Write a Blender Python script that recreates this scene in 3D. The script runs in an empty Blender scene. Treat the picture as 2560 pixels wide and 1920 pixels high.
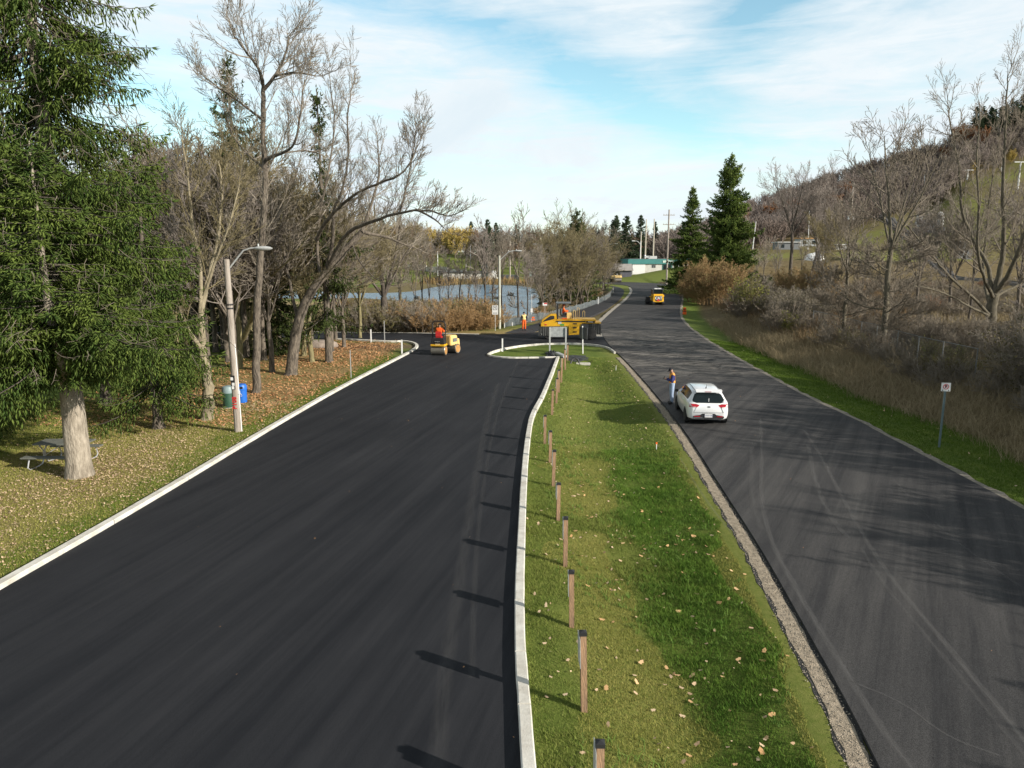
import bpy, bmesh, math, random
import numpy as np
from mathutils import Vector, Matrix

# ------------------------------------------------------------------ camera, world, sun
scene = bpy.context.scene
COL = scene.collection
H0, PITCH, FPX = 7.0, math.radians(10.2), 1777.0
camd = bpy.data.cameras.new("camera"); cam = bpy.data.objects.new("camera", camd); COL.objects.link(cam)
camd.sensor_width = 36.0; camd.lens = 36.0 * FPX / 2560.0; camd.clip_start = 0.1; camd.clip_end = 6000
cam.location = (0, 0, H0); cam.rotation_euler = (math.pi / 2 - PITCH, 0, 0)
scene.camera = cam
scene.view_settings.view_transform = 'Standard'; scene.view_settings.look = 'None'
scene.view_settings.exposure = 0.42; scene.view_settings.gamma = 1.0
scene.cycles.max_bounces = 6; scene.cycles.diffuse_bounces = 3; scene.cycles.transparent_max_bounces = 12

SUN_EL = math.radians(22.0)
SUN_AZ = math.radians(119.5)                      # clockwise from +Y
sdir = Vector((math.sin(SUN_AZ) * math.cos(SUN_EL), math.cos(SUN_AZ) * math.cos(SUN_EL), math.sin(SUN_EL)))
sund = bpy.data.lights.new("sun", 'SUN'); sund.energy = 5.0; sund.angle = math.radians(0.5); sund.color = (1.0, 0.925, 0.82)
sun = bpy.data.objects.new("sun", sund); COL.objects.link(sun); sun.location = (30, -20, 40)
sun.rotation_euler = (-sdir).to_track_quat('-Z', 'Y').to_euler()

world = bpy.data.worlds.new("World"); scene.world = world; world.use_nodes = True
wn, wl = world.node_tree.nodes, world.node_tree.links
wn.clear()
def W(t, **k):
    n = wn.new(t)
    for a, b in k.items(): setattr(n, a, b)
    return n
wout = W('ShaderNodeOutputWorld'); wbg = W('ShaderNodeBackground'); wbg.inputs[1].default_value = 0.1
sky = W('ShaderNodeTexSky'); sky.sky_type = 'NISHITA'; sky.sun_disc = False
sky.sun_elevation = SUN_EL; sky.sun_rotation = SUN_AZ; sky.air_density = 1.0; sky.dust_density = 0.6; sky.ozone_density = 2.0
tc = W('ShaderNodeTexCoord'); sep = W('ShaderNodeSeparateXYZ'); wl.new(tc.outputs['Generated'], sep.inputs[0])
def WM(op, a, b=None, c=None):
    n = W('ShaderNodeMath', operation=op)
    for i, v in enumerate((a, b, c)):
        if v is None: continue
        if isinstance(v, (int, float)): n.inputs[i].default_value = v
        else: wl.new(v, n.inputs[i])
    return n.outputs[0]
az = WM('ARCTAN2', sep.outputs[0], sep.outputs[1])          # 0 ahead, + to the right (radians)
el = WM('ARCSINE', sep.outputs[2])
# cloud field in (azimuth, elevation)
comb = W('ShaderNodeCombineXYZ'); wl.new(az, comb.inputs[0]); wl.new(el, comb.inputs[1])
def wnoise(rot, sc, scale, detail, rough, dist=0.0, off=0.0):
    mp = W('ShaderNodeMapping'); mp.inputs['Rotation'].default_value = (0, 0, rot); mp.inputs['Scale'].default_value = sc
    mp.inputs['Location'].default_value = (off, off * 1.7, 0)
    wl.new(comb.outputs[0], mp.inputs[0])
    n = W('ShaderNodeTexNoise'); n.inputs['Scale'].default_value = scale; n.inputs['Detail'].default_value = detail
    n.inputs['Roughness'].default_value = rough; n.inputs['Distortion'].default_value = dist
    wl.new(mp.outputs[0], n.inputs['Vector']); return n.outputs['Fac']
n_big = wnoise(0.45, (1, 2.4, 1), 3.0, 8, 0.62, 0.6, 3.1)
n_str = wnoise(0.30, (1, 7.0, 1), 5.0, 9, 0.62, 0.9, 0.7)
n_fine = wnoise(-0.15, (1, 3.5, 1), 16.0, 8, 0.62, 0.5, 1.9)
# openings of blue between the clouds: (azimuth deg, elevation deg, half width, half height, tilt deg, weight)
holes = [(0.5, 15.2, 8, 2.0, -24, 0.6), (8, 12.2, 7, 2.0, -24, 0.75), (12.5, 9.6, 5.5, 1.5, -14, 0.65), (17.5, 16.5, 4.5, 2.4, 24, 0.95), (14.5, 12.0, 3, 1.0, -20, 0.5), (23, 18.5, 6, 0.8, 10, 0.8), (30, 16.5, 4, 0.8, 10, 0.4), (-27, 10.8, 7.5, 1.1, -9, 1.1), (-25.0, 8.2, 6, 0.8, -4, 0.7),
         (-8, 17.5, 9, 0.9, -8, 0.55), (-5, 6.5, 6, 0.7, -3, 0.5), (-12, 18.2, 6, 0.6, 0, 0.4)]
acc = None
for (a0, e0, wa, we, tilt, wt) in holes:
    da = WM('SUBTRACT', az, math.radians(a0)); de = WM('SUBTRACT', el, math.radians(e0))
    ct, st = math.cos(math.radians(tilt)), math.sin(math.radians(tilt))
    u = WM('ADD', WM('MULTIPLY', da, ct), WM('MULTIPLY', de, st)); v = WM('SUBTRACT', WM('MULTIPLY', de, ct), WM('MULTIPLY', da, st))
    u = WM('DIVIDE', u, math.radians(wa)); v = WM('DIVIDE', v, math.radians(we))
    r2 = WM('ADD', WM('MULTIPLY', u, u), WM('MULTIPLY', v, v))
    g = WM('MULTIPLY', WM('EXPONENT', WM('MULTIPLY', r2, -0.8)), wt)
    acc = g if acc is None else WM('ADD', acc, g)
nz = WM('ADD', WM('MULTIPLY', n_big, 0.40), WM('ADD', WM('MULTIPLY', n_str, 0.42), WM('MULTIPLY', n_fine, 0.20)))
gap = WM('ADD', WM('MULTIPLY', acc, 0.8), WM('MULTIPLY', WM('SUBTRACT', nz, 0.47), 3.4))
gr = W('ShaderNodeValToRGB'); wl.new(gap, gr.inputs[0])
gr.color_ramp.elements[0].position = -0.0; gr.color_ramp.elements[0].color = (0, 0, 0, 1)
gr.color_ramp.elements[1].position = 1.0; gr.color_ramp.elements[1].color = (1, 1, 1, 1)
# cloud brightness varies a little, dims towards the zenith
cr = W('ShaderNodeValToRGB'); wl.new(n_big, cr.inputs[0])
cr.color_ramp.elements[0].position = 0.32; cr.color_ramp.elements[0].color = (5.9, 6.7, 7.2, 1)
cr.color_ramp.elements[1].position = 0.62; cr.color_ramp.elements[1].color = (6.9, 7.35, 7.6, 1)
zen = W('ShaderNodeMapRange'); wl.new(sep.outputs[2], zen.inputs[0]); zen.inputs[1].default_value = 0.36; zen.inputs[2].default_value = 0.62
zen.inputs[3].default_value = 1.0; zen.inputs[4].default_value = 0.38
sm = W('ShaderNodeVectorMath', operation='MULTIPLY'); wl.new(sky.outputs[0], sm.inputs[0]); sm.inputs[1].default_value = (1.75, 1.95, 1.62)
wmix = W('ShaderNodeMix', data_type='RGBA'); wl.new(gr.outputs[0], wmix.inputs[0])
wl.new(cr.outputs[0], wmix.inputs[6]); wl.new(sm.outputs[0], wmix.inputs[7])
zs = W('ShaderNodeVectorMath', operation='SCALE'); wl.new(wmix.outputs[2], zs.inputs[0]); wl.new(zen.outputs[0], zs.inputs['Scale'])
wl.new(zs.outputs[0], wbg.inputs[0]); wl.new(wbg.outputs[0], wout.inputs[0])

# ------------------------------------------------------------------ projection helpers (photo measurements -> metres)
CP, SP = math.cos(PITCH), math.sin(PITCH)
def _ray(px, py):
    a, b = (px - 1280.0) / FPX, (960.0 - py) / FPX
    return Vector((a, CP + b * SP, -SP + b * CP))
def G(px, py, z=0.0):
    r = _ray(px, py); t = (z - H0) / r.z
    return Vector((r.x * t, r.y * t, z))
def P(px, py, Y):
    r = _ray(px, py); t = Y / r.y
    return Vector((r.x * t, Y, H0 + r.z * t))

# ------------------------------------------------------------------ materials
MATS = {}
def nodes_of(name):
    m = bpy.data.materials.new(name); m.use_nodes = True
    nt = m.node_tree; b = nt.nodes['Principled BSDF']; return m, nt, b
def mat(name, c1, c2=None, scale=8.0, rough=0.7, metal=0.0, bump=0.0, bscale=None, stretch=(1, 1, 1), island=0.0, coord='Object', detail=5.0, spec=None, c3=None, coat=0.0, lo=0.35, hi=0.65):
    if name in MATS: return MATS[name]
    m, nt, b = nodes_of(name); N, L = nt.nodes, nt.links
    b.inputs['Roughness'].default_value = rough; b.inputs['Metallic'].default_value = metal
    if spec is not None: b.inputs['Specular IOR Level'].default_value = spec
    if coat: b.inputs['Coat Weight'].default_value = coat; b.inputs['Coat Roughness'].default_value = 0.08
    c1 = tuple(c1) + (1,); c2 = tuple(c2) + (1,) if c2 else tuple(min(1, v * 0.8) for v in c1[:3]) + (1,)
    t = N.new('ShaderNodeTexCoord'); mp = N.new('ShaderNodeMapping'); mp.inputs['Scale'].default_value = stretch
    L.new(t.outputs[coord], mp.inputs[0])
    n = N.new('ShaderNodeTexNoise'); n.inputs['Scale'].default_value = scale; n.inputs['Detail'].default_value = detail; n.inputs['Roughness'].default_value = 0.65
    L.new(mp.outputs[0], n.inputs['Vector'])
    r = N.new('ShaderNodeValToRGB'); L.new(n.outputs['Fac'], r.inputs[0])
    r.color_ramp.elements[0].position = lo; r.color_ramp.elements[0].color = c1
    r.color_ramp.elements[1].position = hi; r.color_ramp.elements[1].color = c2
    out = r.outputs[0]
    if island:
        g = N.new('ShaderNodeNewGeometry'); r2 = N.new('ShaderNodeValToRGB'); L.new(g.outputs['Random Per Island'], r2.inputs[0])
        r2.color_ramp.elements[0].color = c1; r2.color_ramp.elements[1].color = tuple(c3 or c2[:3]) + (1,)
        mx = N.new('ShaderNodeMix'); mx.data_type = 'RGBA'; mx.inputs[0].default_value = island
        L.new(out, mx.inputs[6]); L.new(r2.outputs[0], mx.inputs[7]); out = mx.outputs[2]
    L.new(out, b.inputs['Base Color'])
    if bump:
        n2 = N.new('ShaderNodeTexNoise'); n2.inputs['Scale'].default_value = bscale or scale * 3; n2.inputs['Detail'].default_value = 6
        L.new(mp.outputs[0], n2.inputs['Vector'])
        bp = N.new('ShaderNodeBump'); bp.inputs['Strength'].default_value = bump; bp.inputs['Distance'].default_value = 0.05
        L.new(n2.outputs['Fac'], bp.inputs['Height']); L.new(bp.outputs[0], b.inputs['Normal'])
    MATS[name] = m; return m

# ------------------------------------------------------------------ mesh helpers
KIDS = {}
def tag(o, label=None, cat=None, group=None, kind=None):
    if label: o['label'] = label
    if cat: o['category'] = cat
    if group: o['group'] = group
    if kind: o['kind'] = kind
    return o
def link(name, me, parent=None):
    o = bpy.data.objects.new(name, me); COL.objects.link(o)
    if parent: o.parent = parent; KIDS.setdefault(parent.name, []).append(o)
    return o
def np_mesh(name, V, Fs, mt, parent=None, smooth=False, mat_idx=None):
    """V (n,3); Fs list of (k,s) int arrays."""
    me = bpy.data.meshes.new(name); V = np.asarray(V, dtype=np.float32)
    me.vertices.add(len(V)); me.vertices.foreach_set('co', V.ravel())
    Fs = [np.asarray(f, dtype=np.int32) for f in Fs if len(f)]
    loops = np.concatenate([f.ravel() for f in Fs]); tot = np.concatenate([np.full(len(f), f.shape[1], dtype=np.int32) for f in Fs])
    st = np.concatenate([[0], np.cumsum(tot)[:-1]]).astype(np.int32)
    me.loops.add(len(loops)); me.loops.foreach_set('vertex_index', loops)
    me.polygons.add(len(tot)); me.polygons.foreach_set('loop_start', st); me.polygons.foreach_set('loop_total', tot)
    if smooth: me.polygons.foreach_set('use_smooth', np.ones(len(tot), dtype=bool))
    for x in (mt if isinstance(mt, (list, tuple)) else [mt]): me.materials.append(x)
    if mat_idx is not None: me.polygons.foreach_set('material_index', np.asarray(mat_idx, dtype=np.int32))
    me.update(calc_edges=True)
    return link(name, me, parent)
class MB:
    def __init__(s): s.v = []; s.f = []
    def add(s, vs, fs, T=None):
        k = len(s.v)
        for p in vs:
            p = Vector(p); s.v.append(tuple(T @ p) if T else tuple(p))
        for f in fs: s.f.append(tuple(i + k for i in f))
    def box(s, c, d, rz=0, T=None, taper=1.0, rx=0, ry=0):
        hx, hy, hz = d[0] / 2, d[1] / 2, d[2] / 2
        R = Matrix.Translation(c) @ Matrix.Rotation(rz, 4, 'Z') @ Matrix.Rotation(ry, 4, 'Y') @ Matrix.Rotation(rx, 4, 'X')
        if T: R = T @ R
        vs = [(-hx, -hy, -hz), (hx, -hy, -hz), (hx, hy, -hz), (-hx, hy, -hz), (-hx * taper, -hy * taper, hz), (hx * taper, -hy * taper, hz), (hx * taper, hy * taper, hz), (-hx * taper, hy * taper, hz)]
        s.add(vs, [(3, 2, 1, 0), (4, 5, 6, 7), (0, 1, 5, 4), (1, 2, 6, 5), (2, 3, 7, 6), (3, 0, 4, 7)], R)
        return s
    def tube(s, pts, rad, n=8, caps=True, T=None):
        pts = [Vector(p) for p in pts]; rad = rad if isinstance(rad, (list, tuple)) else [rad] * len(pts)
        k = len(s.v); ref = None
        for i, p in enumerate(pts):
            t = (pts[min(i + 1, len(pts) - 1)] - pts[max(i - 1, 0)]).normalized()
            if ref is None: ref = Vector((0, 0, 1)) if abs(t.z) < 0.9 else Vector((1, 0, 0))
            a = (ref - t * ref.dot(t)).normalized(); b = t.cross(a); ref = a
            for j in range(n):
                an = 2 * math.pi * j / n; q = p + (a * math.cos(an) + b * math.sin(an)) * rad[i]
                s.v.append(tuple(T @ q) if T else tuple(q))
        for i in range(len(pts) - 1):
            for j in range(n):
                s.f.append((k + i * n + j, k + i * n + (j + 1) % n, k + (i + 1) * n + (j + 1) % n, k + (i + 1) * n + j))
        if caps:
            s.f.append(tuple(k + j for j in reversed(range(n)))); s.f.append(tuple(k + (len(pts) - 1) * n + j for j in range(n)))
        return s
    def prism(s, poly, z0, z1, T=None):
        n = len(poly); s.add([(x, y, z0) for x, y in poly] + [(x, y, z1) for x, y in poly],
              [tuple(reversed(range(n))), tuple(range(n, 2 * n))] + [(i, (i + 1) % n, n + (i + 1) % n, n + i) for i in range(n)], T)
        return s
    def lathe(s, prof, n=16, T=None):
        k = len(prof); vs = [(r * math.cos(2 * math.pi * j / n), r * math.sin(2 * math.pi * j / n), z) for r, z in prof for j in range(n)]
        fs = [(i * n + j, i * n + (j + 1) % n, (i + 1) * n + (j + 1) % n, (i + 1) * n + j) for i in range(k - 1) for j in range(n)]
        fs += [tuple(reversed(range(n))), tuple((k - 1) * n + j for j in range(n))]
        s.add(vs, fs, T); return s
    def build(s, name, mt, parent=None, smooth=False, bevel=0.0):
        me = bpy.data.meshes.new(name); me.from_pydata(s.v, [], s.f); me.materials.append(mt)
        bm = bmesh.new(); bm.from_mesh(me); bmesh.ops.recalc_face_normals(bm, faces=bm.faces[:])
        if bevel: bmesh.ops.bevel(bm, geom=bm.edges[:], offset=bevel, segments=2, affect='EDGES', clamp_overlap=True)
        bm.to_mesh(me); bm.free()
        if smooth:
            me.polygons.foreach_set('use_smooth', [True] * len(me.polygons))
            try: me.set_sharp_from_angle(angle=math.radians(40))
            except Exception: pass
        me.update(); return link(name, me, parent)
def root(name, loc, label, cat, rz=0.0, group=None):
    o = bpy.data.objects.new(name, None); COL.objects.link(o); o.empty_display_size = 0.3
    o.location = loc; o.rotation_euler = (0, 0, rz); tag(o, label, cat, group); return o
def kids(o):
    return KIDS.get(o.name, [])
def proto_of(o):
    return (o, [(c, [g for g in kids(c)]) for c in kids(o)])
def dup(proto, loc, rz=0.0, sc=1.0, label=None, group=None, cat=None, tilt=(0, 0)):
    o, ch = proto; r = o.copy(); COL.objects.link(r); r.location = loc; r.rotation_euler = (tilt[0], tilt[1], rz)
    r.scale = (sc, sc, sc) if isinstance(sc, (int, float)) else sc
    if label: r['label'] = label
    if group: r['group'] = group
    if cat: r['category'] = cat
    for c, gs in ch:
        k = c.copy(); COL.objects.link(k); k.parent = r
        for g in gs:
            q = g.copy(); COL.objects.link(q); q.parent = k
    return r
def drop(proto):
    o, ch = proto; KIDS.pop(o.name, None)
    for c, gs in ch: KIDS.pop(c.name, None)
    for c, gs in ch:
        for g in gs: bpy.data.objects.remove(g)
        bpy.data.objects.remove(c)
    bpy.data.objects.remove(o)
def text_mesh(s, size, mt, name, parent, M, depth=0.004, bold=0.0):
    cu = bpy.data.curves.new(name, 'FONT'); cu.body = s; cu.size = size; cu.extrude = depth; cu.align_x = 'CENTER'; cu.align_y = 'CENTER'; cu.offset = bold
    tmp = bpy.data.objects.new(name, cu); COL.objects.link(tmp)
    dg = bpy.context.evaluated_depsgraph_get(); me = bpy.data.meshes.new_from_object(tmp.evaluated_get(dg))
    bpy.data.objects.remove(tmp); me.transform(M); me.materials.clear(); me.materials.append(mt)
    return link(name, me, parent)
def inpoly(x, y, poly):
    x = np.asarray(x); y = np.asarray(y); c = np.zeros(x.shape, dtype=bool); n = len(poly)
    for i in range(n):
        x0, y0 = poly[i][0], poly[i][1]; x1, y1 = poly[(i + 1) % n][0], poly[(i + 1) % n][1]
        if y0 == y1: continue
        c ^= ((y0 > y) != (y1 > y)) & (x < (x1 - x0) * (y - y0) / (y1 - y0) + x0)
    return c
def pdist(x, y, poly, closed=True):
    d = np.full(np.shape(x), 1e9); n = len(poly)
    for i in range(n if closed else n - 1):
        ax, ay = poly[i][0], poly[i][1]; bx, by = poly[(i + 1) % n][0], poly[(i + 1) % n][1]
        dx, dy = bx - ax, by - ay; L2 = dx * dx + dy * dy + 1e-12
        t = np.clip(((x - ax) * dx + (y - ay) * dy) / L2, 0, 1)
        d = np.minimum(d, np.hypot(x - ax - t * dx, y - ay - t * dy))
    return d
def sstep(a, b, x):
    t = np.clip((np.asarray(x, dtype=float) - a) / (b - a), 0, 1); return t * t * (3 - 2 * t)
def chaikin(pts, it=2):
    pts = [Vector((p[0], p[1])) for p in pts]
    for _ in range(it):
        q = [pts[0]]
        for a, b in zip(pts[:-1], pts[1:]): q += [a * 0.75 + b * 0.25, a * 0.25 + b * 0.75]
        q.append(pts[-1]); pts = q
    return pts
def vnoise(x, y, s, seed=0):
    """cheap smooth value noise"""
    x = np.asarray(x, dtype=float) / s; y = np.asarray(y, dtype=float) / s
    xi, yi = np.floor(x), np.floor(y); fx, fy = x - xi, y - yi; fx = fx * fx * (3 - 2 * fx); fy = fy * fy * (3 - 2 * fy)
    def h(a, b):
        v = np.sin(a * 127.1 + b * 311.7 + seed * 74.7) * 43758.5453; return v - np.floor(v)
    return (h(xi, yi) * (1 - fx) + h(xi + 1, yi) * fx) * (1 - fy) + (h(xi, yi + 1) * (1 - fx) + h(xi + 1, yi + 1) * fx) * fy

# ------------------------------------------------------------------ tube batches
def tube_arrays(polys):
    """polys: (pts Nx3, radii N, sides). Returns V, quads"""
    groups = {}
    for p, r, s in polys: groups.setdefault((len(p), s), []).append((p, r))
    Vs, Fs, off = [], [], 0
    for (n, s), lst in groups.items():
        A = np.array([[tuple(q) for q in p] for p, _ in lst], dtype=float); R = np.array([r for _, r in lst], dtype=float)
        T = np.empty_like(A); T[:, 1:-1] = A[:, 2:] - A[:, :-2]; T[:, 0] = A[:, 1] - A[:, 0]; T[:, -1] = A[:, -1] - A[:, -2]
        T /= np.linalg.norm(T, axis=2, keepdims=True) + 1e-9
        up = np.tile(np.array([0.31, 0.92, 0.24]), (len(lst), 1)); par = np.abs((T[:, 0] * up).sum(1)) > 0.85; up[par] = (0.95, -0.2, 0.24)
        a = up[:, None, :] - T * (T * up[:, None, :]).sum(2, keepdims=True); a /= np.linalg.norm(a, axis=2, keepdims=True) + 1e-9
        b = np.cross(T, a); an = np.arange(s) * 2 * np.pi / s
        ring = A[:, :, None, :] + R[:, :, None, None] * (a[:, :, None, :] * np.cos(an)[None, None, :, None] + b[:, :, None, :] * np.sin(an)[None, None, :, None])
        Vs.append(ring.reshape(-1, 3)); base = (np.arange(len(lst)) * n * s + off)[:, None, None]
        i = np.arange(n - 1)[None, :, None]; j = np.arange(s)[None, None, :]; jn = (j + 1) % s
        q = np.stack([base + i * s + j + 0 * jn, base + i * s + jn, base + (i + 1) * s + jn, base + (i + 1) * s + j], -1).reshape(-1, 4)
        Fs.append(q); off += len(lst) * n * s
    return np.concatenate(Vs), np.concatenate(Fs)
# ------------------------------------------------------------------ plan of the site (metres)
def GL(lst, z=0.0): return [G(a, b, z).xy for a, b in lst]
def extend(a, b, dist):                       # point beyond b on the line a->b
    d = (b - a).normalized(); return b + d * dist
L_left = GL([(0, 1479), (348, 1278), (700, 1063), (862, 969), (982, 907), (1030, 882), (1049, 869), (1040, 859), (1009, 854), (982, 856), (862, 850), (650, 843), (430, 836), (180, 822)])
L_left = [extend(L_left[1], L_left[0], 30)] + L_left
L_left_s = chaikin(L_left, 2)
X_upper = chaikin(GL([(120, 786), (420, 798), (600, 822), (711, 829), (862, 832), (1000, 833), (1136, 835), (1217, 837), (1340, 833), (1499, 811)]), 1)
isl_top = GL([(1540, 884), (1526, 873), (1502, 866), (1447, 861), (1380, 861), (1325, 864), (1271, 871), (1230, 881), (1217, 889)])
isl_bot = GL([(1217, 889), (1226, 894), (1262, 897), (1298, 898), (1391, 896)])
L_right = GL([(1391, 896), (1374, 941), (1351, 996), (1351, 969)][:2] + [(1362, 969), (1351, 996), (1324, 1041), (1315, 1086), (1305, 1162), (1299, 1252), (1292, 1374), (1286, 1504), (1286, 1634), (1294, 1764), (1303, 1920)])
L_right.sort(key=lambda p: -p[1])
L_right.append(extend(L_right[-2], L_right[-1], 25))
L_right_s = chaikin(L_right, 2)
isl_arc = chaikin(isl_top, 2) + chaikin(isl_bot, 1)[1:]
R_left = GL([(2191, 1912), (2121, 1769), (2017, 1582), (1904, 1378), (1800, 1217), (1724, 1097), (1684, 1044), (1641, 990), (1600, 942), (1559, 898), (1526, 868), (1505, 840), (1499, 811), (1509, 800), (1545, 767), (1563, 754), (1578, 737), (1583, 725), (1574, 716), (1558, 712.5), (1500, 709.5), (1400, 707)])
R_left = [extend(R_left[1], R_left[0], 25)] + R_left
R_right = GL([(2560, 1279), (2502, 1246), (2375, 1178), (2249, 1111), (2122, 1043), (2035, 1005), (1936, 951), (1835, 895), (1755, 846), (1712, 812), (1698, 790), (1700, 767), (1705, 746), (1702, 731), (1690, 718), (1667, 709), (1560, 705.5), (1500, 704), (1400, 702)])
R_right = [extend(R_right[1], R_right[0], 30)] + R_right
R_left_s, R_right_s = chaikin(R_left, 2), chaikin(R_right, 2)
path_l = chaikin(GL([(1261, 833), (1290, 823), (1350, 807), (1445, 779), (1515, 750), (1531, 738), (1536, 724), (1530, 716), (1500, 713)]), 2)
path_r = chaikin(GL([(1325, 833), (1350, 826), (1420, 810), (1475, 794), (1540, 760), (1558, 738), (1562, 726), (1548, 717.5), (1520, 714.8)]), 2)
left_poly = L_left_s + X_upper[:-1] + [G(1499, 811).xy, G(1545, 884).xy] + isl_arc + L_right_s[1:]
right_poly = R_left_s + list(reversed(R_right_s))
path_poly = path_l + list(reversed(path_r))
verge_out = GL([(2560, 1149), (2523, 1136), (2460, 1094), (2375, 1060), (2291, 1030), (2206, 1001), (2143, 980), (2080, 950), (1995, 912), (1890, 870), (1827, 836), (1760, 800), (1744, 780), (1742, 750), (1738, 727)])
verge_out = [extend(verge_out[2], verge_out[0], 30)] + verge_out
median_poly = [p for p in L_right_s] + list(R_left_s[:]) 
pond_S = [(1345, 800), (1300, 803), (1255, 800), (1200, 786), (1120, 768), (1030, 752), (900, 748), (780, 752), (700, 745), (640, 735), (700, 727), (800, 729), (900, 733), (1027, 731), (1080, 718), (1145, 711), (1220, 711), (1334, 716), (1350, 740)]
pond = chaikin([G(a, b, -1.0).xy for a, b in pond_S] + [G(*pond_S[0], -1.0).xy], 2)[:-1]
# wooded hill on the right: ridge profile against bearing
ridgeS = [(1500, 625), (1640, 615), (1760, 590), (1850, 545), (1913, 522), (2000, 500), (2103, 470), (2230, 428), (2314, 408), (2366, 396), (2384, 352), (2449, 325), (2560, 292), (2800, 250), (3300, 240), (5200, 300)]
_rp = [P(a, b, 430) for a, b in ridgeS]; ridge_u = np.array([p.x / 430 for p in _rp]); ridge_z = np.array([p.z for p in _rp])
backS = [(-2500, 590), (200, 605), (700, 612), (900, 626), (1100, 634), (1250, 640), (1400, 640), (1500, 640)]
_bp = [P(a, b, 330) for a, b in backS]; back_u = np.array([p.x / 330 for p in _bp]); back_z = np.array([p.z for p in _bp])
rail_c = [G(2900, 770, 0.8).xy, G(2560, 722, 0.8).xy, G(2420, 700, 0.8).xy, G(2200, 676, 0.8).xy, G(2000, 662, 0.8).xy, G(1900, 654, 0.8).xy]
def height(x, y):
    x = np.asarray(x, dtype=float); y = np.asarray(y, dtype=float); z = np.zeros(np.broadcast(x, y).shape)
    u = x / np.maximum(y, 20)
    z += np.interp(u, ridge_u, ridge_z) * np.clip((y - 205) / 225, 0, 1.06) ** 1.12 * sstep(0.15, 0.27, u)
    z += np.interp(u, back_u, back_z) * sstep(222, 335, y) * (1 - sstep(0.10, 0.24, u))
    z += 3.1 * sstep(190, 216, y) * sstep(20, 56, x) * (1 - sstep(95, 140, x)) * (1 - sstep(225, 300, y) * 0.6)
    # bank of rough ground right of the verge
    dv = pdist(x, y, verge_out, closed=False); right = x > np.interp(y, [p[1] for p in verge_out], [p[0] for p in verge_out])
    z += np.where(right, 0.9 * sstep(0, 7, dv), 0) * (1 - sstep(150, 220, y))
    z -= 0.22 * np.exp(-(dv / 1.6) ** 2) * (1 - sstep(95, 120, y))
    # railway shelf
    z = z + 0.5 * (1 - sstep(4, 14, pdist(x, y, rail_c, closed=False)))
    # pond basin
    dp = pdist(x, y, pond); ip = inpoly(x, y, pond)
    sd = np.where(ip, -dp, dp)
    z = z - (1 - sstep(-1.0, 12, sd)) * 1.0 - (1 - sstep(-3.5, 0.3, sd)) * 1.4
    z = np.where(ip, np.minimum(z, -1.06 - np.minimum(dp, 3) * .3), z)
    # swale between the two roads
    dl = pdist(x, y, L_right_s, closed=False); dr = pdist(x, y, R_left_s, closed=False)
    med = inpoly(x, y, [p for p in L_right_s] + [p for p in R_left_s if p[1] < 46] )
    z = z - np.where(med, 0.30 * np.minimum(sstep(0.5, 3.0, dl), sstep(0.5, 2.6, dr)), 0)
    # gentle unevenness of the lawns
    dn = np.minimum(np.minimum(pdist(x, y, L_left_s, closed=False), dl), np.minimum(dr, pdist(x, y, R_right_s, closed=False)))
    z = z + (vnoise(x, y, 5.0, 3) - 0.5) * 0.16 * sstep(0.5, 3.0, dn) + (vnoise(x, y, 1.7, 5) - 0.5) * 0.05 * sstep(0.4, 2.0, dn)
    z = z + (vnoise(x, y, 40, 8) - 0.5) * 5.0 * sstep(240, 400, y) + (vnoise(x, y, 12, 9) - 0.5) * 1.6 * sstep(200, 300, y) * sstep(0.3, 0.5, u)
    inr = inpoly(x, y, left_poly) | inpoly(x, y, right_poly) | inpoly(x, y, path_poly)
    z = np.where(inr, np.minimum(z, -0.03), z)
    return z
def make_lookup(Z):
    Z = Z.reshape(len(gy), len(gx))
    def look(x, y):
        x = np.clip(np.asarray(x, dtype=float), gx[0], gx[-1] - 1e-6); y = np.clip(np.asarray(y, dtype=float), gy[0], gy[-1] - 1e-6)
        i = np.clip(np.searchsorted(gx, x, side='right') - 1, 0, len(gx) - 2); j = np.clip(np.searchsorted(gy, y, side='right') - 1, 0, len(gy) - 2)
        fx = (x - gx[i]) / (gx[i + 1] - gx[i]); fy = (y - gy[j]) / (gy[j + 1] - gy[j])
        return (Z[j, i] * (1 - fx) + Z[j, i + 1] * fx) * (1 - fy) + (Z[j + 1, i] * (1 - fx) + Z[j + 1, i + 1] * fx) * fy
    return look
def hz(x, y): return float(height(x, y))
def onG(px, py, it=5):
    """ground point seen at photo position (px,py), on the uneven ground"""
    z = 0.0
    for _ in range(it): p = G(px, py, z); z = hz(p.x, p.y)
    return Vector((p.x, p.y, z))

# ------------------------------------------------------------------ ground sheet
def axis(segs):
    out = []
    for a, b, s in segs: out += list(np.arange(a, b, s))
    out.append(segs[-1][1]); return np.array(out)
gx = axis([(-1500, -300, 60), (-300, -80, 8), (-80, -34, 1.5), (-34, -2, 0.45), (-2, 22, 0.3), (22, 40, 0.6), (40, 90, 1.6), (90, 400, 6), (400, 1600, 60)])
gy = axis([(-60, 4, 2.0), (4, 42, 0.32), (42, 80, 0.6), (80, 130, 1.2), (130, 240, 2.0), (240, 520, 6), (520, 3000, 80)])
GX, GY = np.meshgrid(gx, gy); GZ = height(GX.ravel(), GY.ravel())
far = sstep(520, 900, GY.ravel()); uu = GX.ravel() / np.maximum(GY.ravel(), 20); GZ = GZ * (1 - far) + far * np.maximum(4, np.interp(uu, ridge_u, ridge_z) * .8 * sstep(.2, .4, uu))
nx, ny = len(gx), len(gy); height = make_lookup(GZ)
I = np.arange(nx * ny).reshape(ny, nx)
Fq = np.stack([I[:-1, :-1].ravel(), I[:-1, 1:].ravel(), I[1:, 1:].ravel(), I[1:, :-1].ravel()], 1)
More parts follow.
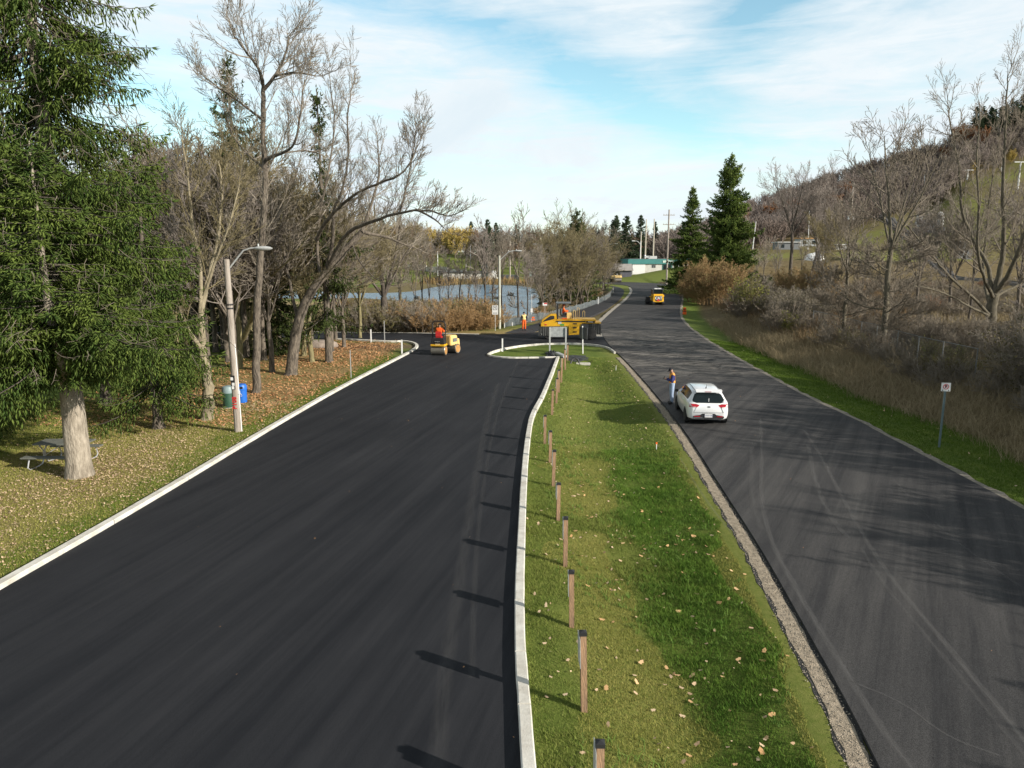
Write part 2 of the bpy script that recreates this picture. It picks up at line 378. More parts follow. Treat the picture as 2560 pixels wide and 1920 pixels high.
Vg = np.stack([GX.ravel(), GY.ravel(), GZ], 1)
def zones(X, Y):
    """R leaf litter / dry grass, G rough ground (brush), B bare soil, A green vs yellow"""
    vx = np.interp(Y, [p[1] for p in verge_out], [p[0] for p in verge_out])
    lit = np.zeros(X.shape); dl = pdist(X, Y, L_left_s, closed=False)
    ll = [p for p in L_left if p[1] < 62]; ys = [p[1] for p in ll[:6]]; xs = [p[0] for p in ll[:6]]
    lx = np.interp(Y, ys, xs); left = (X < lx) & (Y < 58)
    d = lx - X
    lit = np.where(left, np.exp(-((d - 3.4) / 2.6) ** 2) * (0.34 + 0.8 * (vnoise(X, Y, 2.3, 1) - 0.2)) * (1 - .5 * sstep(24, 30, Y)), 0)
    lit = np.where(left, np.maximum(lit, 0.55 * np.exp(-((d - 6.5) / 4.5) ** 2) * (vnoise(X, Y, 3.1, 11) > 0.42)), lit)
    lit = np.maximum(lit, np.where(left & (Y > 33), (0.35 + .6 * vnoise(X, Y, 3.1, 12)) * sstep(0.5, 1.5, d) * (1 - sstep(6, 13, d)), 0))
    tr = np.exp(-(np.hypot(X + 14.0, Y - 22.4) / 2.0) ** 2)
    lit = np.maximum(lit, tr)
    # shoulder by the pond bushes
    lit = np.maximum(lit, np.where((Y > 62) & (Y < 100) & (X < 4), 0.8 * np.exp(-(pdist(X, Y, X_upper, closed=False) / 3.5) ** 2), 0))
    brush = np.where((X > vx) & (Y < 225), sstep(-0.2, 0.8, X - vx), 0) * (1 - (Y > 186) * (X < 62))
    sdp = pdist(X, Y, pond); brush = np.maximum(brush, np.where((sdp < 14) & (Y < 150) & (Y > 68), 0.9, 0)); brush = np.maximum(brush, np.where((sdp < 9) & (Y >= 150), 0.9, 0))
    u = X / np.maximum(Y, 20)
    woods = sstep(0.18, 0.24, u) * sstep(0, 22, Y - np.interp(u, [0.2, 0.4, 0.5, 0.62, 0.72, 1.0], [205, 262, 292, 318, 345, 360]))
    brush = np.maximum(brush, woods)
    soil = np.where((Y > 50) & (Y < 62) & (X < -7) & (X > -22), 0.9 * np.exp(-((pdist(X, Y, GL([(1030, 866), (900, 868), (760, 866), (700, 862)]), closed=False)) / 1.7) ** 2), 0)
    soil = np.maximum(soil, 0.55 * np.exp(-(pdist(X, Y, L_left_s, closed=False) / 0.35) ** 2) * left)
    soil = np.maximum(soil, 0.55 * tr)
    # dry, yellower patches in the swale
    dr = pdist(X, Y, R_left_s, closed=False); dm = pdist(X, Y, L_right_s, closed=False)
    yel = np.clip((.45 + .6 * vnoise(X, Y, .9, 41)) * np.exp(-((dm - 1.9) / 1.1) ** 2) * (Y < 40) * (X > -1) * (X < 9), 0, 1)
    yel = np.maximum(yel, 0.9 * np.exp(-(dr / 0.9) ** 2) * (X < 60) * (Y < 60))
    yel = np.maximum(yel, np.where(left, (.25 + .6 * vnoise(X, Y, 2.6, 15)) * sstep(1.0, 3, d) * (1 - sstep(6, 10, d)), 0))
    yel = np.maximum(yel, 0.5 * (Y > 62) * (1 - sstep(3, 8, pdist(X, Y, path_poly))))
    yel = np.maximum(yel, 0.35 * (Y > 190)); yel = np.maximum(yel, 0.75 * (Y > 190) * (X / np.maximum(Y, 20) > .25))
    hillg = (Y > 180) * sstep(.25, .35, u) * (.25 + .5 * (vnoise(X, Y, 14, 21) > .5)); brush = np.maximum(brush, hillg)
    return np.stack([np.clip(lit, 0, 1), np.clip(brush, 0, 1), np.clip(soil, 0, 1), np.clip(yel, 0, 1)], 1)

def make_ground_mat():
    m, nt, b = nodes_of('ground_turf'); N, L = nt.nodes, nt.links
    b.inputs['Roughness'].default_value = 0.95; b.inputs['Specular IOR Level'].default_value = 0.1
    at = N.new('ShaderNodeVertexColor'); at.layer_name = 'zone'
    sp = N.new('ShaderNodeSeparateColor'); L.new(at.outputs['Color'], sp.inputs[0])
    ge = N.new('ShaderNodeNewGeometry')
    def noise(sc, det=6, ro=0.6, st=None):
        n = N.new('ShaderNodeTexNoise'); n.inputs['Scale'].default_value = sc; n.inputs['Detail'].default_value = det; n.inputs['Roughness'].default_value = ro
        if st:
            mp = N.new('ShaderNodeMapping'); mp.inputs['Scale'].default_value = st[0]; mp.inputs['Rotation'].default_value = (0, 0, st[1]); L.new(ge.outputs['Position'], mp.inputs[0]); L.new(mp.outputs[0], n.inputs['Vector'])
        else: L.new(ge.outputs['Position'], n.inputs['Vector'])
        return n.outputs['Fac']
    def ramp(f, st):
        r = N.new('ShaderNodeValToRGB'); L.new(f, r.inputs[0]); e = r.color_ramp.elements
        e[0].position, e[0].color = st[0][0], tuple(st[0][1]) + (1,); e[1].position, e[1].color = st[-1][0], tuple(st[-1][1]) + (1,)
        for p, c in st[1:-1]: q = e.new(p); q.color = tuple(c) + (1,)
        return r.outputs[0]
    def mix(f, a, c):
        n = N.new('ShaderNodeMix'); n.data_type = 'RGBA'
        if isinstance(f, float): n.inputs[0].default_value = f
        else: L.new(f, n.inputs[0])
        for i, v in ((6, a), (7, c)):
            if isinstance(v, tuple): n.inputs[i].default_value = v + (1,)
            else: L.new(v, n.inputs[i])
        return n.outputs[2]
    green = ramp(noise(0.9, 8, 0.7), [(0.30, (0.060, 0.105, 0.018)), (0.5, (0.105, 0.150, 0.028)), (0.70, (0.190, 0.215, 0.048))])
    fine = ramp(noise(22, 6, 0.7), [(0.30, (0.05, 0.085, 0.012)), (0.70, (0.19, 0.235, 0.05))])
    green = mix(0.45, green, fine)
    yel = ramp(noise(6.0, 8, 0.7), [(0.30, (0.12, 0.15, 0.027)), (0.70, (0.27, 0.255, 0.080))])
    litter = ramp(noise(14, 8, 0.8), [(0.34, (0.17, 0.13, 0.045)), (0.5, (0.33, 0.225, 0.11)), (0.66, (0.46, 0.33, 0.19))])
    brush = ramp(noise(1.1, 8, 0.75), [(0.30, (0.07, 0.055, 0.03)), (0.5, (0.15, 0.115, 0.06)), (0.72, (0.22, 0.18, 0.09))])
    soil = ramp(noise(5.0, 8, 0.75), [(0.30, (0.09, 0.06, 0.04)), (0.70, (0.22, 0.16, 0.11))])
    c = mix(at.outputs['Alpha'], green, yel); c = mix(sp.outputs[0], c, litter); c = mix(sp.outputs[2], c, soil); c = mix(sp.outputs[1], c, brush)
    L.new(c, b.inputs['Base Color'])
    bp = N.new('ShaderNodeBump'); bp.inputs['Strength'].default_value = 0.5; bp.inputs['Distance'].default_value = 0.04
    L.new(noise(35, 5, 0.8), bp.inputs['Height']); L.new(bp.outputs[0], b.inputs['Normal'])
    return m
M_TURF = make_ground_mat()
ground = np_mesh('ground', Vg, [Fq], M_TURF, smooth=True); tag(ground, 'rolling ground of lawns, rough banks and a far wooded hillside', 'ground', kind='structure')
ca = ground.data.color_attributes.new('zone', 'FLOAT_COLOR', 'POINT'); ca.data.foreach_set('color', zones(GX.ravel(), GY.ravel()).astype(np.float32).ravel())

# ------------------------------------------------------------------ paving
def asphalt(name, base, hi, streak_rot, streak=0.5, rough=0.8, patch=None):
    m, nt, b = nodes_of(name); N, L = nt.nodes, nt.links
    ge = N.new('ShaderNodeNewGeometry')
    def noise(sc, det, st=(1, 1, 1), rot=0.0, ro=0.6, dist=0.0):
        mp = N.new('ShaderNodeMapping'); mp.vector_type = 'TEXTURE'; mp.inputs['Scale'].default_value = st; mp.inputs['Rotation'].default_value = (0, 0, rot)
        L.new(ge.outputs['Position'], mp.inputs[0]); n = N.new('ShaderNodeTexNoise'); n.inputs['Scale'].default_value = sc; n.inputs['Detail'].default_value = det
        n.inputs['Roughness'].default_value = ro; n.inputs['Distortion'].default_value = dist; L.new(mp.outputs[0], n.inputs['Vector']); return n.outputs['Fac']
    def ramp(f, p0, c0, p1, c1):
        r = N.new('ShaderNodeValToRGB'); L.new(f, r.inputs[0]); e = r.color_ramp.elements
        e[0].position = p0; e[0].color = tuple(c0) + (1,); e[1].position = p1; e[1].color = tuple(c1) + (1,); return r.outputs[0]
    def mixc(mode, f, a, c):
        n = N.new('ShaderNodeMix'); n.data_type = 'RGBA'; n.blend_type = mode
        if isinstance(f, float): n.inputs[0].default_value = f
        else: L.new(f, n.inputs[0])
        L.new(a, n.inputs[6]); L.new(c, n.inputs[7]); return n.outputs[2]
    s = noise(1.9, 10, (1.0, 26.0, 1.0), streak_rot + math.pi * 0.0, 0.72)
    col = ramp(s, 0.38, base, 0.68, hi)
    big = ramp(noise(0.16, 5), 0.35, (0.78, 0.78, 0.8), 0.65, (1.25, 1.22, 1.2)); col = mixc('MULTIPLY', 0.6, col, big)
    gr = ramp(noise(90, 3, ro=0.8), 0.34, (0.25, 0.25, 0.25), 0.70, (2.5, 2.45, 2.4)); col = mixc('MULTIPLY', 0.9, col, gr)
    if patch:
        pm = ramp(noise(0.5, 9, (2.0, 1.0, 1), streak_rot, 0.7, 1.2), 0.38, (0, 0, 0), 0.54, (1, 1, 1))
        # roughened, milled section across the junction
        sx = N.new('ShaderNodeSeparateXYZ'); L.new(ge.outputs['Position'], sx.inputs[0])
        mr = N.new('ShaderNodeMapRange'); L.new(sx.outputs[1], mr.inputs[0]); mr.inputs[1].default_value = 36; mr.inputs[2].default_value = 46; mr.interpolation_type = 'SMOOTHSTEP'
        mr2 = N.new('ShaderNodeMapRange'); L.new(sx.outputs[1], mr2.inputs[0]); mr2.inputs[1].default_value = 60; mr2.inputs[2].default_value = 80; mr2.inputs[3].default_value = 1.0; mr2.inputs[4].default_value = 0.0; mr2.interpolation_type = 'SMOOTHSTEP'
        ml = N.new('ShaderNodeMath'); ml.operation = 'MULTIPLY'; L.new(mr.outputs[0], ml.inputs[0]); L.new(mr2.outputs[0], ml.inputs[1])
        mm = N.new('ShaderNodeMath'); mm.operation = 'MULTIPLY'; L.new(ml.outputs[0], mm.inputs[0]); L.new(pm, mm.inputs[1])
        pc = ramp(noise(1.0, 10, (1.7, 0.75, 1), 0.25, 0.8, 1.6), 0.43, (0.020, 0.019, 0.019), 0.57, (0.20, 0.185, 0.165))
        col = mixc('MIX', mm.outputs[0], col, pc)
    L.new(col, b.inputs['Base Color']); b.inputs['Roughness'].default_value = rough; b.inputs['Specular IOR Level'].default_value = 0.16
    bp = N.new('ShaderNodeBump'); bp.inputs['Strength'].default_value = 0.35; bp.inputs['Distance'].default_value = 0.01
    L.new(noise(120, 3, ro=0.8), bp.inputs['Height']); L.new(bp.outputs[0], b.inputs['Normal'])
    return m
def sheet(name, poly, z, th, mt, label, cat='road'):
    bm = bmesh.new(); vs = [bm.verts.new((p[0], p[1], z)) for p in poly]
    f = bm.faces.new(vs); bmesh.ops.recalc_face_normals(bm, faces=[f])
    if f.normal.z < 0: f.normal_flip()
    res = bmesh.ops.extrude_face_region(bm, geom=[f]); top = [e for e in res['geom'] if isinstance(e, bmesh.types.BMVert)]
    for v in top: v.co.z = z
    for v in vs: v.co.z = z - th
    bmesh.ops.triangulate(bm, faces=bm.faces[:]); bmesh.ops.recalc_face_normals(bm, faces=bm.faces[:])
    me = bpy.data.meshes.new(name); bm.to_mesh(me); bm.free(); me.materials.append(mt); o = link(name, me); tag(o, label, cat, kind='structure'); return o
M_ASPL = asphalt('fresh_asphalt', (0.0130, 0.0145, 0.0180), (0.0255, 0.0270, 0.0310), math.radians(-14), rough=0.85)
M_ASPR = asphalt('rolled_asphalt', (0.031, 0.0315, 0.0335), (0.068, 0.067, 0.066), math.radians(-30), rough=0.85, patch=True)
M_ASPP = asphalt('path_asphalt', (0.032, 0.033, 0.036), (0.045, 0.045, 0.048), 0.2)
def dedupe(poly):
    out = []
    for p in poly:
        if not out or (Vector(p) - Vector(out[-1])).length > 0.02: out.append(Vector((p[0], p[1])))
    return out
sheet('left_road', dedupe(left_poly), 0.034, 0.3, M_ASPL, 'freshly paved black road and junction on the left')
sheet('right_road', dedupe(right_poly), 0.06, 0.3, M_ASPR, 'dark grey road with tyre marks curving into the distance on the right')
sheet('path', dedupe(path_poly), 0.022, 0.2, M_ASPP, 'narrow asphalt footpath beside the dark fabric fence', 'path')

M_KERB = mat('kerb_concrete', (0.70, 0.68, 0.62), (0.40, 0.37, 0.31), scale=2.2, rough=0.9, bump=0.25, bscale=50, lo=0.38, hi=0.74, detail=10)
def ribbon(name, line, off0, off1, z0, z1, mt, label, side=1, bevel=0.02, jitter=0.0, cat='kerb', seed=0, joint=0):
    """strip along a plan line between lateral offsets, with real height"""
    rng = random.Random(seed)
    pts = [Vector(p) for p in dedupe(line)]; V = []; F = []
    for i, p in enumerate(pts):
        t = (pts[min(i + 1, len(pts) - 1)] - pts[max(i - 1, 0)]).normalized(); n = Vector((-t.y, t.x)) * side
        a = p + n * (off0 + rng.uniform(-jitter, jitter)); b_ = p + n * (off1 + rng.uniform(-jitter, jitter))
        d = (b_ - a).normalized() * min(bevel, (b_ - a).length * 0.3)
        V += [(a.x, a.y, z0), (a.x, a.y, z1 - bevel), ((a + d).x, (a + d).y, z1), ((b_ - d).x, (b_ - d).y, z1), (b_.x, b_.y, z1 - bevel), (b_.x, b_.y, z0)]
    n0 = len(pts); NV = []
    if joint:                                        # cast bays with an open joint between them
        i = 0
        while i < n0 - 1:
            j = min(n0 - 1, i + joint); blk = [V[k * 6:(k + 1) * 6] for k in range(i, j + 1)]
            if len(blk) > 1:
                def sh(A, B, t): return [tuple(Vector(p).lerp(Vector(q), t)) for p, q in zip(A, B)]
                blk[0] = sh(blk[0], blk[1], .018 / max(.05, (Vector(blk[1][0]) - Vector(blk[0][0])).length)); blk[-1] = sh(blk[-1], blk[-2], .018 / max(.05, (Vector(blk[-2][0]) - Vector(blk[-1][0])).length))
                o0 = len(NV) ; NV += [p for r_ in blk for p in r_]; m_ = len(blk)
                for a_ in range(m_ - 1):
                    for k in range(5): F.append((o0 + a_ * 6 + k, o0 + a_ * 6 + k + 1, o0 + (a_ + 1) * 6 + k + 1, o0 + (a_ + 1) * 6 + k))
                F += [tuple(o0 + q for q in range(5, -1, -1)), tuple(o0 + (m_ - 1) * 6 + k for k in range(6))]
            i = j
        V = NV
    else:
        for i in range(len(pts) - 1):
            for k in range(5): F.append((i * 6 + k, i * 6 + k + 1, (i + 1) * 6 + k + 1, (i + 1) * 6 + k))
        F += [tuple(range(5, -1, -1)), tuple((len(pts) - 1) * 6 + k for k in range(6))]
    me = bpy.data.meshes.new(name); me.from_pydata(V, [], F); me.materials.append(mt)
    bm = bmesh.new(); bm.from_mesh(me); bmesh.ops.recalc_face_normals(bm, faces=bm.faces[:]); bm.to_mesh(me); bm.free()
    o = link(name, me); tag(o, label, cat, kind='structure'); return o
def densify(line, step):
    pts = [Vector(p) for p in dedupe(line)]; out = [pts[0]]
    for a, b in zip(pts[:-1], pts[1:]):
        n = max(1, int((b - a).length / step))
        for i in range(1, n + 1): out.append(a.lerp(b, i / n))
    return out
kerbL = [p for p in L_left_s if p[1] < 59.5]
i_end = next((i for i, p in enumerate(L_left_s) if p[1] > 59.0), len(L_left_s)); kerbL = [p for p in L_left_s[:i_end + 3]]
def jointed(line, step, gap=0.006):
    return densify(line, step)
ribbon('left_kerb', densify(kerbL, .75), 0.0, 0.24, -0.2, 0.145, M_KERB, 'long white concrete kerb along the left edge of the fresh road', side=1, jitter=0.005, seed=1, joint=4)
ribbon('median_kerb', densify(L_right_s, .75), 0.0, 0.20, -0.2, 0.150, M_KERB, 'white concrete kerb between the fresh road and the grass strip', side=1, jitter=0.005, seed=2, joint=4)
ribbon('island_kerb', densify(isl_arc, 0.8), 0.0, 0.15, -0.2, 0.140, M_KERB, 'thin white kerb curving round the end of the grass strip', side=1, jitter=0.004, seed=3, joint=3)
ribbon('far_kerb', densify([p for p in X_upper if p[0] < -1.5], 2), -0.02, 0.14, -0.2, 0.06, M_KERB, 'low pale kerb on the far side of the junction', side=1, seed=4)
M_GRAVEL = mat('sand_gravel', (0.54, 0.45, 0.335), (0.27, 0.225, 0.165), scale=9, rough=0.95, bump=0.9, bscale=60, lo=0.30, hi=0.62, coord='Object')
M_FRINGE = mat('crumbled_asphalt', (0.03, 0.03, 0.03), (0.13, 0.12, 0.11), scale=30, rough=0.95, bump=0.9, bscale=70, lo=0.45, hi=0.75)
M_CURBOLD = mat('old_kerb', (0.30, 0.27, 0.22), (0.16, 0.14, 0.11), scale=6, rough=0.95, bump=0.6, bscale=50)
nearR = densify([p for p in R_left_s if p[1] < 50], 0.25)
ribbon('gravel_strip', nearR, 0.08, 0.38, -0.25, 0.014, M_GRAVEL, 'pale sandy gravel strip along the near edge of the right road', side=1, bevel=0.005, jitter=0.04, cat='gravel', seed=5)
ribbon('asphalt_fringe', nearR, -0.02, 0.44, -0.25, 0.006, M_FRINGE, 'crumbled dark asphalt fringe beside the gravel strip', side=1, bevel=0.005, jitter=0.05, cat='gravel', seed=6)
ribbon('right_edge_gravel', densify([p for p in R_right_s if p[1] < 175], 0.4), 0.02, 0.30, -0.2, 0.035, M_CURBOLD, 'worn gravel and low kerb edge on the far side of the right road', side=-1, bevel=0.01, jitter=0.08, cat='kerb', seed=7)
ribbon('strip_edge', densify([p for p in R_left_s if 62 < p[1] < 165], 1.0), 0.03, 0.55, -0.2, 0.035, mat('pale_edge', (0.42, 0.38, 0.32), (0.28, 0.25, 0.20), scale=4), 'pale concrete edge between the footpath verge and the right road', side=1, bevel=0.02, jitter=0.06, cat='kerb', seed=8)

# water
bm = bmesh.new(); f = bm.faces.new([bm.verts.new((p[0], p[1], -1.0)) for p in pond])
if f.normal.z < 0: f.normal_flip()
bmesh.ops.triangulate(bm, faces=[f]); bmesh.ops.recalc_face_normals(bm, faces=bm.faces[:])
me = bpy.data.meshes.new('pond'); bm.to_mesh(me); bm.free()
for pl in me.polygons:
    if pl.normal.z < 0: pl.flip()
m, nt, b = nodes_of('pond_water'); b.inputs['Base Color'].default_value = (0.12, 0.21, 0.29, 1); b.inputs['Roughness'].default_value = 0.22; b.inputs['IOR'].default_value = 1.33
n = nt.nodes.new('ShaderNodeTexNoise'); n.inputs['Scale'].default_value = 2.2; n.inputs['Detail'].default_value = 4; ge = nt.nodes.new('ShaderNodeNewGeometry'); nt.links.new(ge.outputs['Position'], n.inputs['Vector'])
bp = nt.nodes.new('ShaderNodeBump'); bp.inputs['Strength'].default_value = 0.6; bp.inputs['Distance'].default_value = 0.08; nt.links.new(n.outputs['Fac'], bp.inputs['Height']); nt.links.new(bp.outputs[0], b.inputs['Normal'])
me.materials.append(m); tag(link('pond', me), 'blue pond behind the bare trees and bushes', 'water', kind='structure')
# ------------------------------------------------------------------ paints and metals
def plain(name, c, rough=0.5, metal=0.0, var=0.12, sc=6.0, bump=0.0, coat=0.0, spec=None, stretch=(1, 1, 1)):
    return mat(name, tuple(min(1, v * (1 + var)) for v in c), tuple(v * (1 - var) for v in c), scale=sc, rough=rough, metal=metal, bump=bump, coat=coat, spec=spec, stretch=stretch, lo=.25, hi=.75)
M_WHITE = plain('white_paint', (0.74, 0.74, 0.73), .45, var=.06)
M_CARW = plain('car_paint_white', (0.78, 0.79, 0.80), .3, var=.02, coat=.8)
M_GLASS = plain('dark_glass', (0.012, 0.018, 0.020), .12, spec=.25)
M_BLACK = plain('black_plastic', (0.02, 0.02, 0.022), .55)
M_RUB = plain('rubber', (0.022, 0.022, 0.022), .85, bump=.3)
M_RUBG = plain('dusty_rubber_skirt', (0.045, 0.047, 0.045), .85, var=.5, sc=9, stretch=(4, 1, .5))
M_REDL = plain('red_lens', (0.40, 0.015, 0.025), .2, coat=.5)
M_CHROME = plain('grey_alloy', (0.45, 0.46, 0.47), .35, metal=.8)
M_STEEL = plain('galvanised_steel', (0.50, 0.51, 0.50), .5, metal=.35, var=.2, sc=12)
M_STEELB = plain('worn_sheet_metal', (0.36, 0.38, 0.38), .55, metal=.35, var=.35, sc=5)
M_DRUM = plain('polished_drum_steel', (0.30, 0.28, 0.24), .38, metal=.7, var=.2, sc=3)
M_YEL = plain('machine_yellow', (0.72, 0.40, 0.015), .45, var=.08)
M_YELP = plain('faded_cream_yellow', (0.74, 0.52, 0.20), .55, var=.12, sc=4)
M_ORNG = plain('orange_cloth', (0.86, 0.14, 0.02), .9, var=.1)
M_ORNV = plain('orange_vest', (0.92, 0.40, 0.09), .85, var=.1)
M_LIME = plain('pale_yellow_vest', (0.80, 0.62, 0.26), .85, var=.1)
M_DKCL = plain('black_cloth', (0.022, 0.022, 0.027), .95)
M_NAVY = plain('navy_cloth', (0.035, 0.04, 0.16), .95)
M_JEAN = plain('light_denim', (0.30, 0.38, 0.52), .95, var=.2)
M_SKIN = plain('skin', (0.36, 0.21, 0.14), .6, var=.05)
M_WOOD = mat('post_wood', (0.38, 0.235, 0.135), (0.21, 0.135, 0.085), scale=5, rough=.85, stretch=(3, 3, .5), bump=.4, bscale=20)
M_WOODG = mat('weathered_pole_wood', (0.43, 0.385, 0.335), (0.25, 0.21, 0.175), scale=4, rough=.9, stretch=(2.5, 2.5, .18), bump=.6, bscale=14)
M_CONC = mat('pole_concrete', (0.50, 0.50, 0.42), (0.38, 0.38, 0.32), scale=4, rough=.85)
M_REDP = plain('red_paint', (0.58, 0.03, 0.03), .6)
M_GRN = plain('green_bin', (0.030, 0.085, 0.055), .5)
M_BLUE2 = plain('blue_bin', (0.015, 0.13, 0.52), .45)
M_GLID = plain('grey_green_lid', (0.22, 0.30, 0.31), .5)
M_FAB = plain('black_geotextile', (0.030, 0.033, 0.035), .8, var=.4, sc=2.5)
M_FABF = plain('fence_geotextile', (0.085, 0.10, 0.105), .75, var=.45, sc=1.6)
M_DGREY = plain('dark_grey_metal', (0.075, 0.08, 0.085), .5, metal=.2)
M_SLAT = plain('grey_slats', (0.13, 0.14, 0.145), .6)

# ------------------------------------------------------------------ people
def person(name, loc, rz, label, J, rad, clothes, hair=None, sc=1.0, cap=None, extra=None):
    """J joints dict, one skinned continuous body; clothing = shells taken from the body surface"""
    o = root(name, loc, label, 'person', rz)
    names = [n for n in J if n != 'face']; idx = {n: i for i, n in enumerate(names)}
    E = [('pelvis', 'belly'), ('belly', 'chest'), ('chest', 'neck'), ('neck', 'head0'), ('head0', 'head1'), ('head1', 'head2')]
    for s in 'LR':
        E += [('chest', 'sh' + s), ('sh' + s, 'el' + s), ('el' + s, 'wr' + s), ('wr' + s, 'pa' + s), ('pelvis', 'hp' + s), ('hp' + s, 'kn' + s), ('kn' + s, 'an' + s), ('an' + s, 'toe' + s)]
    V = [Vector(J[n]) for n in names]; R = [rad[n.rstrip('LR') if n[:-1] in rad or n.rstrip('LR') in rad else n] for n in names]
    ed = [(idx[a], idx[b_]) for a, b_ in E]
    for s in 'LR':                                # five fingers
        pa = Vector(J['pa' + s]); d = (pa - Vector(J['wr' + s])).normalized(); sd = d.cross(Vector((0, 0, 1)));
        if sd.length < .2: sd = d.cross(Vector((1, 0, 0)))
        sd.normalize(); nn = d.cross(sd)
        for k, (off, ln) in enumerate([(-.03, .07), (-.01, .08), (.01, .078), (.03, .062), (-.045, .045)]):
            b0 = pa + sd * off - (d * .03 if k == 4 else Vector()); m1 = b0 + (d * .55 + (sd * -.5 if k == 4 else Vector())) * ln; m2 = m1 + (d * .4 + nn * .35) * ln
            i0 = len(V); V += [b0, m1, m2]; R += [.011, .0095, .008]; ed += [(idx['pa' + s], i0), (i0, i0 + 1), (i0 + 1, i0 + 2)]
    me = bpy.data.meshes.new('body'); me.from_pydata([tuple(v * sc) for v in V], ed, []); b = link('body', me)
    sk = b.modifiers.new('Skin', 'SKIN'); sk.use_smooth_shade = True; sk.branch_smoothing = .3
    for i, sv in enumerate(me.skin_vertices[0].data):
        r = R[i]; r = (r, r) if not isinstance(r, tuple) else r; sv.radius = (r[0] * sc, r[1] * sc); sv.use_root = (i == idx['pelvis'])
    ss = b.modifiers.new('Sub', 'SUBSURF'); ss.levels = 2; ss.render_levels = 2
    dg = bpy.context.evaluated_depsgraph_get(); m2 = bpy.data.meshes.new_from_object(b.evaluated_get(dg)); bpy.data.objects.remove(b)
    m2.name = 'body'; m2.materials.clear(); m2.materials.append(M_SKIN); body = link('body', m2, o)
    bones = {'torso': [('pelvis', 'belly'), ('belly', 'chest'), ('chest', 'neck'), ('chest', 'shL'), ('chest', 'shR')], 'hips': [('pelvis', 'belly'), ('pelvis', 'hpL'), ('pelvis', 'hpR')],
             'arms': [('shL', 'elL'), ('elL', 'wrL'), ('shR', 'elR'), ('elR', 'wrR')], 'legs': [('hpL', 'knL'), ('knL', 'anL'), ('hpR', 'knR'), ('knR', 'anR')],
             'feet': [('anL', 'toeL'), ('anR', 'toeR')], 'head': [('neck', 'head0'), ('head0', 'head1'), ('head1', 'head2')], 'hand': [('wrL', 'paL'), ('wrR', 'paR')]}
    allb = [(k, a, c) for k, l in bones.items() if k != 'hips' for a, c in l]
    def sd_(p, a, c):
        a, c = Vector(J[a]) * sc, Vector(J[c]) * sc; t = max(0, min(1, (p - a).dot(c - a) / max(1e-9, (c - a).length_squared))); return (p - a - (c - a) * t).length
    reg = []
    for f in m2.polygons:
        k = min(allb, key=lambda q: sd_(Vector(f.center), q[1], q[2])); r = k[0]
        if r == 'torso' and 'pelvis' in (k[1], k[2]) and f.center.z < (J['pelvis'][2] + .06) * sc: r = 'legs'
        reg.append(r)
    vn = [v.normal.copy() for v in m2.vertices]
    for (cn, regs, mt, off) in clothes:
        used = {}; vs = []; fs = []
        for f, r in zip(m2.polygons, reg):
            if r in regs:
                ff = []
                for vi in f.vertices:
                    if vi not in used: used[vi] = len(vs); vs.append(tuple(m2.vertices[vi].co + vn[vi] * off * sc))
                    ff.append(used[vi])
                fs.append(ff)
        if not fs: continue
        cm = bpy.data.meshes.new(cn); cm.from_pydata(vs, [], fs); cm.materials.append(mt); cm.polygons.foreach_set('use_smooth', [True] * len(fs)); co = link(cn, cm, o)
        so = co.modifiers.new('Thick', 'SOLIDIFY'); so.thickness = .008; so.offset = 1
    hd = Vector(J['head1']) * sc; up = (Vector(J['head2']) - Vector(J['head0'])).normalized(); fw = Vector(J['face']) if 'face' in J else Vector((0, -1, 0))
    rt = fw.cross(up).normalized(); Mh = Matrix((rt, fw, up)).transposed().to_4x4(); Mh.translation = hd
    for s in (-1, 1):
        e = MB(); e.lathe([(.0, -.012), (.010, -.006), (.012, 0), (.010, .006), (0, .012)], 8, Mh @ Matrix.Translation((s * .033, .088, .012))); e.build('eye', M_BLACK, body)
        e = MB(); e.lathe([(.0, -.03), (.014, -.015), (.018, 0), (.014, .02), (0, .03)], 8, Mh @ Matrix.Translation((s * .083, .0, 0))); e.build('ear', M_SKIN, body)
    e = MB(); e.tube([(0, .085, .03), (0, .105, -.005), (0, .112, -.022)], [.006, .011, .013], 6, T=Mh); e.build('nose', M_SKIN, body)
    e = MB(); e.box((0, .091, -.05), (.045, .01, .009), T=Mh); e.build('mouth', M_REDL, body)
    if cap:
        cm_, brim = cap; e = MB(); e.lathe([(.098, .02), (.102, .05), (.095, .085), (.07, .115), (.035, .13), (0.0, .133)], 14, Mh)
        if brim: e.box((0, .12, .035), (.13, .08, .012), T=Mh)
        e.build('hat', cm_, o, smooth=True)
    if extra: extra(o, Mh)
    return o
RAD = dict(pelvis=(.165, .12), belly=(.15, .11), chest=(.175, .12), neck=.055, head0=.075, head1=(.083, .098), head2=.07, sh=.068, el=.047, wr=.033, pa=(.042, .02), hp=.095, kn=.062, an=.045, toe=(.045, .03))
def stand(face=(0, -1, 0)):
    return dict(pelvis=(0, 0, .95), belly=(0, 0, 1.12), chest=(0, 0, 1.34), neck=(0, 0, 1.48), head0=(0, -.01, 1.56), head1=(0, -.015, 1.64), head2=(0, -.01, 1.72),
                shL=(.19, 0, 1.40), elL=(.27, .02, 1.13), wrL=(.27, -.06, .90), paL=(.27, -.08, .82), shR=(-.19, 0, 1.40), elR=(-.27, .02, 1.13), wrR=(-.27, -.06, .90), paR=(-.27, -.08, .82),
                hpL=(.10, 0, .90), knL=(.11, -.02, .50), anL=(.12, .01, .09), toeL=(.13, -.16, .04), hpR=(-.10, 0, .90), knR=(-.11, .0, .50), anR=(-.12, .04, .09), toeR=(-.13, -.13, .04))
J = stand(); q = onG(1310, 827); q.z = .03
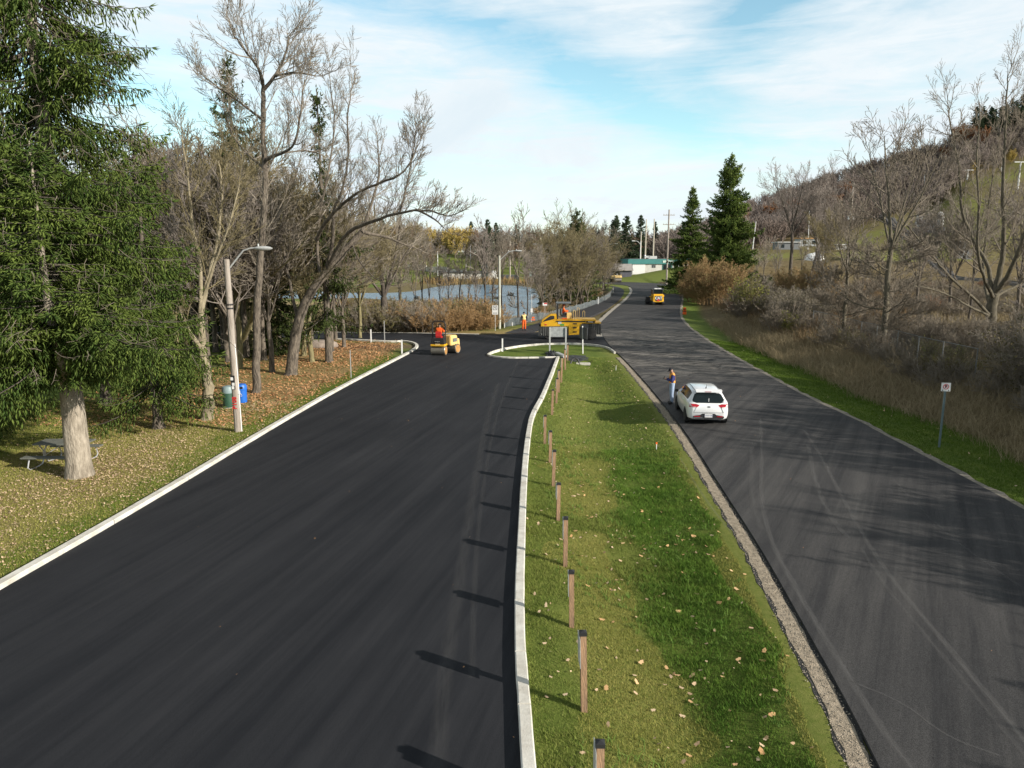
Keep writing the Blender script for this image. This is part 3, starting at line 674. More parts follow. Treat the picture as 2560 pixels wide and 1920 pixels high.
person('person', q, .1, 'worker in bright orange trousers, black jacket and pale vest standing on the footpath', J, RAD,
       [('jacket', ('torso', 'arms'), M_DKCL, .012), ('vest', ('torso',), M_LIME, .028), ('trousers', ('legs',), M_ORNG, .014), ('boots', ('feet',), M_BLACK, .014)], cap=(M_DKCL, False))
J = stand(); J.update(head0=(0, -.04, 1.55), head1=(0, -.085, 1.60), head2=(0, -.09, 1.69), face=(0, -.85, -.5), elL=(.24, -.06, 1.15), wrL=(.10, -.27, 1.19), paL=(.05, -.33, 1.23), elR=(-.24, -.06, 1.15), wrR=(-.10, -.27, 1.17), paR=(-.04, -.33, 1.20), neck=(0, -.01, 1.47))
def phone(o, Mh):
    e = MB(); e.box((0, -.39, 1.27), (.075, .012, .15), rx=-.5); e.build('phone', M_BLACK, o)
person('person', (7.62, 33.30, .06), -math.pi / 2, 'worker in orange vest and light jeans looking at a phone beside the white car', J, RAD,
       [('shirt', ('torso', 'arms'), M_NAVY, .012), ('vest', ('torso',), M_ORNV, .030), ('jeans', ('legs',), M_JEAN, .014), ('boots', ('feet',), M_BLACK, .014)], cap=(M_DKCL, True), extra=phone)
for o_ in list(COL.objects):
    if o_.name.startswith('phone'): tag(o_, 'small black phone held in both hands of the worker beside the car', 'phone'); o_.parent = None; o_.matrix_world = Matrix.Translation((7.62, 33.30, .06)) @ Matrix.Rotation(-math.pi / 2, 4, 'Z')
def sit():
    return dict(pelvis=(0, 0, .10), belly=(0, .02, .27), chest=(0, .01, .48), neck=(0, -.01, .62), head0=(0, -.02, .70), head1=(0, -.025, .78), head2=(0, -.02, .86),
                shL=(.19, 0, .54), elL=(.26, -.14, .34), wrL=(.20, -.38, .36), paL=(.18, -.45, .37), shR=(-.19, 0, .54), elR=(-.26, -.14, .34), wrR=(-.20, -.38, .36), paR=(-.18, -.45, .37),
                hpL=(.10, -.05, .09), knL=(.13, -.46, .10), anL=(.13, -.50, -.30), toeL=(.13, -.66, -.34), hpR=(-.10, -.05, .09), knR=(-.13, -.46, .10), anR=(-.13, -.50, -.30), toeR=(-.13, -.66, -.34))

# ------------------------------------------------------------------ white hatchback, heading +Y in its own frame; rear at y=0
def car(loc, rz):
    o = root('parked_car', loc, 'white hatchback car seen from behind, stopped on the right road beside a worker', 'car', rz)
    # stations from the rear bumper to the nose: (y, zlow, belt z, roof z, half width belt, half width roof)
    st = [(0.00, .29, .78, .80, .66, .60), (0.06, .27, .88, .92, .76, .62), (0.14, .26, .93, 1.03, .81, .61), (0.34, .24, .96, 1.24, .84, .58), (0.52, .23, .97, 1.37, .855, .565), (0.75, .22, .965, 1.425, .860, .56), (1.2, .21, .95, 1.45, .862, .56),
          (1.75, .21, .93, 1.45, .862, .565), (2.25, .21, .92, 1.42, .862, .56), (2.62, .21, .915, 1.32, .86, .57), (2.95, .21, .91, 1.13, .855, .60), (3.22, .22, .90, .96, .85, .66), (3.5, .24, .86, .90, .83, .64), (3.8, .28, .76, .80, .78, .60), (3.98, .34, .62, .66, .68, .55), (4.05, .42, .50, .52, .55, .50)]
    def prof(s):
        y, zl, zb, zr, wb, wr = s; zm = zl + (zb - zl) * .55
        return [(0, zl), (wb * .80, zl), (wb * .95, zl + .05), (wb * .995, zl + (zb - zl) * .3), (wb * 1.0, zm), (wb * .985, zl + (zb - zl) * .85), (wb * .965, zb), (wb * .95 + (wr - wb * .95) * .10, zb + (zr - zb) * .10),
                (wb * .95 + (wr - wb * .95) * .78, zb + (zr - zb) * .80), (wr * .97, zb + (zr - zb) * .90), (wr * .86, zb + (zr - zb) * .975), (wr * .45, zr - .003 * (zr > 1)), (0, zr)]
    grid = [[(x, s[0], z) for x, z in prof(s)] for s in st]; nP = len(grid[0])
    regs = {}
    for i in range(len(st) - 1):
        for j in range(nP - 1):
            k = 'body'
            if j == 7 and 4 <= i <= 9: k = 'side_window'
            if j >= 9 and i in (9, 10): k = 'windscreen'
            regs.setdefault(k, []).append((i, j))
    def emit(cells, name, mt, parent, sides=(1, -1), off=0.0):
        for sgn in ((0,) if name in ('body', 'windscreen') else sides):
            b = MB()
            for s in ((1, -1) if sgn == 0 else (sgn,)):
                for i, j in cells:
                    q = [grid[i][j], grid[i][j + 1], grid[i + 1][j + 1], grid[i + 1][j]]; q = [(x * s, y, z) for x, y, z in q]
                    b.add(q if s > 0 else q[::-1], [(0, 1, 2, 3)])
            ob = b.build(name, mt, parent); me_ = ob.data; bm = bmesh.new(); bm.from_mesh(me_); bmesh.ops.remove_doubles(bm, verts=bm.verts[:], dist=.0004)
            bmesh.ops.recalc_face_normals(bm, faces=bm.faces[:]); bm.to_mesh(me_); bm.free(); me_.polygons.foreach_set('use_smooth', [True] * len(me_.polygons))
            try: me_.set_sharp_from_angle(angle=math.radians(38))
            except Exception: pass
        return ob
    body = emit(regs['body'], 'body', M_CARW, o)
    bm = bmesh.new(); bm.from_mesh(body.data)
    for yy in (0.0, 4.05):                        # close both ends
        es = [e for e in bm.edges if e.is_boundary and all(abs(v.co.y - yy) < .01 for v in e.verts)]
        if es: bmesh.ops.holes_fill(bm, edges=es, sides=0)
    bm.to_mesh(body.data); bm.free()
    emit(regs['side_window'], 'side_window', M_GLASS, o); emit(regs['windscreen'], 'windscreen', M_GLASS, o)
    def plate(name, pts, mt, th=.012, parent=o, n=None):
        """thin curved panel through 3D outline points, pushed rearwards"""
        b = MB(); k = len(pts); b.add([p for p in pts] + [(x, y - th, z) for x, y, z in pts], [tuple(range(k)), tuple(reversed(range(k, 2 * k)))] + [(i, (i + 1) % k, k + (i + 1) % k, k + i) for i in range(k)]); return b.build(name, mt, parent)
    ys_ = np.array([s[0] for s in st]); P_ = [np.array(prof(s)) for s in st]
    def ysurf(x, z):
        """y of the rear surface of the body at width x and height z"""
        for y in np.arange(0.0, 1.3, .01):
            k = min(len(st) - 2, max(0, int(np.searchsorted(ys_, y, side='right') - 1))); f = (y - ys_[k]) / (ys_[k + 1] - ys_[k]); q = P_[k] * (1 - f) + P_[k + 1] * f
            if q[0, 1] <= z <= q[-1, 1] + .002:
                w = float(np.interp(z, q[1:-1, 1], q[1:-1, 0]))
                if w >= abs(x) or (abs(x) < .5 and z <= q[-1, 1]): return y
        return 1.3
    def patch(name, rows, mt, off=.012, nx_=10, parent=o):
        """panel following the body surface; rows of (z, x0, x1) from bottom to top"""
        zs_ = [r[0] for r in rows]; zz = np.linspace(zs_[0], zs_[-1], 9); V = []; F = []
        for z in zz:
            x0_, x1_ = float(np.interp(z, zs_, [r[1] for r in rows])), float(np.interp(z, zs_, [r[2] for r in rows]))
            for i in range(nx_ + 1): x = x0_ + (x1_ - x0_) * i / nx_; V.append((x, ysurf(x, z) - off, z))
        for r in range(8):
            for i in range(nx_): k = r * (nx_ + 1) + i; F.append((k, k + 1, k + nx_ + 2, k + nx_ + 1))
        me_ = bpy.data.meshes.new(name); me_.from_pydata(V, [], F); me_.materials.append(mt); ob_ = link(name, me_, parent); so_ = ob_.modifiers.new('t', 'SOLIDIFY'); so_.thickness = .012; return ob_
    w_ = patch('rear_window', [(.955, -.50, .50), (.975, -.62, .62), (1.04, -.66, .66), (1.26, -.55, .55), (1.31, -.46, .46)], M_GLASS, .016, 16)
    e = MB(); e.tube([(0, .10, 1.0), (.02, .20, 1.12)], .010, 5); e.build('rear_wiper', M_WHITE, w_)
    for s in (-1, 1):
        rows = [(.775, .50, .775), (.82, .42, .80), (.87, .38, .815), (.915, .52, .80)]
        rows = [(z, *sorted((s * p_, s * q_))) for z, p_, q_ in rows]; t_ = patch('tail_light', rows, M_REDL, .010, 8)
        patch('light_strip', [(.782, *sorted((s * .54, s * .74))), (.800, *sorted((s * .52, s * .74)))], M_WHITE, .022, 5, t_)
    bp_ = patch('rear_bumper_insert', [(.30, -.60, .60), (.38, -.64, .64), (.43, -.60, .60), (.455, -.32, .32), (.52, -.26, .26)], M_BLACK, .012, 16)
    patch('lower_bumper', [(.335, *sorted((-.62, -.24))), (.36, *sorted((-.62, -.24)))], M_SLAT, .018, 16)
    for s in (-1, 1): patch('reflector', [(.385, *sorted((s * .34, s * .58))), (.42, *sorted((s * .34, s * .58)))], M_REDL, .024, 6, bp_)
    patch('tailgate_seam', [(.562, -.60, .60), (.570, -.60, .60)], M_SLAT, .013, 16)
    for s in (-1, 1): patch('tailgate_seam', [(.57, *sorted((s * .60, s * .607))), (.78, *sorted((s * .50, s * .507)))], M_SLAT, .013, 1)
    pl = plate('licence_plate', [(x, -.022, z) for x, z in [(-.155, .365), (-.155, .505), (.155, .505), (.155, .365)]], M_WHITE, .012)
    text_mesh('CRHW 888', .075, plain('plate_ink', (.06, .09, .25), .6), 'plate_number', pl, Matrix.Translation((0, -.036, .435)) @ Matrix.Rotation(math.pi / 2, 4, 'X'), .001)
    e = MB(); e.lathe([(.0, -.004), (.055, -.004), (.06, .0), (.055, .006), (0, .006)], 16, Matrix.Translation((0, .0, .80)) @ Matrix.Rotation(math.pi / 2, 4, 'X') @ Matrix.Diagonal((1.2, .6, 1, 1))); e.build('badge', M_CHROME, o)
    e = MB(); e.box((0, .42, 1.40), (1.0, .26, .03), rx=.32); e.build('roof_spoiler', M_CARW, o, bevel=.01)
    e = MB(); e.box((0, .30, 1.385), (.26, .02, .02)); e.build('brake_light', M_REDL, o)
    e = MB(); e.tube([(0, .85, 1.44), (0, .80, 1.50), (0, .74, 1.62)], [.03, .012, .004], 6); e.build('aerial', M_BLACK, o)
    for s in (-1, 1):
        e = MB(); e.tube([(s * .50, .62, 1.41), (s * .52, 1.3, 1.445), (s * .52, 2.1, 1.44), (s * .50, 2.5, 1.39)], .010, 5); e.build('roof_trim', M_DGREY, o)
        e = MB(); e.box((s * .96, 2.62, 1.0), (.17, .11, .13)); mr = e.build('door_mirror', M_BLACK if s < 0 else M_CARW, o, bevel=.03)
        for k, yy in enumerate((1.55, 2.4)): e = MB(); e.box((s * .863, yy, .84), (.03, .18, .03)); e.build('door_handle', M_CARW, o, bevel=.008)
        for yy in (.72, 3.28):
            wv = root_child('wheel', o, (s * .78, yy, .31)); Tm = Matrix.Rotation(math.pi / 2, 4, 'Y')
            e = MB(); e.lathe([(.20, -.10), (.28, -.10), (.305, -.07), (.31, 0), (.305, .07), (.28, .10), (.20, .10)], 24, Tm); e.build('tyre', M_RUB, wv, smooth=True)
            e = MB(); e.lathe([(0, -.06), (.19, -.06), (.205, -.09), (.205, .09), (.19, .06), (0, .06)], 20, Tm)
            for a in range(5): e.box((s * .075, .10 * math.cos(a * 1.257), .10 * math.sin(a * 1.257)), (.03, .05, .19), rx=-a * 1.257 + 1.571)
            e.build('rim', M_CHROME, wv)
            e = MB(); e.lathe([(0, -.02), (.335, -.02), (.345, .0), (.335, .02), (0, .02)], 24, Matrix.Translation((s * .845, yy, .325)) @ Tm); e.build('wheel_arch', M_BLACK, o)
    e = MB(); e.box((0, 2.0, .26), (1.5, 3.5, .14)); e.build('underbody', M_BLACK, o)
    e = MB(); e.box((0, 1.7, .75), (1.3, 2.2, .3)); e.build('interior', M_BLACK, o)
    return o
def root_child(name, parent, loc):
    """an intermediate part that owns sub-parts: a small hub mesh"""
    b = MB(); b.tube([(-.05, 0, 0), (.05, 0, 0)], .05, 8); h = b.build(name, M_DGREY, parent); h.location = loc; return h
car((8.14, 28.75, .06), math.radians(-5.0))

# ------------------------------------------------------------------ pneumatic roller; own frame: length along X, cab end at -X, camera side -Y
def pneu(loc, rz):
    o = root('pneumatic_roller', loc, 'large yellow pneumatic tyre roller with black rubber skirts, driven by a worker in orange', 'road roller', rz)
    e = MB(); e.prism([(-2.25, 1.08), (-2.25, 1.35), (-1.0, 1.62), (2.35, 1.62), (2.35, 1.36), (1.20, 1.36), (1.20, .42), (.10, .36), (.10, 1.1), (-.6, 1.1)], -1.02, 1.02, Matrix.Rotation(math.pi / 2, 4, 'X')); e.build('body', M_YEL, o, bevel=.02)
    e = MB(); e.prism([(-1.1, 1.46), (-.9, 1.575), (1.5, 1.575), (1.5, 1.46)], -1.035, -1.022 + .0, Matrix.Rotation(math.pi / 2, 4, 'X') @ Matrix.Translation((0, 0, 2.055))); st_ = e.build('side_stripe', M_BLACK, o)
    e = MB(); e.prism([(-2.22, 1.35), (-2.15, 1.62), (-1.45, 2.12), (-.95, 2.14), (-.90, 1.62), (-1.0, 1.60), (-1.9, 1.37)], -.86, .86, Matrix.Rotation(math.pi / 2, 4, 'X')); e.build('engine_hood', M_YEL, o, bevel=.03)
    e = MB(); e.prism([(-2.08, 1.46), (-1.98, 1.60), (-1.45, 1.98), (-1.13, 1.98), (-1.10, 1.72), (-1.35, 1.66)], .862, .875, Matrix.Rotation(math.pi / 2, 4, 'X')); e.build('hood_opening', M_BLACK, o)
    e = MB(); e.box((.75, 0, 1.655), (3.3, 1.96, .07)); e.build('deck', M_YEL, o, bevel=.015)
    e = MB(); e.box((2.15, 0, 1.40), (1.35, 1.98, .10)); e.build('rear_fender', M_YEL, o, bevel=.02)
    for x0, x1, nm in ((-2.42, -.62, 'rubber_skirt'), (1.28, 2.80, 'rubber_skirt')):
        for ys in (-1.0, 1.0):
            b = MB(); n = 30
            for side in (0, 1):
                pass
            vs = []
            for i in range(n + 1):
                x = x0 + (x1 - x0) * i / n; w = .025 * math.sin(i * 1.9) + .015 * math.sin(i * .7)
                vs += [(x, ys + w * .3, 1.30 if x0 > 0 else 1.10), (x, ys + w, .42 if x0 > 0 else .30), (x, ys + w + .02, .42 if x0 > 0 else .30), (x, ys + w * .3 + .02, 1.30 if x0 > 0 else 1.10)]
            fs = [(i * 4 + k, (i + 1) * 4 + k, (i + 1) * 4 + (k + 1) % 4, i * 4 + (k + 1) % 4) for i in range(n) for k in range(4)]
            b.add(vs, fs); b.build('rubber_skirt', M_RUBG, o)
        xe = x0 if x0 < 0 else x1
        b = MB(); b.box((xe, 0, .78), (.03, 2.0, .84)); b.build('rubber_skirt', M_RUBG, o)
    for x, ys in [(-1.55, (-.75, -.25, .25, .75)), (1.95, (-.9, -.45, 0, .45, .9))]:
        for y in ys:
            b = MB(); b.lathe([(0, -.16), (.30, -.17), (.48, -.15), (.50, -.10), (.50, .10), (.48, .15), (.30, .17), (0, .16)], 24, Matrix.Translation((x, y, .50)) @ Matrix.Rotation(math.pi / 2, 4, 'X')); b.build('tyre', M_RUB, o, smooth=True)
    b = MB(); b.box((1.42, -1.05, .82), (.62, .10, .95), ry=.03); b.build('side_tank', M_DGREY, o, bevel=.02)
    for z in (1.33, 1.0, .64): b = MB(); b.box((.62, -1.03, z), (.32, .03, .10)); b.build('step_slot', M_BLACK, o)
    # canopy with posts
    b = MB(); b.box((-.35, 0, 3.02), (1.25, 1.5, .10)); b.build('canopy', M_SLAT, o, bevel=.03)
    for x, y in ((-.84, -.62), (-.84, .62)): b = MB(); b.box((x, y, 2.32), (.12, .12, 1.35)); b.build('canopy_post', M_BLACK, o, bevel=.01)
    b = MB(); b.box((-.90, 0, 2.55), (.03, 1.3, .75)); b.build('rear_screen', M_GLASS, o)
    b = MB(); b.box((.15, -.10, 1.95), (.42, .6, .50)); b.build('console', M_YELP, o, bevel=.03); b = MB(); b.tube([(.42, 0, 1.7), (.62, 0, 2.25)], .04, 8); sw = b.build('steering_column', M_BLACK, o)
    b = MB(); b.tube([(.62 + .16 * math.cos(a) * .4, .16 * math.sin(a), 2.27 + .16 * math.cos(a) * .9) for a in np.linspace(0, 6.283, 17)], .014, 6, caps=False); b.build('steering_wheel', M_BLACK, sw)
    b = MB(); b.box((-.35, -.1, 1.98), (.45, .5, .12)); b.box((-.56, -.1, 2.25), (.10, .5, .55)); b.build('seat', M_BLACK, o, bevel=.03)
    for (x, y, h) in ((.55, -.92, .78), (.95, .3, .90), (1.35, -.92, .72)):
        b = MB(); b.tube([(x - .09, y, 1.68), (x - .09, y, 1.68 + h - .1), (x - .05, y, 1.68 + h), (x + .05, y, 1.68 + h), (x + .09, y, 1.68 + h - .1), (x + .09, y, 1.68)], .022, 7); b.build('handrail', M_YELP, o)
    b = MB(); b.box((-.25, -.80, 1.74), (.5, .25, .10)); b.build('orange_bag', M_ORNG, o, bevel=.04)
    RX = Matrix.Rotation(math.pi / 2, 4, 'X')
    b = MB(); b.box((-.66, -1.042, 1.40), (.28, .006, .17)); lg = b.build('logo_panel', M_WHITE, o); text_mesh('CAT', .15, M_BLACK, 'logo_text', lg, Matrix.Translation((-.66, -1.047, 1.40)) @ RX, .001, .003)
    b = MB(); b.box((1.93, -1.042, 1.49), (.74, .006, .14)); lg = b.build('model_panel', M_BLACK, o); text_mesh('PS-360B', .125, M_WHITE, 'model_text', lg, Matrix.Translation((1.93, -1.047, 1.485)) @ RX, .001, .002)
    b = MB(); b.box((-.45, -1.028, 1.24), (.34, .008, .16)); b.build('green_decal', plain('green_decal_paint', (.08, .30, .05), .6), o)
    b = MB(); b.box((-1.85, -1.028, 1.24), (.18, .008, .12)); b.build('warning_decal', M_REDP, o)
    b = MB(); b.tube([(-2.44, -.85, 1.2), (-2.30, -.85, 1.2)], .07, 10); b.build('headlight', M_BLACK, o)
    b = MB(); b.tube([(-2.44, -.55, .7), (-2.18, -1.04, .42)], .03, 6); b.build('scraper_arm', M_STEEL, o)
    J = sit(); a = person('person', Vector(loc) + Vector((-.33, -.1, 1.98)), rz + math.pi / 2, 'driver in orange hooded jacket and black trousers seated on the pneumatic roller', J, RAD,
                          [('jacket', ('torso', 'arms'), M_ORNG, .022), ('trousers', ('legs',), M_DKCL, .014), ('boots', ('feet',), M_BLACK, .014)], cap=(M_ORNG, False)); return o
pneu((4.72, 60.9, .06), math.radians(-2))

# ------------------------------------------------------------------ small tandem roller; own frame heading +Y, seat end (near drum) at y=0
def tandem(loc, rz):
    o = root('tandem_roller', loc, 'small cream yellow tandem drum roller with a tall black roll bar on the fresh asphalt', 'road roller', rz)
    RY = Matrix.Rotation(math.pi / 2, 4, 'Y')
    def drum(M): 
        b = MB(); b.lathe([(0, -.50), (.27, -.50), (.33, -.52), (.35, -.50), (.35, .50), (.33, .52), (.27, .50), (0, .50)], 28, M @ RY); d = b.build('drum', M_DRUM, o, smooth=True)
        for s in (-1, 1): b = MB(); b.lathe([(0, -.012), (.28, -.012), (.28, .012), (0, .012)], 24, M @ Matrix.Translation((s * .515, 0, 0)) @ RY); b.build('drum_side', plain('rusty_orange', (.42, .22, .07), .7, var=.3), d)
    A = Matrix.Translation((0, .42, .35)); drum(A)
    b = MB(); b.box((0, .42, .74), (1.02, .80, .14)); b.build('front_frame', M_YEL, o, bevel=.02)
    b = MB(); b.box((0, .30, 1.02), (.98, .50, .44), taper=.9); b.build('water_tank', M_BLACK, o, bevel=.04)
    b = MB(); b.box((0, .035, 1.0), (.42, .02, .07)); lg = b.build('name_plate', M_BLACK, o); text_mesh('CATERPILLAR', .062, M_WHITE, 'name_text', lg, Matrix.Translation((0, .022, 1.0)) @ Matrix.Rotation(math.pi / 2, 4, 'X'), .001)
    b = MB(); b.box((.02, .03, .80), (.34, .03, .10)); b.build('number_label', M_YELP, o)
    b = MB(); b.box((0, .55, 1.28), (.46, .42, .10)); b.box((0, .36, 1.50), (.46, .09, .40)); b.build('seat', M_REDP, o, bevel=.035)
    b = MB(); b.tube([(-.47, .48, .8), (-.48, .48, 2.22), (-.40, .48, 2.36), (-.28, .48, 2.42), (.28, .48, 2.42), (.40, .48, 2.36), (.48, .48, 2.22), (.47, .48, .8)], .048, 8); b.build('roll_bar', M_BLACK, o)
    b = MB(); b.tube([(0, 1.05, .9), (0, .98, 1.45)], .04, 8); sc_ = b.build('steering_column', M_BLACK, o)
    b = MB(); b.tube([(.17 * math.cos(a), .97 - .05 * math.sin(a), 1.47 + .15 * math.sin(a)) for a in np.linspace(0, 6.283, 17)], .013, 6, caps=False); b.build('steering_wheel', M_BLACK, sc_)
    b = MB(); b.tube([(.42, .55, 1.2), (.44, .75, 1.55)], .02, 6); b.build('handrail', M_YELP, o)
    Hh = Matrix.Translation((.34, 1.15, 0)) @ Matrix.Rotation(math.radians(-17), 4, 'Z')
    b = MB(); b.box((0, .40, .98), (.86, 1.0, .70), T=Hh, taper=.88); b.build('engine_hood', M_YELP, o, bevel=.06)
    b = MB(); b.box((0, .92, .80), (.95, .26, .5), T=Hh, taper=.9); b.build('rear_frame', M_YELP, o, bevel=.03)
    for s in (-1, 1): b = MB(); b.box((s * .44, .45, 1.0), (.02, .5, .26), T=Hh); b.build('vent', M_SLAT, o)
    drum(Hh @ Matrix.Translation((0, .70, .35)))
    b = MB(); b.box((0, .75, .55), (.3, .7, .3)); b.build('articulation_joint', M_BLACK, o)
    J = sit(); c_, s_ = math.cos(rz), math.sin(rz); off = Vector((.02 * c_ - .56 * s_, .02 * s_ + .56 * c_, 1.33))
    person('person', Vector(loc) + off, rz + math.pi, 'operator in orange top and dark hat seated on the small tandem roller', J, RAD,
           [('jacket', ('torso', 'arms'), M_ORNG, .022), ('trousers', ('legs',), M_DKCL, .014), ('boots', ('feet',), M_BLACK, .014)], cap=(M_DKCL, False)); return o
tandem((-5.30, 50.0, .034), math.radians(-12))

# ------------------------------------------------------------------ compact yellow machine far up the road, seen from behind
def compact(loc, rz):
    o = root('compact_loader', loc, 'compact yellow machine with dark cab and big white lettering far up the right road', 'loader', rz)
    b = MB(); b.box((0, .75, 1.0), (1.62, 1.4, 1.15), taper=.92); b.build('engine_cover', M_YEL, o, bevel=.07)
    b = MB(); b.box((0, .035, .98), (.98, .03, .66)); pn = b.build('rear_panel', M_BLACK, o)
    text_mesh('CAT', .52, M_WHITE, 'lettering', pn, Matrix.Translation((0, .015, 1.0)) @ Matrix.Rotation(math.pi / 2, 4, 'X'), .002, .018)
    b = MB(); b.prism([(-.24, -.14), (.24, -.14), (0, .24)], -.006, .006, Matrix.Translation((-.05, .008, .72)) @ Matrix.Rotation(math.pi / 2, 4, 'X')); b.build('warning_triangle', M_REDP, pn)
    b = MB(); b.box((0, 1.15, 1.85), (1.36, 1.3, .62)); b.build('cab', M_GLASS, o, bevel=.03)
    for sx in (-.66, .66):
        for sy in (.5, 1.8): b = MB(); b.box((sx, sy, 1.88), (.10, .10, .70)); b.build('cab_post', M_BLACK, o)
    b = MB(); b.box((0, 1.15, 2.22), (1.42, 1.45, .07)); b.build('cab_roof', M_DGREY, o, bevel=.02)
    for s in (-1, 1): b = MB(); b.box((s * .27, .75, 2.33), (.46, .35, .12)); b.build('roof_lamp', M_WHITE, o, bevel=.02)
    for s in (-1, 1):
        b = MB(); b.prism([(-.1, .30), (.1, .05), (2.1, .05), (2.3, .30), (2.0, .62), (.2, .62)], -.17, .17, Matrix.Translation((s * .70, 0, 0)) @ Matrix.Rotation(math.pi / 2, 4, 'Z') @ Matrix.Rotation(math.pi / 2, 4, 'X')); b.build('track', M_RUB, o, bevel=.02)
        b = MB(); b.box((s * .78, 1.3, 1.15), (.14, 2.2, .22), rx=-.15); b.build('lift_arm', M_YEL, o, bevel=.02)
    b = MB(); b.box((0, 2.75, .35), (2.5, .7, .6)); b.build('bucket', M_BLACK, o, bevel=.03)
    b = MB(); b.box((-1.15, 1.8, .72), (.55, .5, .75)); b.build('side_attachment', M_BLACK, o, bevel=.03)
    return o
q = G(1646, 764); compact((q.x, q.y, .06), math.radians(3))
def farroller(loc, rz):
    o = root('drum_roller', loc, 'yellow drum roller parked at the far bend below the green building, seen from behind', 'road roller', rz)
    RY = Matrix.Rotation(math.pi / 2, 4, 'Y')
    b = MB(); b.lathe([(0, -.95), (.58, -.95), (.62, -.92), (.62, .92), (.58, .95), (0, .95)], 26, Matrix.Translation((0, .62, .62)) @ RY); b.build('drum', M_DRUM, o, smooth=True)
    b = MB(); b.box((0, .8, 1.52), (2.1, 1.7, .62), taper=.92); b.build('body', M_YELP, o, bevel=.08)
    b = MB(); b.box((0, 1.0, 1.16), (1.9, 1.5, .14)); b.build('chassis', M_BLACK, o)
    b = MB(); b.box((-.5, 3.0, 1.25), (1.8, 2.2, .9)); b.build('engine_hood', M_YELP, o, bevel=.06)
    b = MB(); b.tube([(0, 1.6, 1.8), (0, 1.6, 2.25)], .06, 7); b.build('exhaust', M_WHITE, o)
    for s in (-1, 1): b = MB(); b.tube([(s * .9, .3, 1.8), (s * .9, .3, 2.1), (s * .9, 1.2, 2.1), (s * .9, 1.2, 1.8)], .025, 6); b.build('handrail', M_YELP, o)
    b = MB(); b.lathe([(0, -.95), (.55, -.95), (.6, -.92), (.6, .92), (.55, .95), (0, .95)], 22, Matrix.Translation((-.5, 3.6, .6)) @ RY); b.build('drum', M_RUB, o, smooth=True)
q = G(1546, 706.5); farroller((q.x, q.y + .5, .06), math.radians(4))

# ------------------------------------------------------------------ wooden sign posts along the kerb
posts = [(1460, 1777, 1584), (1429, 1567, 1430), (1413, 1416, 1295), (1395, 1301, 1215), (1383, 1216, 1128), (1375, 1156, 1079), (1362, 1110, 1040), (1380, 1037, 976), (1391, 1008, 947), (1397, 981, 926), (1403, 956, 890), (1413, 925, 874), (1419, 902, 862)]
M_WOOD2 = mat('post_wood_grey', (0.34, 0.25, 0.17), (0.20, 0.15, 0.105), scale=5, rough=.85, stretch=(3, 3, .5), bump=.4, bscale=20)
def sign_post(h, panel):
    o = root('sign_post', (0, 0, 0), 'x', 'post')
    b = MB(); b.box((0, 0, h / 2 - .1), (.10, .10, h + .2)); b.build('post', M_WOOD, o, bevel=.006)
    b = MB(); b.box((0, 0, h + .015), (.112, .112, .05)); b.add([(-.056, -.056, h + .04), (.056, -.056, h + .04), (.056, .056, h + .04), (-.056, .056, h + .04), (0, 0, h + .068)], [(0, 1, 4), (1, 2, 4), (2, 3, 4), (3, 0, 4), (3, 2, 1, 0)]); b.build('post_cap', M_BLACK, o)
    if panel: b = MB(); b.box((-.062, 0, h - .24), (.012, .30, .46)); b.build('sign_panel', M_STEEL, o, bevel=.003)
    return proto_of(o)
pp = {True: sign_post(1.25, True), False: sign_post(1.25, False)}
first = G(1503, 1857, 1.25); allp = [(first.x, first.y, 1.25)]
for (px, pb, pt) in posts:
    q = onG(px, pb); t = P(px, pt, q.y); allp.append((q.x, q.y, min(1.4, max(1.02, t.z - q.z))))
ordn = ['nearest', 'second nearest', 'third nearest', 'fourth nearest', 'fifth nearest', 'sixth nearest', 'seventh nearest', 'eighth nearest', 'ninth nearest', 'tenth nearest', 'eleventh nearest', 'third farthest', 'second farthest', 'farthest']
prn = random.Random(3)
for i, (x, y, h) in enumerate(allp):
    pan = i not in (8, 12); dup(pp[pan], (x, y, hz(x, y)), prn.uniform(-.06, .06), (1, 1, h / 1.25), 'capped wooden post with thin sign plate on the grass strip, %s to the camera' % ordn[i] if pan else 'wooden post on the grass strip, %s to the camera' % ordn[i], 'wooden sign posts in a row along the median kerb', tilt=(prn.uniform(-.035, .035), prn.uniform(-.035, .035)))
for p_ in pp.values(): drop(p_)
# ------------------------------------------------------------------ frames with panels and black fabric at the island
def panel_frame():
    q = onG(1394, 884); o = root('panel_frame', q, 'weathered metal panel raised on two pale posts at the far end of the grass strip', 'sign')
    for x in (-.58, .58): b = MB(); b.box((x, 0, .9), (.11, .10, 2.0)); b.build('post', M_STEEL, o, bevel=.01)
    b = MB(); b.box((0, .06, 1.58), (1.24, .03, .72)); b.build('panel', M_STEELB, o, bevel=.004)
    b = MB(); b.box((0, -.0, 1.2), (1.1, .05, .05)); b.build('rail', M_BLACK, o)
panel_frame()
q = onG(1456, 884); o = root('angled_sign', q, 'dark panel on a slim post seen nearly edge on, right of the raised metal panel', 'sign', math.radians(-62))
b = MB(); b.box((0, 0, .95), (.06, .07, 2.1), ry=-.05); b.build('post', M_STEEL, o); b = MB(); b.box((0, .05, 1.5), (1.0, .03, .85)); b.build('panel', M_DGREY, o, bevel=.004)
q = onG(1438, 896)
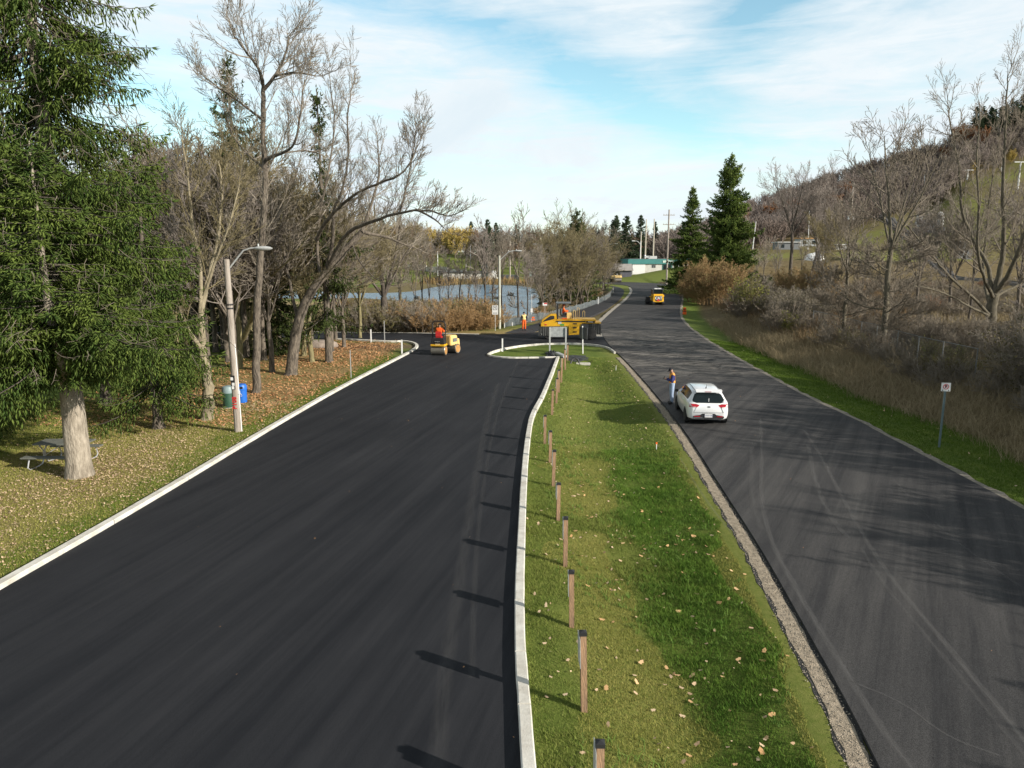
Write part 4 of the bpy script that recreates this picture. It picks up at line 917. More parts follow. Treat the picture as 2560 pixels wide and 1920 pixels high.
def crumple(name, cx, cy, w, d, h, label, seed, mt=M_FAB, n=22, rz=0.0):
    rng = random.Random(seed); V = []; F = []
    for j in range(n + 1):
        for i in range(n + 1):
            u, v = i / n * 2 - 1, j / n * 2 - 1; r = max(abs(u), abs(v)); a = rz; x = u * w / 2 * (1 + .12 * math.sin(v * 5 + seed)); y = v * d / 2 * (1 + .12 * math.sin(u * 4 + seed))
            X, Y_ = cx + x * math.cos(a) - y * math.sin(a), cy + x * math.sin(a) + y * math.cos(a)
            z = hz(X, Y_) + .02 + h * max(0, 1 - r ** 2) * (.45 + .55 * math.sin(u * 6 + seed) * math.cos(v * 5)) * .8 + h * .12 * math.sin(u * 17 + v * 9) * (1 - r)
            V.append((X, Y_, max(z, hz(X, Y_) + .015)))
    for j in range(n):
        for i in range(n): k = j * (n + 1) + i; F.append((k, k + 1, k + n + 2, k + n + 1))
    me = bpy.data.meshes.new(name); me.from_pydata(V, [], F); me.materials.append(mt); me.polygons.foreach_set('use_smooth', [True] * len(F)); o = link(name, me); s = o.modifiers.new('t', 'SOLIDIFY'); s.thickness = .012; tag(o, label, 'fabric'); return o
crumple('filter_fabric', q.x + .1, q.y + .1, 1.5, 2.4, .10, 'black filter fabric lying over the ditch inlet between the posts', 2)
q = onG(1378, 888); crumple('filter_fabric', q.x + .05, q.y + .25, .8, 2.2, .5, 'black fabric heaped at the foot of the left post of the raised metal panel', 5)
q = onG(1458, 912); b = MB(); b.box((q.x, q.y, q.z + .06), (.95, .30, .16), rz=-.08); tag(b.build('concrete_slab', M_KERB, bevel=.02), 'short pale concrete slab in the grass below the black fabric', 'slab')
q = onG(1438, 909); b = MB(); b.tube([(q.x - .35, q.y - .25, q.z + .02), (q.x - .2, q.y - .1, q.z + .3), (q.x, q.y, q.z + .38), (q.x + .18, q.y + .02, q.z + .26), (q.x + .3, q.y - .05, q.z - .05)], .055, 8); tag(b.build('drain_hose', M_BLACK, smooth=True), 'black drain hose arching out of the grass beside the concrete slab', 'hose')
q = onG(1401, 895); b = MB(); b.tube([(q.x - .25, q.y + .5, q.z + .25), (q.x + .25, q.y - .1, q.z + .1)], .12, 10); b.tube([(q.x - .15, q.y + .55, q.z + .28), (q.x + .4, q.y - .05, q.z + .12)], .09, 10); tag(b.build('corrugated_pipe', M_STEEL, smooth=True), 'grey corrugated pipe end poking from the black fabric near the kerb corner', 'pipe')
# ------------------------------------------------------------------ markers, stakes
def marker(px, pb, pt, label, w=.11, group='white marker posts around the junction', rdir=0):
    q = onG(px, pb); t = P(px, pt, q.y); h = t.z - q.z; o = root('marker_post', q, label, 'post', rdir, group)
    b = MB(); b.box((0, 0, h / 2 - .1), (w, w * .8, h + .2)); b.build('post', M_WHITE, o, bevel=.012)
    b = MB(); b.box((0, 0, h + .02), (w * 1.04, w * .85, .02)); b.build('top_plate', M_STEEL, o)
marker(1256, 879, 847, 'white marker post on the tip of the grass island')
marker(1005, 884, 850, 'white marker post at the curved corner of the left kerb')
marker(877, 826, 803, 'white marker post on the far side of the side road')
marker(976, 829, 807, 'white marker post at the trunk of the broad dark tree')
marker(1261, 820, 799, 'white marker stake at the near end of the dark fabric fence', .07); marker(1281, 815, 806, 'short white peg beside the dark fabric fence', .07)
def rod(name, px, pb, pt, r, mt, label, cat='stake', lean=0.0, tip=None):
    q = onG(px, pb); t = P(px, pt, q.y); o = root(name, q, label, cat); h = t.z - q.z
    b = MB(); b.box((0, 0, h / 2 - .05), (r * 2, r * 1.4, h + .1), ry=lean); b.build('stake', mt, o)
    if tip: b = MB(); b.box((lean * h / 2, 0, h), (r * 4, r * 2, .07)); b.build('flag', tip, o)
rod('survey_stake', 878, 945, 876, .022, M_STEEL, 'thin grey metal stake at the left kerb, halfway along the leafy lawn')
rod('survey_stake', 962, 858, 802, .03, M_STEEL, 'tall pale stake standing on the corner lawn near the junction')
rod('survey_stake', 766, 857, 836, .03, M_STEEL, 'short pale stake beside the boulder')
rod('striped_marker', 928, 856, 822, .05, M_WHITE, 'black and white marker stake on the corner lawn', tip=M_BLACK)
rod('survey_stake', 1641, 1124, 1108, .014, M_WHITE, 'small survey stake with orange top in the grass strip', tip=M_ORNG)
rod('survey_stake', 1540, 926, 914, .014, M_WHITE, 'small pale survey peg near the far end of the grass strip')
q = onG(800, 868); o = MB(); rr = random.Random(2); b = MB(); b.lathe([(0, -.2), (.9, -.2), (1.05, .1), (.95, .4), (.6, .55), (0, .58)], 9, Matrix.Translation(q) @ Matrix.Diagonal((1.4, .8, 1, 1))); o = b.build('boulder', mat('boulder_stone', (.36, .30, .25), (.22, .18, .15), scale=2.5, rough=.95, bump=.6), bevel=.03); tag(o, 'flat topped pale boulder on the corner lawn beside the sparse spruce', 'boulder')

# ------------------------------------------------------------------ street lamps
def cobra(px, pb, py_t, label, r0, r1, mt, arm, armh=.45, yy=None, z0=None, extra=None, ht=None, rz=0.0):
    q = onG(px, pb) if yy is None else Vector((P(px, pb, yy).x, yy, hz(P(px, pb, yy).x, yy)))
    h = ht or (P(px, py_t, q.y).z - q.z); o = root('street_lamp', q, label, 'street lamp', rz)
    b = MB(); b.tube([(0, 0, -.2), (0, 0, h * .5), (0, 0, h)], [r0, (r0 + r1) / 2, r1], 14); pole = b.build('pole', mt, o, smooth=True)
    b = MB(); b.tube([(0, 0, h - .45), (arm * .25, 0, h - .12), (arm * .6, 0, h + armh * .8), (arm * .85, 0, h + armh), (arm, 0, h + armh)], .032, 8); b.build('arm', M_STEEL, o, smooth=True)
    b = MB(); b.lathe([(.0, -.10), (.07, -.085), (.11, -.03), (.115, 0), (.09, .05), (.04, .08), (0, .085)], 14, Matrix.Translation((arm + .30, 0, h + armh)) @ Matrix.Diagonal((3.3, 1.35, 1, 1))); hd = b.build('luminaire', M_STEEL, o, smooth=True)
    b = MB(); b.tube([(arm + .12, 0, h + armh + .07), (arm + .12, 0, h + armh + .17)], .035, 8); b.build('photocell', M_STEEL, hd)
    if extra: extra(o, h, pole)
    return o
def pole_extra(o, h, pole):
    b = MB(); b.tube([(.155, -.05, 0), (.145, -.05, h * .3), (.12, -.05, h * .52)], .022, 8); b.build('conduit', M_WHITE, o)
    b = MB(); b.box((.155, -.06, 1.62), (.07, .07, .14)); b.build('conduit_box', M_WHITE, o)
    b = MB(); b.box((-.02, -.162, 2.05), (.17, .01, .56)); t_ = b.build('tag_plate', M_BLACK, o)
    for z, x in ((2.20, -.045), (1.98, .0), (1.84, -.02)): b = MB(); b.box((x - .005, -.170, z), (.10, .006, .12)); b.build('tag_mark', M_WHITE, t_)
    text_mesh('P108', .34, M_REDP, 'painted_number', o, Matrix.Translation((-.0, -.168, 1.22)) @ Matrix.Rotation(math.pi / 2, 4, 'X') @ Matrix.Rotation(math.pi / 2, 4, 'Z') @ Matrix.Diagonal((.75, .75, 1, 1)), .003, .006)
    for z in (h - 1.9, h - 1.75): b = MB(); b.lathe([(.125, -.03), (.14, -.03), (.14, .03), (.125, .03)], 14, Matrix.Translation((0, 0, z))); b.build('band', M_BLACK, o)
cobra(596, 1079, 648, 'weathered wooden lamp pole with a curved arm, white conduit and red painted number', .158, .11, M_WOODG, 1.15, .42, extra=pole_extra)
cobra(1249, 822, 639, 'concrete street lamp with a curved arm in front of the pond', .135, .095, M_CONC, 1.5, .45)
cobra(1508, 700, 619, 'grey street lamp above the footpath bend left of the green building', .12, .08, M_STEEL, 2.2, .8, yy=150)
cobra(1362, 715, 617, 'distant street lamp whose pale head points left out of the dense clump', .12, .08, M_STEEL, 1.8, .5, yy=140, rz=math.pi)
# tall bare poles behind the green building
for i, (px, pt, lb) in enumerate([(1603, 579, 'shortest of the three tall poles behind the green building'), (1616, 548, 'middle one of the three tall poles behind the green building'), (1636, 547, 'rightmost of the three tall poles behind the green building')]):
    t = P(px, pt, 232); z = hz(t.x, 232); b = MB(); b.tube([(t.x, 232, z - .5), (t.x, 232, t.z)], [.28, .16], 8); o = b.build('tall_pole', mat('pale_pole', (.52, .47, .38), (.42, .38, .30)), smooth=True); tag(o, lb, 'pole', 'tall poles behind the green building')
    if i < 2: pass
o = root('street_lamp', (P(1597, 603, 225).x, 225, 2.5), 'far lamp arm pointing left behind the green building', 'street lamp'); h = P(1597, 603, 225).z - 2.5
b = MB(); b.tube([(.6, 0, 0), (.6, 0, h)], .13, 8); b.build('pole', M_STEEL, o); b = MB(); b.tube([(.6, 0, h - 1), (-.4, 0, h), (-1.4, 0, h + .1)], .09, 6); b.build('arm', M_STEEL, o); b = MB(); b.box((-1.7, 0, h + .1), (.9, .35, .22)); b.build('luminaire', M_WHITE, o, bevel=.05)
def utility(px, pt, Y, label, r=.16, arms=1, boxes=0):
    t = P(px, pt, Y); z = hz(t.x, Y); h = t.z - z; o = root('utility_pole', (t.x, Y, z), label, 'utility pole'); b = MB(); b.tube([(0, 0, -.5), (0, 0, h)], [r * 1.3, r], 8); b.build('pole', M_WOODG, o)
    for k in range(arms):
        b = MB(); b.box((0, 0, h * (.93 - .12 * k)), (2.6, .12, .14)); c_ = b.build('crossarm', M_WOODG, o)
        for x in (-1.15, -.5, .5, 1.15): b = MB(); b.tube([(x, 0, h * (.93 - .12 * k) + .07), (x, 0, h * (.93 - .12 * k) + .3)], .05, 6); b.build('insulator', M_STEEL, c_)
    for k in range(boxes): b = MB(); b.lathe([(0, -.55), (.3, -.55), (.33, -.45), (.33, .45), (.3, .55), (0, .55)], 12, Matrix.Translation((-.55 + 1.1 * k, 0, h * .62))); b.build('transformer', M_WHITE, o, smooth=True)
utility(1673, 524, 165, 'tall utility pole with a crossarm left of the two dark spruces', arms=2)
utility(1275, 588, 218, 'pale utility pole with two white transformers on the far pond bank', r=.2, boxes=2)
utility(2134, 457, 205, 'tall pale pole with two white transformers on the hill slope', r=.22, arms=0, boxes=2)
for i, (px, pb, pt, Y, lb) in enumerate([(1176, 674, 614, 238, 'white pole on the green slope beyond the pond, the straighter of two'), (1169, 674, 632, 234, 'leaning white pole on the green slope beyond the pond'), (1094, 668, 628, 240, 'white pole left of the white building beyond the pond'),
                                         (1890, 590, 554, 235, 'leaning white pole on the green slope right of the dark spruces'), (2024, 560, 520, 250, 'short white pole behind the leaning bare tree'), (2312, 478, 436, 330, 'thin white pole high on the green slope'), (2504, 455, 410, 330, 'thin white pole on the slope behind the big right tree')]):
    t = P(px, pt, Y); z = hz(t.x, Y); t0 = P(px - (8 if i in (1, 3) else 0), pb, Y); b = MB(); b.tube([(t0.x, Y, min(z, t0.z)), (t.x, Y, t.z)], [.17, .10], 8); tag(b.build('slope_pole', M_WHITE), lb, 'pole', 'white poles on the far slopes')

# ------------------------------------------------------------------ signs
def psign():
    q = onG(1238, 827); o = root('parking_sign', q, 'white sign with framed symbol and arrow on a thin post beside the concrete lamp', 'sign', math.radians(-4)); h = 2.4
    b = MB(); b.tube([(0, 0, -.1), (0, 0, h)], .03, 8); b.build('post', M_STEEL, o)
    b = MB(); b.box((0, -.04, h - .43), (.56, .015, .86)); p = b.build('panel', M_WHITE, o, bevel=.004)
    b = MB(); z = h - .24
    for c, d in (((0, z + .17), (.36, .035)), ((0, z - .17), (.36, .035)), ((-.17, z), (.035, .36)), ((.17, z), (.035, .36))): b.box((c[0], -.051, c[1]), (d[0], .006, d[1]))
    b.build('symbol_frame', M_BLACK, p); text_mesh('P', .22, M_BLACK, 'symbol', p, Matrix.Translation((0, -.052, z)) @ Matrix.Rotation(math.pi / 2, 4, 'X') @ Matrix.Diagonal((-1, 1, 1, 1)), .002, .01)
    b = MB(); b.box((0, -.051, h - .72), (.26, .006, .04)); b.prism([(-.2, h - .72), (-.12, h - .67), (-.12, h - .77)], .048, .054, Matrix.Rotation(math.pi / 2, 4, 'X')); b.prism([(.2, h - .72), (.12, h - .67), (.12, h - .77)], .048, .054, Matrix.Rotation(math.pi / 2, 4, 'X')); b.build('arrow', M_BLACK, p)
psign()
def noparking():
    q = onG(2347, 1118); o = root('no_parking_sign', q, 'small white no parking sign with red ring on a steel post on the right verge', 'sign', math.radians(-10)); h = P(2372, 957, q.y).z - q.z
    b = MB(); b.box((0, 0, h / 2 - .1), (.055, .035, h + .2)); b.box((-.03, -.02, h / 2 - .1), (.008, .03, h + .2)); b.box((.03, -.02, h / 2 - .1), (.008, .03, h + .2)); b.build('post', plain('sign_post_green', (.16, .22, .23), .55, metal=.3), o)
    b = MB(); b.box((0, -.045, h - .15), (.32, .012, .32)); p = b.build('panel', M_WHITE, o, bevel=.005); z = h - .135
    b = MB(); k = 28
    b.tube([(.088 * math.cos(a), -.054, z + .088 * math.sin(a)) for a in np.linspace(0, 2 * math.pi, k)], .011, 5, caps=False); b.tube([(-.062, -.055, z + .062), (.062, -.055, z - .062)], .009, 5); b.build('red_ring', M_REDP, p)
    text_mesh('P', .15, M_BLACK, 'letter_p', p, Matrix.Translation((0, -.0535, z)) @ Matrix.Rotation(math.pi / 2, 4, 'X'), .001, .006)
    for s in (-1, 1): b = MB(); b.prism([(s * .13, h - .27), (s * .09, h - .245), (s * .09, h - .295)], .051, .056, Matrix.Rotation(math.pi / 2, 4, 'X')); b.build('arrow', M_BLACK, p)
noparking()
q = onG(1362, 798); t = P(1362, 757, q.y); o = root('notice_sign', q, 'small red and white notice above the fabric fence left of the roller canopy', 'sign'); h = t.z - q.z
b = MB(); b.box((0, 0, h / 2), (.07, .05, h)); b.build('post', M_WOODG, o); b = MB(); b.box((0, -.05, h - .16), (.52, .02, .32)); p = b.build('panel', M_WHITE, o); b = MB(); b.box((.07, -.064, h - .08), (.36, .006, .13)); b.build('red_band', M_REDP, p)
q = onG(1329, 805); t = P(1329, 736, q.y); o = root('barricade', q, 'orange and white barricade with a tall white rod behind the fabric fence', 'barricade'); h = t.z - q.z
b = MB(); b.tube([(0, 0, 0), (0, 0, h)], .02, 6); b.build('rod', M_WHITE, o); b = MB(); b.box((0, 0, h * .42), (.22, .04, .42)); b.build('plate', M_WHITE, o); b = MB(); b.box((0, 0, h * .16), (.62, .06, .16)); b.box((0, 0, h * .08), (.75, .06, .10)); b.build('rail', M_ORNG, o)
# barrels at the far bend
def barrel(px, pb, label, s=1.0):
    q = onG(px, pb); o = root('traffic_barrel', q, label, 'traffic barrel', 0, 'orange traffic barrels at the far bend')
    b = MB(); b.lathe([(0, 0), (.30, 0), (.31, .05), (.28, .08), (.27, .34), (.25, .36), (.24, .62), (.22, .64), (.20, .92), (.17, 1.0), (0, 1.02)], 16, Matrix.Diagonal((s, s, s, 1))); b.build('barrel', M_ORNG, o, smooth=True)
    for z in (.42, .72): b = MB(); b.lathe([(.262 * s, z * s), (.262 * s, (z + .11) * s), (.24 * s, (z + .11) * s), (.24 * s, z * s)], 16); b.build('stripe', M_BLACK, o)
barrel(1711, 786, 'orange barrel on the verge beside the right edge of the road', .85); barrel(1696, 709, 'orange barrel at the top of the far bend', 1.6); barrel(1703, 706, 'second orange barrel at the top of the far bend, right of the first', 1.4)
# ------------------------------------------------------------------ bins, picnic table
def bins():
    q = onG(573, 1018); o = root('litter_bin', q, 'round dark green litter bin with a grey lid behind the wooden lamp pole', 'litter bin')
    b = MB(); b.lathe([(0, 0), (.26, 0), (.27, .03), (.265, .40), (.27, .72), (0, .72)], 20); b.build('bin_body', M_GRN, o, smooth=True)
    b = MB(); b.lathe([(.285, .70), (.29, .76), (.275, .90), (.24, .99), (.12, 1.03), (0, 1.04)], 20); b.build('lid', M_GLID, o, smooth=True)
    b = MB(); b.lathe([(0, -.02), (.34, -.02), (.34, .03), (0, .03)], 20); b.build('base_plate', M_STEEL, o)
    q = onG(606, 1008); o = root('recycling_bin', q, 'blue recycling bin with a white symbol right of the wooden lamp pole', 'recycling bin')
    b = MB(); b.lathe([(0, .06), (.22, .06), (.225, .10), (.24, .66), (0, .66)], 20); b.build('bin_body', M_BLUE2, o, smooth=True)
    b = MB(); b.lathe([(.25, .64), (.26, .70), (.25, .86), (.20, .94), (0, .97)], 20); l_ = b.build('lid', M_BLUE2, o, smooth=True)
    b = MB(); b.box((.03, -.235, .80), (.24, .06, .09)); b.build('opening', M_BLACK, l_)
    b = MB()
    for k in range(3):
        a = k * 2.094 + .5; a2 = a + 1.35; b.tube([(.04 + .065 * math.cos(a), -.245, .44 + .065 * math.sin(a)), (.04 + .05 * math.cos((a + a2) / 2), -.25, .44 + .05 * math.sin((a + a2) / 2)), (.04 + .065 * math.cos(a2), -.245, .44 + .065 * math.sin(a2))], .014, 5)
    b.build('recycling_symbol', M_WHITE, o)
    b = MB(); b.tube([(0, 0, -.1), (0, 0, .1)], .09, 8); b.build('foot', M_BLACK, o)
bins()
def picnic():
    q = onG(75, 1178); o = root('picnic_table', q, 'grey picnic table with tubular legs beside the huge spruce', 'picnic table', 0)
    M_PT = mat('grey_green_planks', (.17, .175, .15), (.11, .115, .10), scale=5, rough=.7, stretch=(.5, 4, 1)); mt2 = plain('tube_steel', (.62, .62, .64), .35, metal=.5)
    b = MB()
    for i in range(5): b.box((.62, .38 + i * .15 + .30, .74), (1.75, .14, .045))
    b.build('tabletop', M_PT, o, bevel=.006)
    for y in (0.02, 1.55):
        b = MB(); b.box((.62, y + .0, .44), (1.75, .13, .045)); b.box((.62, y + .14, .44), (1.75, .13, .045)); b.build('bench', M_PT, o, bevel=.006)
    for x in (-.02, 1.26):
        b = MB(); b.tube([(x, .1, .42), (x, .02, .30), (x, -.05, .12), (x, .05, .03), (x, .4, .03), (x, .68, .06), (x, .80, .22), (x, .80, .5), (x, .68, .64), (x, .62, .72)], .022, 8); b.build('leg', mt2, o, smooth=True)
        b = MB(); b.tube([(x, 1.62, .42), (x, 1.70, .30), (x, 1.75, .12), (x, 1.66, .03), (x, 1.3, .03), (x, 1.0, .06), (x, .88, .22), (x, .88, .5), (x, 1.02, .64), (x, 1.08, .72)], .022, 8); b.build('leg', mt2, o, smooth=True)
    b = MB(); b.tube([(-.02, .84, .30), (.6, .84, .68)], .014, 6); b.tube([(1.26, .84, .30), (.7, .84, .68)], .014, 6); b.build('brace', mt2, o)
picnic()
# ------------------------------------------------------------------ fabric fence beside the footpath
def silt():
    line = [onG(*p) for p in [(1261, 819.5), (1281, 815), (1310, 809), (1344, 802), (1385, 792), (1430, 780), (1470, 769), (1495, 762), (1513, 752), (1526, 742), (1533, 732), (1534, 724)]]
    o = root('fabric_fence', line[0], 'long dark fabric silt fence sagging between stakes along the footpath', 'fence'); L2 = densify([p.xy for p in line], .25); V = []; F = []; rng = random.Random(4)
    for i, p in enumerate(L2):
        s = math.sin(i * .25 * 2 * math.pi / 2.4); h = .86 - .10 * (1 - s) * .5 + rng.uniform(-.01, .01) ; w = .05 * math.sin(i * .9) + rng.uniform(-.02, .02); z = hz(p.x, p.y) - line[0].z
        for k in range(6): V.append((p.x - line[0].x + w * math.sin(k * 1.3 + i * .3), p.y - line[0].y + w * math.cos(k * 1.1), z + h * k / 5))
    for i in range(len(L2) - 1):
        for k in range(5): a = i * 6 + k; F.append((a, a + 6, a + 7, a + 1))
    me = bpy.data.meshes.new('fabric'); me.from_pydata(V, [], F); me.materials.append(M_FABF); me.polygons.foreach_set('use_smooth', [True] * len(F)); f = link('fabric', me, o); s = f.modifiers.new('t', 'SOLIDIFY'); s.thickness = .015
    for i in range(0, len(L2), 9): p = L2[i]; b = MB(); b.box((p.x - line[0].x, p.y - line[0].y + .06, hz(p.x, p.y) - line[0].z + .5), (.05, .04, 1.05)); b.build('stake', M_WOODG, o)
silt()
q = onG(1492, 763); b = MB(); b.box((q.x + .15, q.y - .4, q.z + .6), (.09, .06, 1.3)); tag(b.build('marker_post', M_WHITE), 'white stake leaning on the fabric fence by the footpath, right of the roller', 'post')
# chain link fence on the right bank
def chain():
    line = [onG(*p) for p in [(2030, 835), (2107, 856), (2149, 870), (2188, 881), (2239, 902), (2290, 925), (2350, 945), (2433, 975)]]
    o = root('chain_link_fence', line[0], 'grey chain link fence half hidden in the dry weeds of the right bank', 'fence'); M_W = plain('fence_wire', (.20, .205, .20), .6, metal=.4); pol = []
    loc = [p - line[0] for p in line]
    for p in loc: b = MB(); b.tube([(p.x, p.y, p.z - .2), (p.x, p.y, p.z + 1.85)], .032, 7); b.build('post', M_W, o)
    b = MB(); b.tube([(p.x, p.y, p.z + 1.82) for p in loc], .02, 6); b.build('top_rail', M_W, o)
    for a, c in zip(loc[:-1], loc[1:]):
        L = (c - a).xy.length; n = int(L / .16)
        for i in range(-12, n):
            for sgn in (1, -1):
                s0 = i * .16; pts = []
                for hgt in (0.0, 1.8):
                    s = s0 + (hgt if sgn > 0 else 1.8 - hgt)
                    pts.append((s, hgt))
                (s1, h1), (s2, h2) = pts
                if s2 == s1: continue
                def clip(s, h, s_, h_):
                    if s < 0: f = (0 - s) / (s_ - s); return 0, h + (h_ - h) * f
                    if s > L: f = (L - s) / (s_ - s); return L, h + (h_ - h) * f
                    return s, h
                if max(s1, s2) <= 0 or min(s1, s2) >= L: continue
                A_ = clip(s1, h1, s2, h2); B_ = clip(s2, h2, s1, h1); f1, f2 = A_[0] / L, B_[0] / L
                pa, pb = a.lerp(c, f1), a.lerp(c, f2); pol.append(([(pa.x, pa.y, pa.z + A_[1]), (pb.x, pb.y, pb.z + B_[1])], [.003, .003], 3))
    V, F = tube_arrays(pol); np_mesh('mesh', V, [F], M_W, o)
chain()
# ------------------------------------------------------------------ buildings
def main_building():
    Y = 219; x0 = P(1572, 680, Y).x; z0 = 1.2; o = root('green_building', (x0, Y, z0), 'low white building with broad teal parapet at the top of the grassy rise', 'building', math.radians(3))
    M_BW = mat('white_block_wall', (.60, .58, .54), (.48, .46, .42), scale=.6, rough=.9); M_TEAL = plain('teal_cladding', (.045, .20, .19), .6, var=.2, sc=.5)
    b = MB(); b.box((12, 6, 1.9), (24, 12, 4.2)); b.build('wall', M_BW, o)
    b = MB(); b.box((12.2, 6, 4.15), (25.2, 12.8, 1.45)); b.build('parapet', M_TEAL, o, bevel=.03)
    b = MB(); b.box((12.2, 6, 4.95), (24.4, 12.2, .12)); rf = b.build('roof', M_SLAT, o)
    b = MB(); b.box((7.6, 2.2, 5.4), (2.6, 1.6, .9)); b.box((5.9, 2.0, 5.6), (1.6, 1.2, .6)); b.build('roof_unit', M_STEEL, rf)
    b = MB(); b.lathe([(0, -.3), (.25, -.2), (.32, 0), (.25, .2), (0, .3)], 10, Matrix.Translation((5.1, 1, 5.9))); b.tube([(5.1, 1, 4.9), (5.1, 1, 5.7)], .05, 6); b.build('globe_lamp', M_WHITE, rf)
    b = MB(); b.box((3.0, -.05, 2.0), (3.8, .12, 3.3));  d = b.build('shutter_door', M_WHITE, o)
    for k in range(9): b = MB(); b.box((3.0, -.12, .7 + k * .34), (3.7, .02, .03)); b.build('shutter_rib', M_STEEL, d)
    for x in (7.3, 7.95): b = MB(); b.box((x, -.03, 2.75), (.42, .08, .85)); w = b.build('window', M_GLASS, o); b = MB(); b.box((x - .26, -.05, 2.75), (.06, .10, .95)); b.build('frame', M_WHITE, w)
    b = MB(); b.box((11.8, -.02, 2.3), (3.2, .06, 2.2)); dd = b.build('entrance', plain('entrance_green', (.03, .12, .10), .5), o)
    for x in (11.1, 12.5): b = MB(); b.box((x, -.08, 2.3), (1.0, .05, 1.7)); b.build('door', M_GLASS, dd)
    for x in (14.8, 15.9, 17.6, 18.8, 21): b = MB(); b.box((x, -.03, 2.7), (.75, .08, 1.3)); w = b.build('window', M_GLASS, o); b = MB(); b.box((x + .48, -.05, 2.7), (.12, .10, 1.4)); b.build('frame', M_WHITE, w)
    b = MB(); b.box((11.9, -.48, 4.15), (3.2, .1, .62)); sg = b.build('wall_sign', plain('sign_cream', (.62, .70, .62), .6), o); b = MB(); b.box((11.75, -.54, 4.13), (2.3, .02, .16)); b.build('lettering_band', plain('sign_grey', (.40, .48, .46), .6), sg)
    b = MB(); b.box((15.6, -.48, 4.0), (2.0, .1, .75)); b.build('light_blue_sign', plain('sign_blue', (.35, .65, .75), .6), o)
main_building()
def grey_house():
    Y = 212; x0 = P(1524, 690, Y).x; o = root('grey_shed', (x0, Y, hz(x0, Y)), 'low grey shed with a pale sloping roof left of the green building', 'building'); z = 0
    b = MB(); b.box((3, 3, 1.2), (7, 6, 3.0)); b.build('wall', mat('shed_wall', (.10, .10, .12), (.07, .07, .09), scale=.8), o)
    b = MB(); b.add([(-.9, -.6, 2.5), (6.9, -.6, 2.5), (6.9, 3, 4.3), (-.9, 3, 4.3), (6.9, 6.6, 2.5), (-.9, 6.6, 2.5), (-.9, -.6, 2.35), (6.9, -.6, 2.35), (6.9, 6.6, 2.35), (-.9, 6.6, 2.35)], [(0, 1, 2, 3), (3, 2, 4, 5), (6, 7, 1, 0), (9, 8, 7, 6), (5, 4, 8, 9), (0, 3, 5, 9, 6), (1, 7, 8, 4, 2)]); b.build('roof', mat('shed_roof', (.34, .31, .29), (.26, .24, .22), scale=1), o)
    b = MB(); b.box((2, -.03, 1.5), (2.2, .08, 1.0)); b.build('window', M_GLASS, o)
grey_house()
def pond_building():
    Y = 222; x0 = P(1107, 690, Y).x; x1 = P(1232, 690, Y).x; z0 = P(1100, 702, Y).z; W_ = x1 - x0; o = root('white_building', (x0, Y, z0), 'long low white building with a dark roof on the far bank of the pond', 'building')
    b = MB(); b.box((W_ / 2, 3, 1.1), (W_, 6, 2.7)); b.build('wall', mat('pale_wall', (.66, .63, .58), (.55, .52, .48), scale=.5), o)
    b = MB(); b.box((W_ / 2 - .6, 3, 2.62), (W_ + .6, 6.8, .35)); b.build('roof', M_DGREY, o, bevel=.05)
    b = MB(); b.box((W_ + .4, 2.5, 2.1), (1.6, 3, 1.9)); b.box((W_ + 1.2, 2.5, .6), (2.0, 3, .9)); b.build('end_bay', M_WHITE, o, bevel=.1)
    for k in range(8): b = MB(); b.box((1.0 + k * W_ / 8.3, -.02, 1.1), (.10, .06, 2.5)); b.build('pilaster', M_STEEL, o)
    b = MB(); b.box((W_ + 5, 4, .9), (6, 5, 1.6)); b.build('annex', M_DGREY, o)
    o = root('retaining_wall', G(1025, 657, 3).to_3d(), 'long pale wall sloping down the green bank to the white building', 'wall'); pol = [P(a, b_, Y_) for a, b_, Y_ in [(1020, 661, 262), (1066, 666, 255), (1120, 672, 246), (1166, 679, 236)]]; o.location = pol[0]
    b = MB(); a0 = pol[0]
    for a, c in zip(pol[:-1], pol[1:]):
        m_ = (a + c) / 2 - a0; L = (c - a).length; ang = math.atan2((c - a).y, (c - a).x); b.box((m_.x, m_.y, m_.z - .8), (L, .4, 2.2), rz=ang)
    b.build('wall_panel', M_KERB, o)
pond_building()
q = P(1329, 672, 236); o = root('utility_cabinet', (q.x, 236, hz(q.x, 236)), 'small pale green cabinet on the slope beyond the pond', 'cabinet'); b = MB(); b.box((0, 0, .9), (1.6, .9, 1.7)); b.build('housing', plain('cabinet_green', (.42, .55, .52), .5), o, bevel=.04); b = MB(); b.box((0, 0, 1.8), (1.75, 1.05, .12)); b.build('lid', M_STEEL, o)
# ski hill equipment on the right
def tank(px, py, Y, w, h, label):
    q = P(px, py, Y); o = root('storage_tank', (q.x, Y, q.z), label, 'tank', 0, 'white tanks on the hill'); b = MB(); b.lathe([(0, 0), (w / 2, 0), (w / 2, h * .78), (w * .42, h * .9), (w * .2, h), (0, h * 1.02)], 16); b.build('shell', mat('tank_white', (.52, .52, .50), (.38, .38, .36), scale=.6), o, smooth=True)
    b = MB(); b.lathe([(w * .505, h * .4), (w * .52, h * .4), (w * .52, h * .44), (w * .505, h * .44)], 16); b.build('hoop', M_STEEL, o)
    b = MB(); b.box((0, 0, -1.0), (w * 1.1, w * 1.1, 2.2)); b.build('plinth', M_DGREY, o)
tank(2296, 573, 215, 1.9, 4.2, 'white rounded tank on the dark platform, left of two'); tank(2348, 568, 215, 2.1, 4.4, 'white rounded tank on the dark platform, right of two')
q = P(2258, 578, 214); q2 = P(2450, 583, 214); o = root('steel_platform', (q.x, 214, q.z), 'long dark steel platform carrying the two white tanks on the hill', 'platform'); b = MB(); b.box(((q2.x - q.x) / 2, 0, -.2), (q2.x - q.x, 2.2, .6)); b.box(((q2.x - q.x) * .32, .3, 1.6), (4.2, 2.0, 3.4)); b.build('deck', plain('dark_steel', (.03, .032, .036), .8), o)
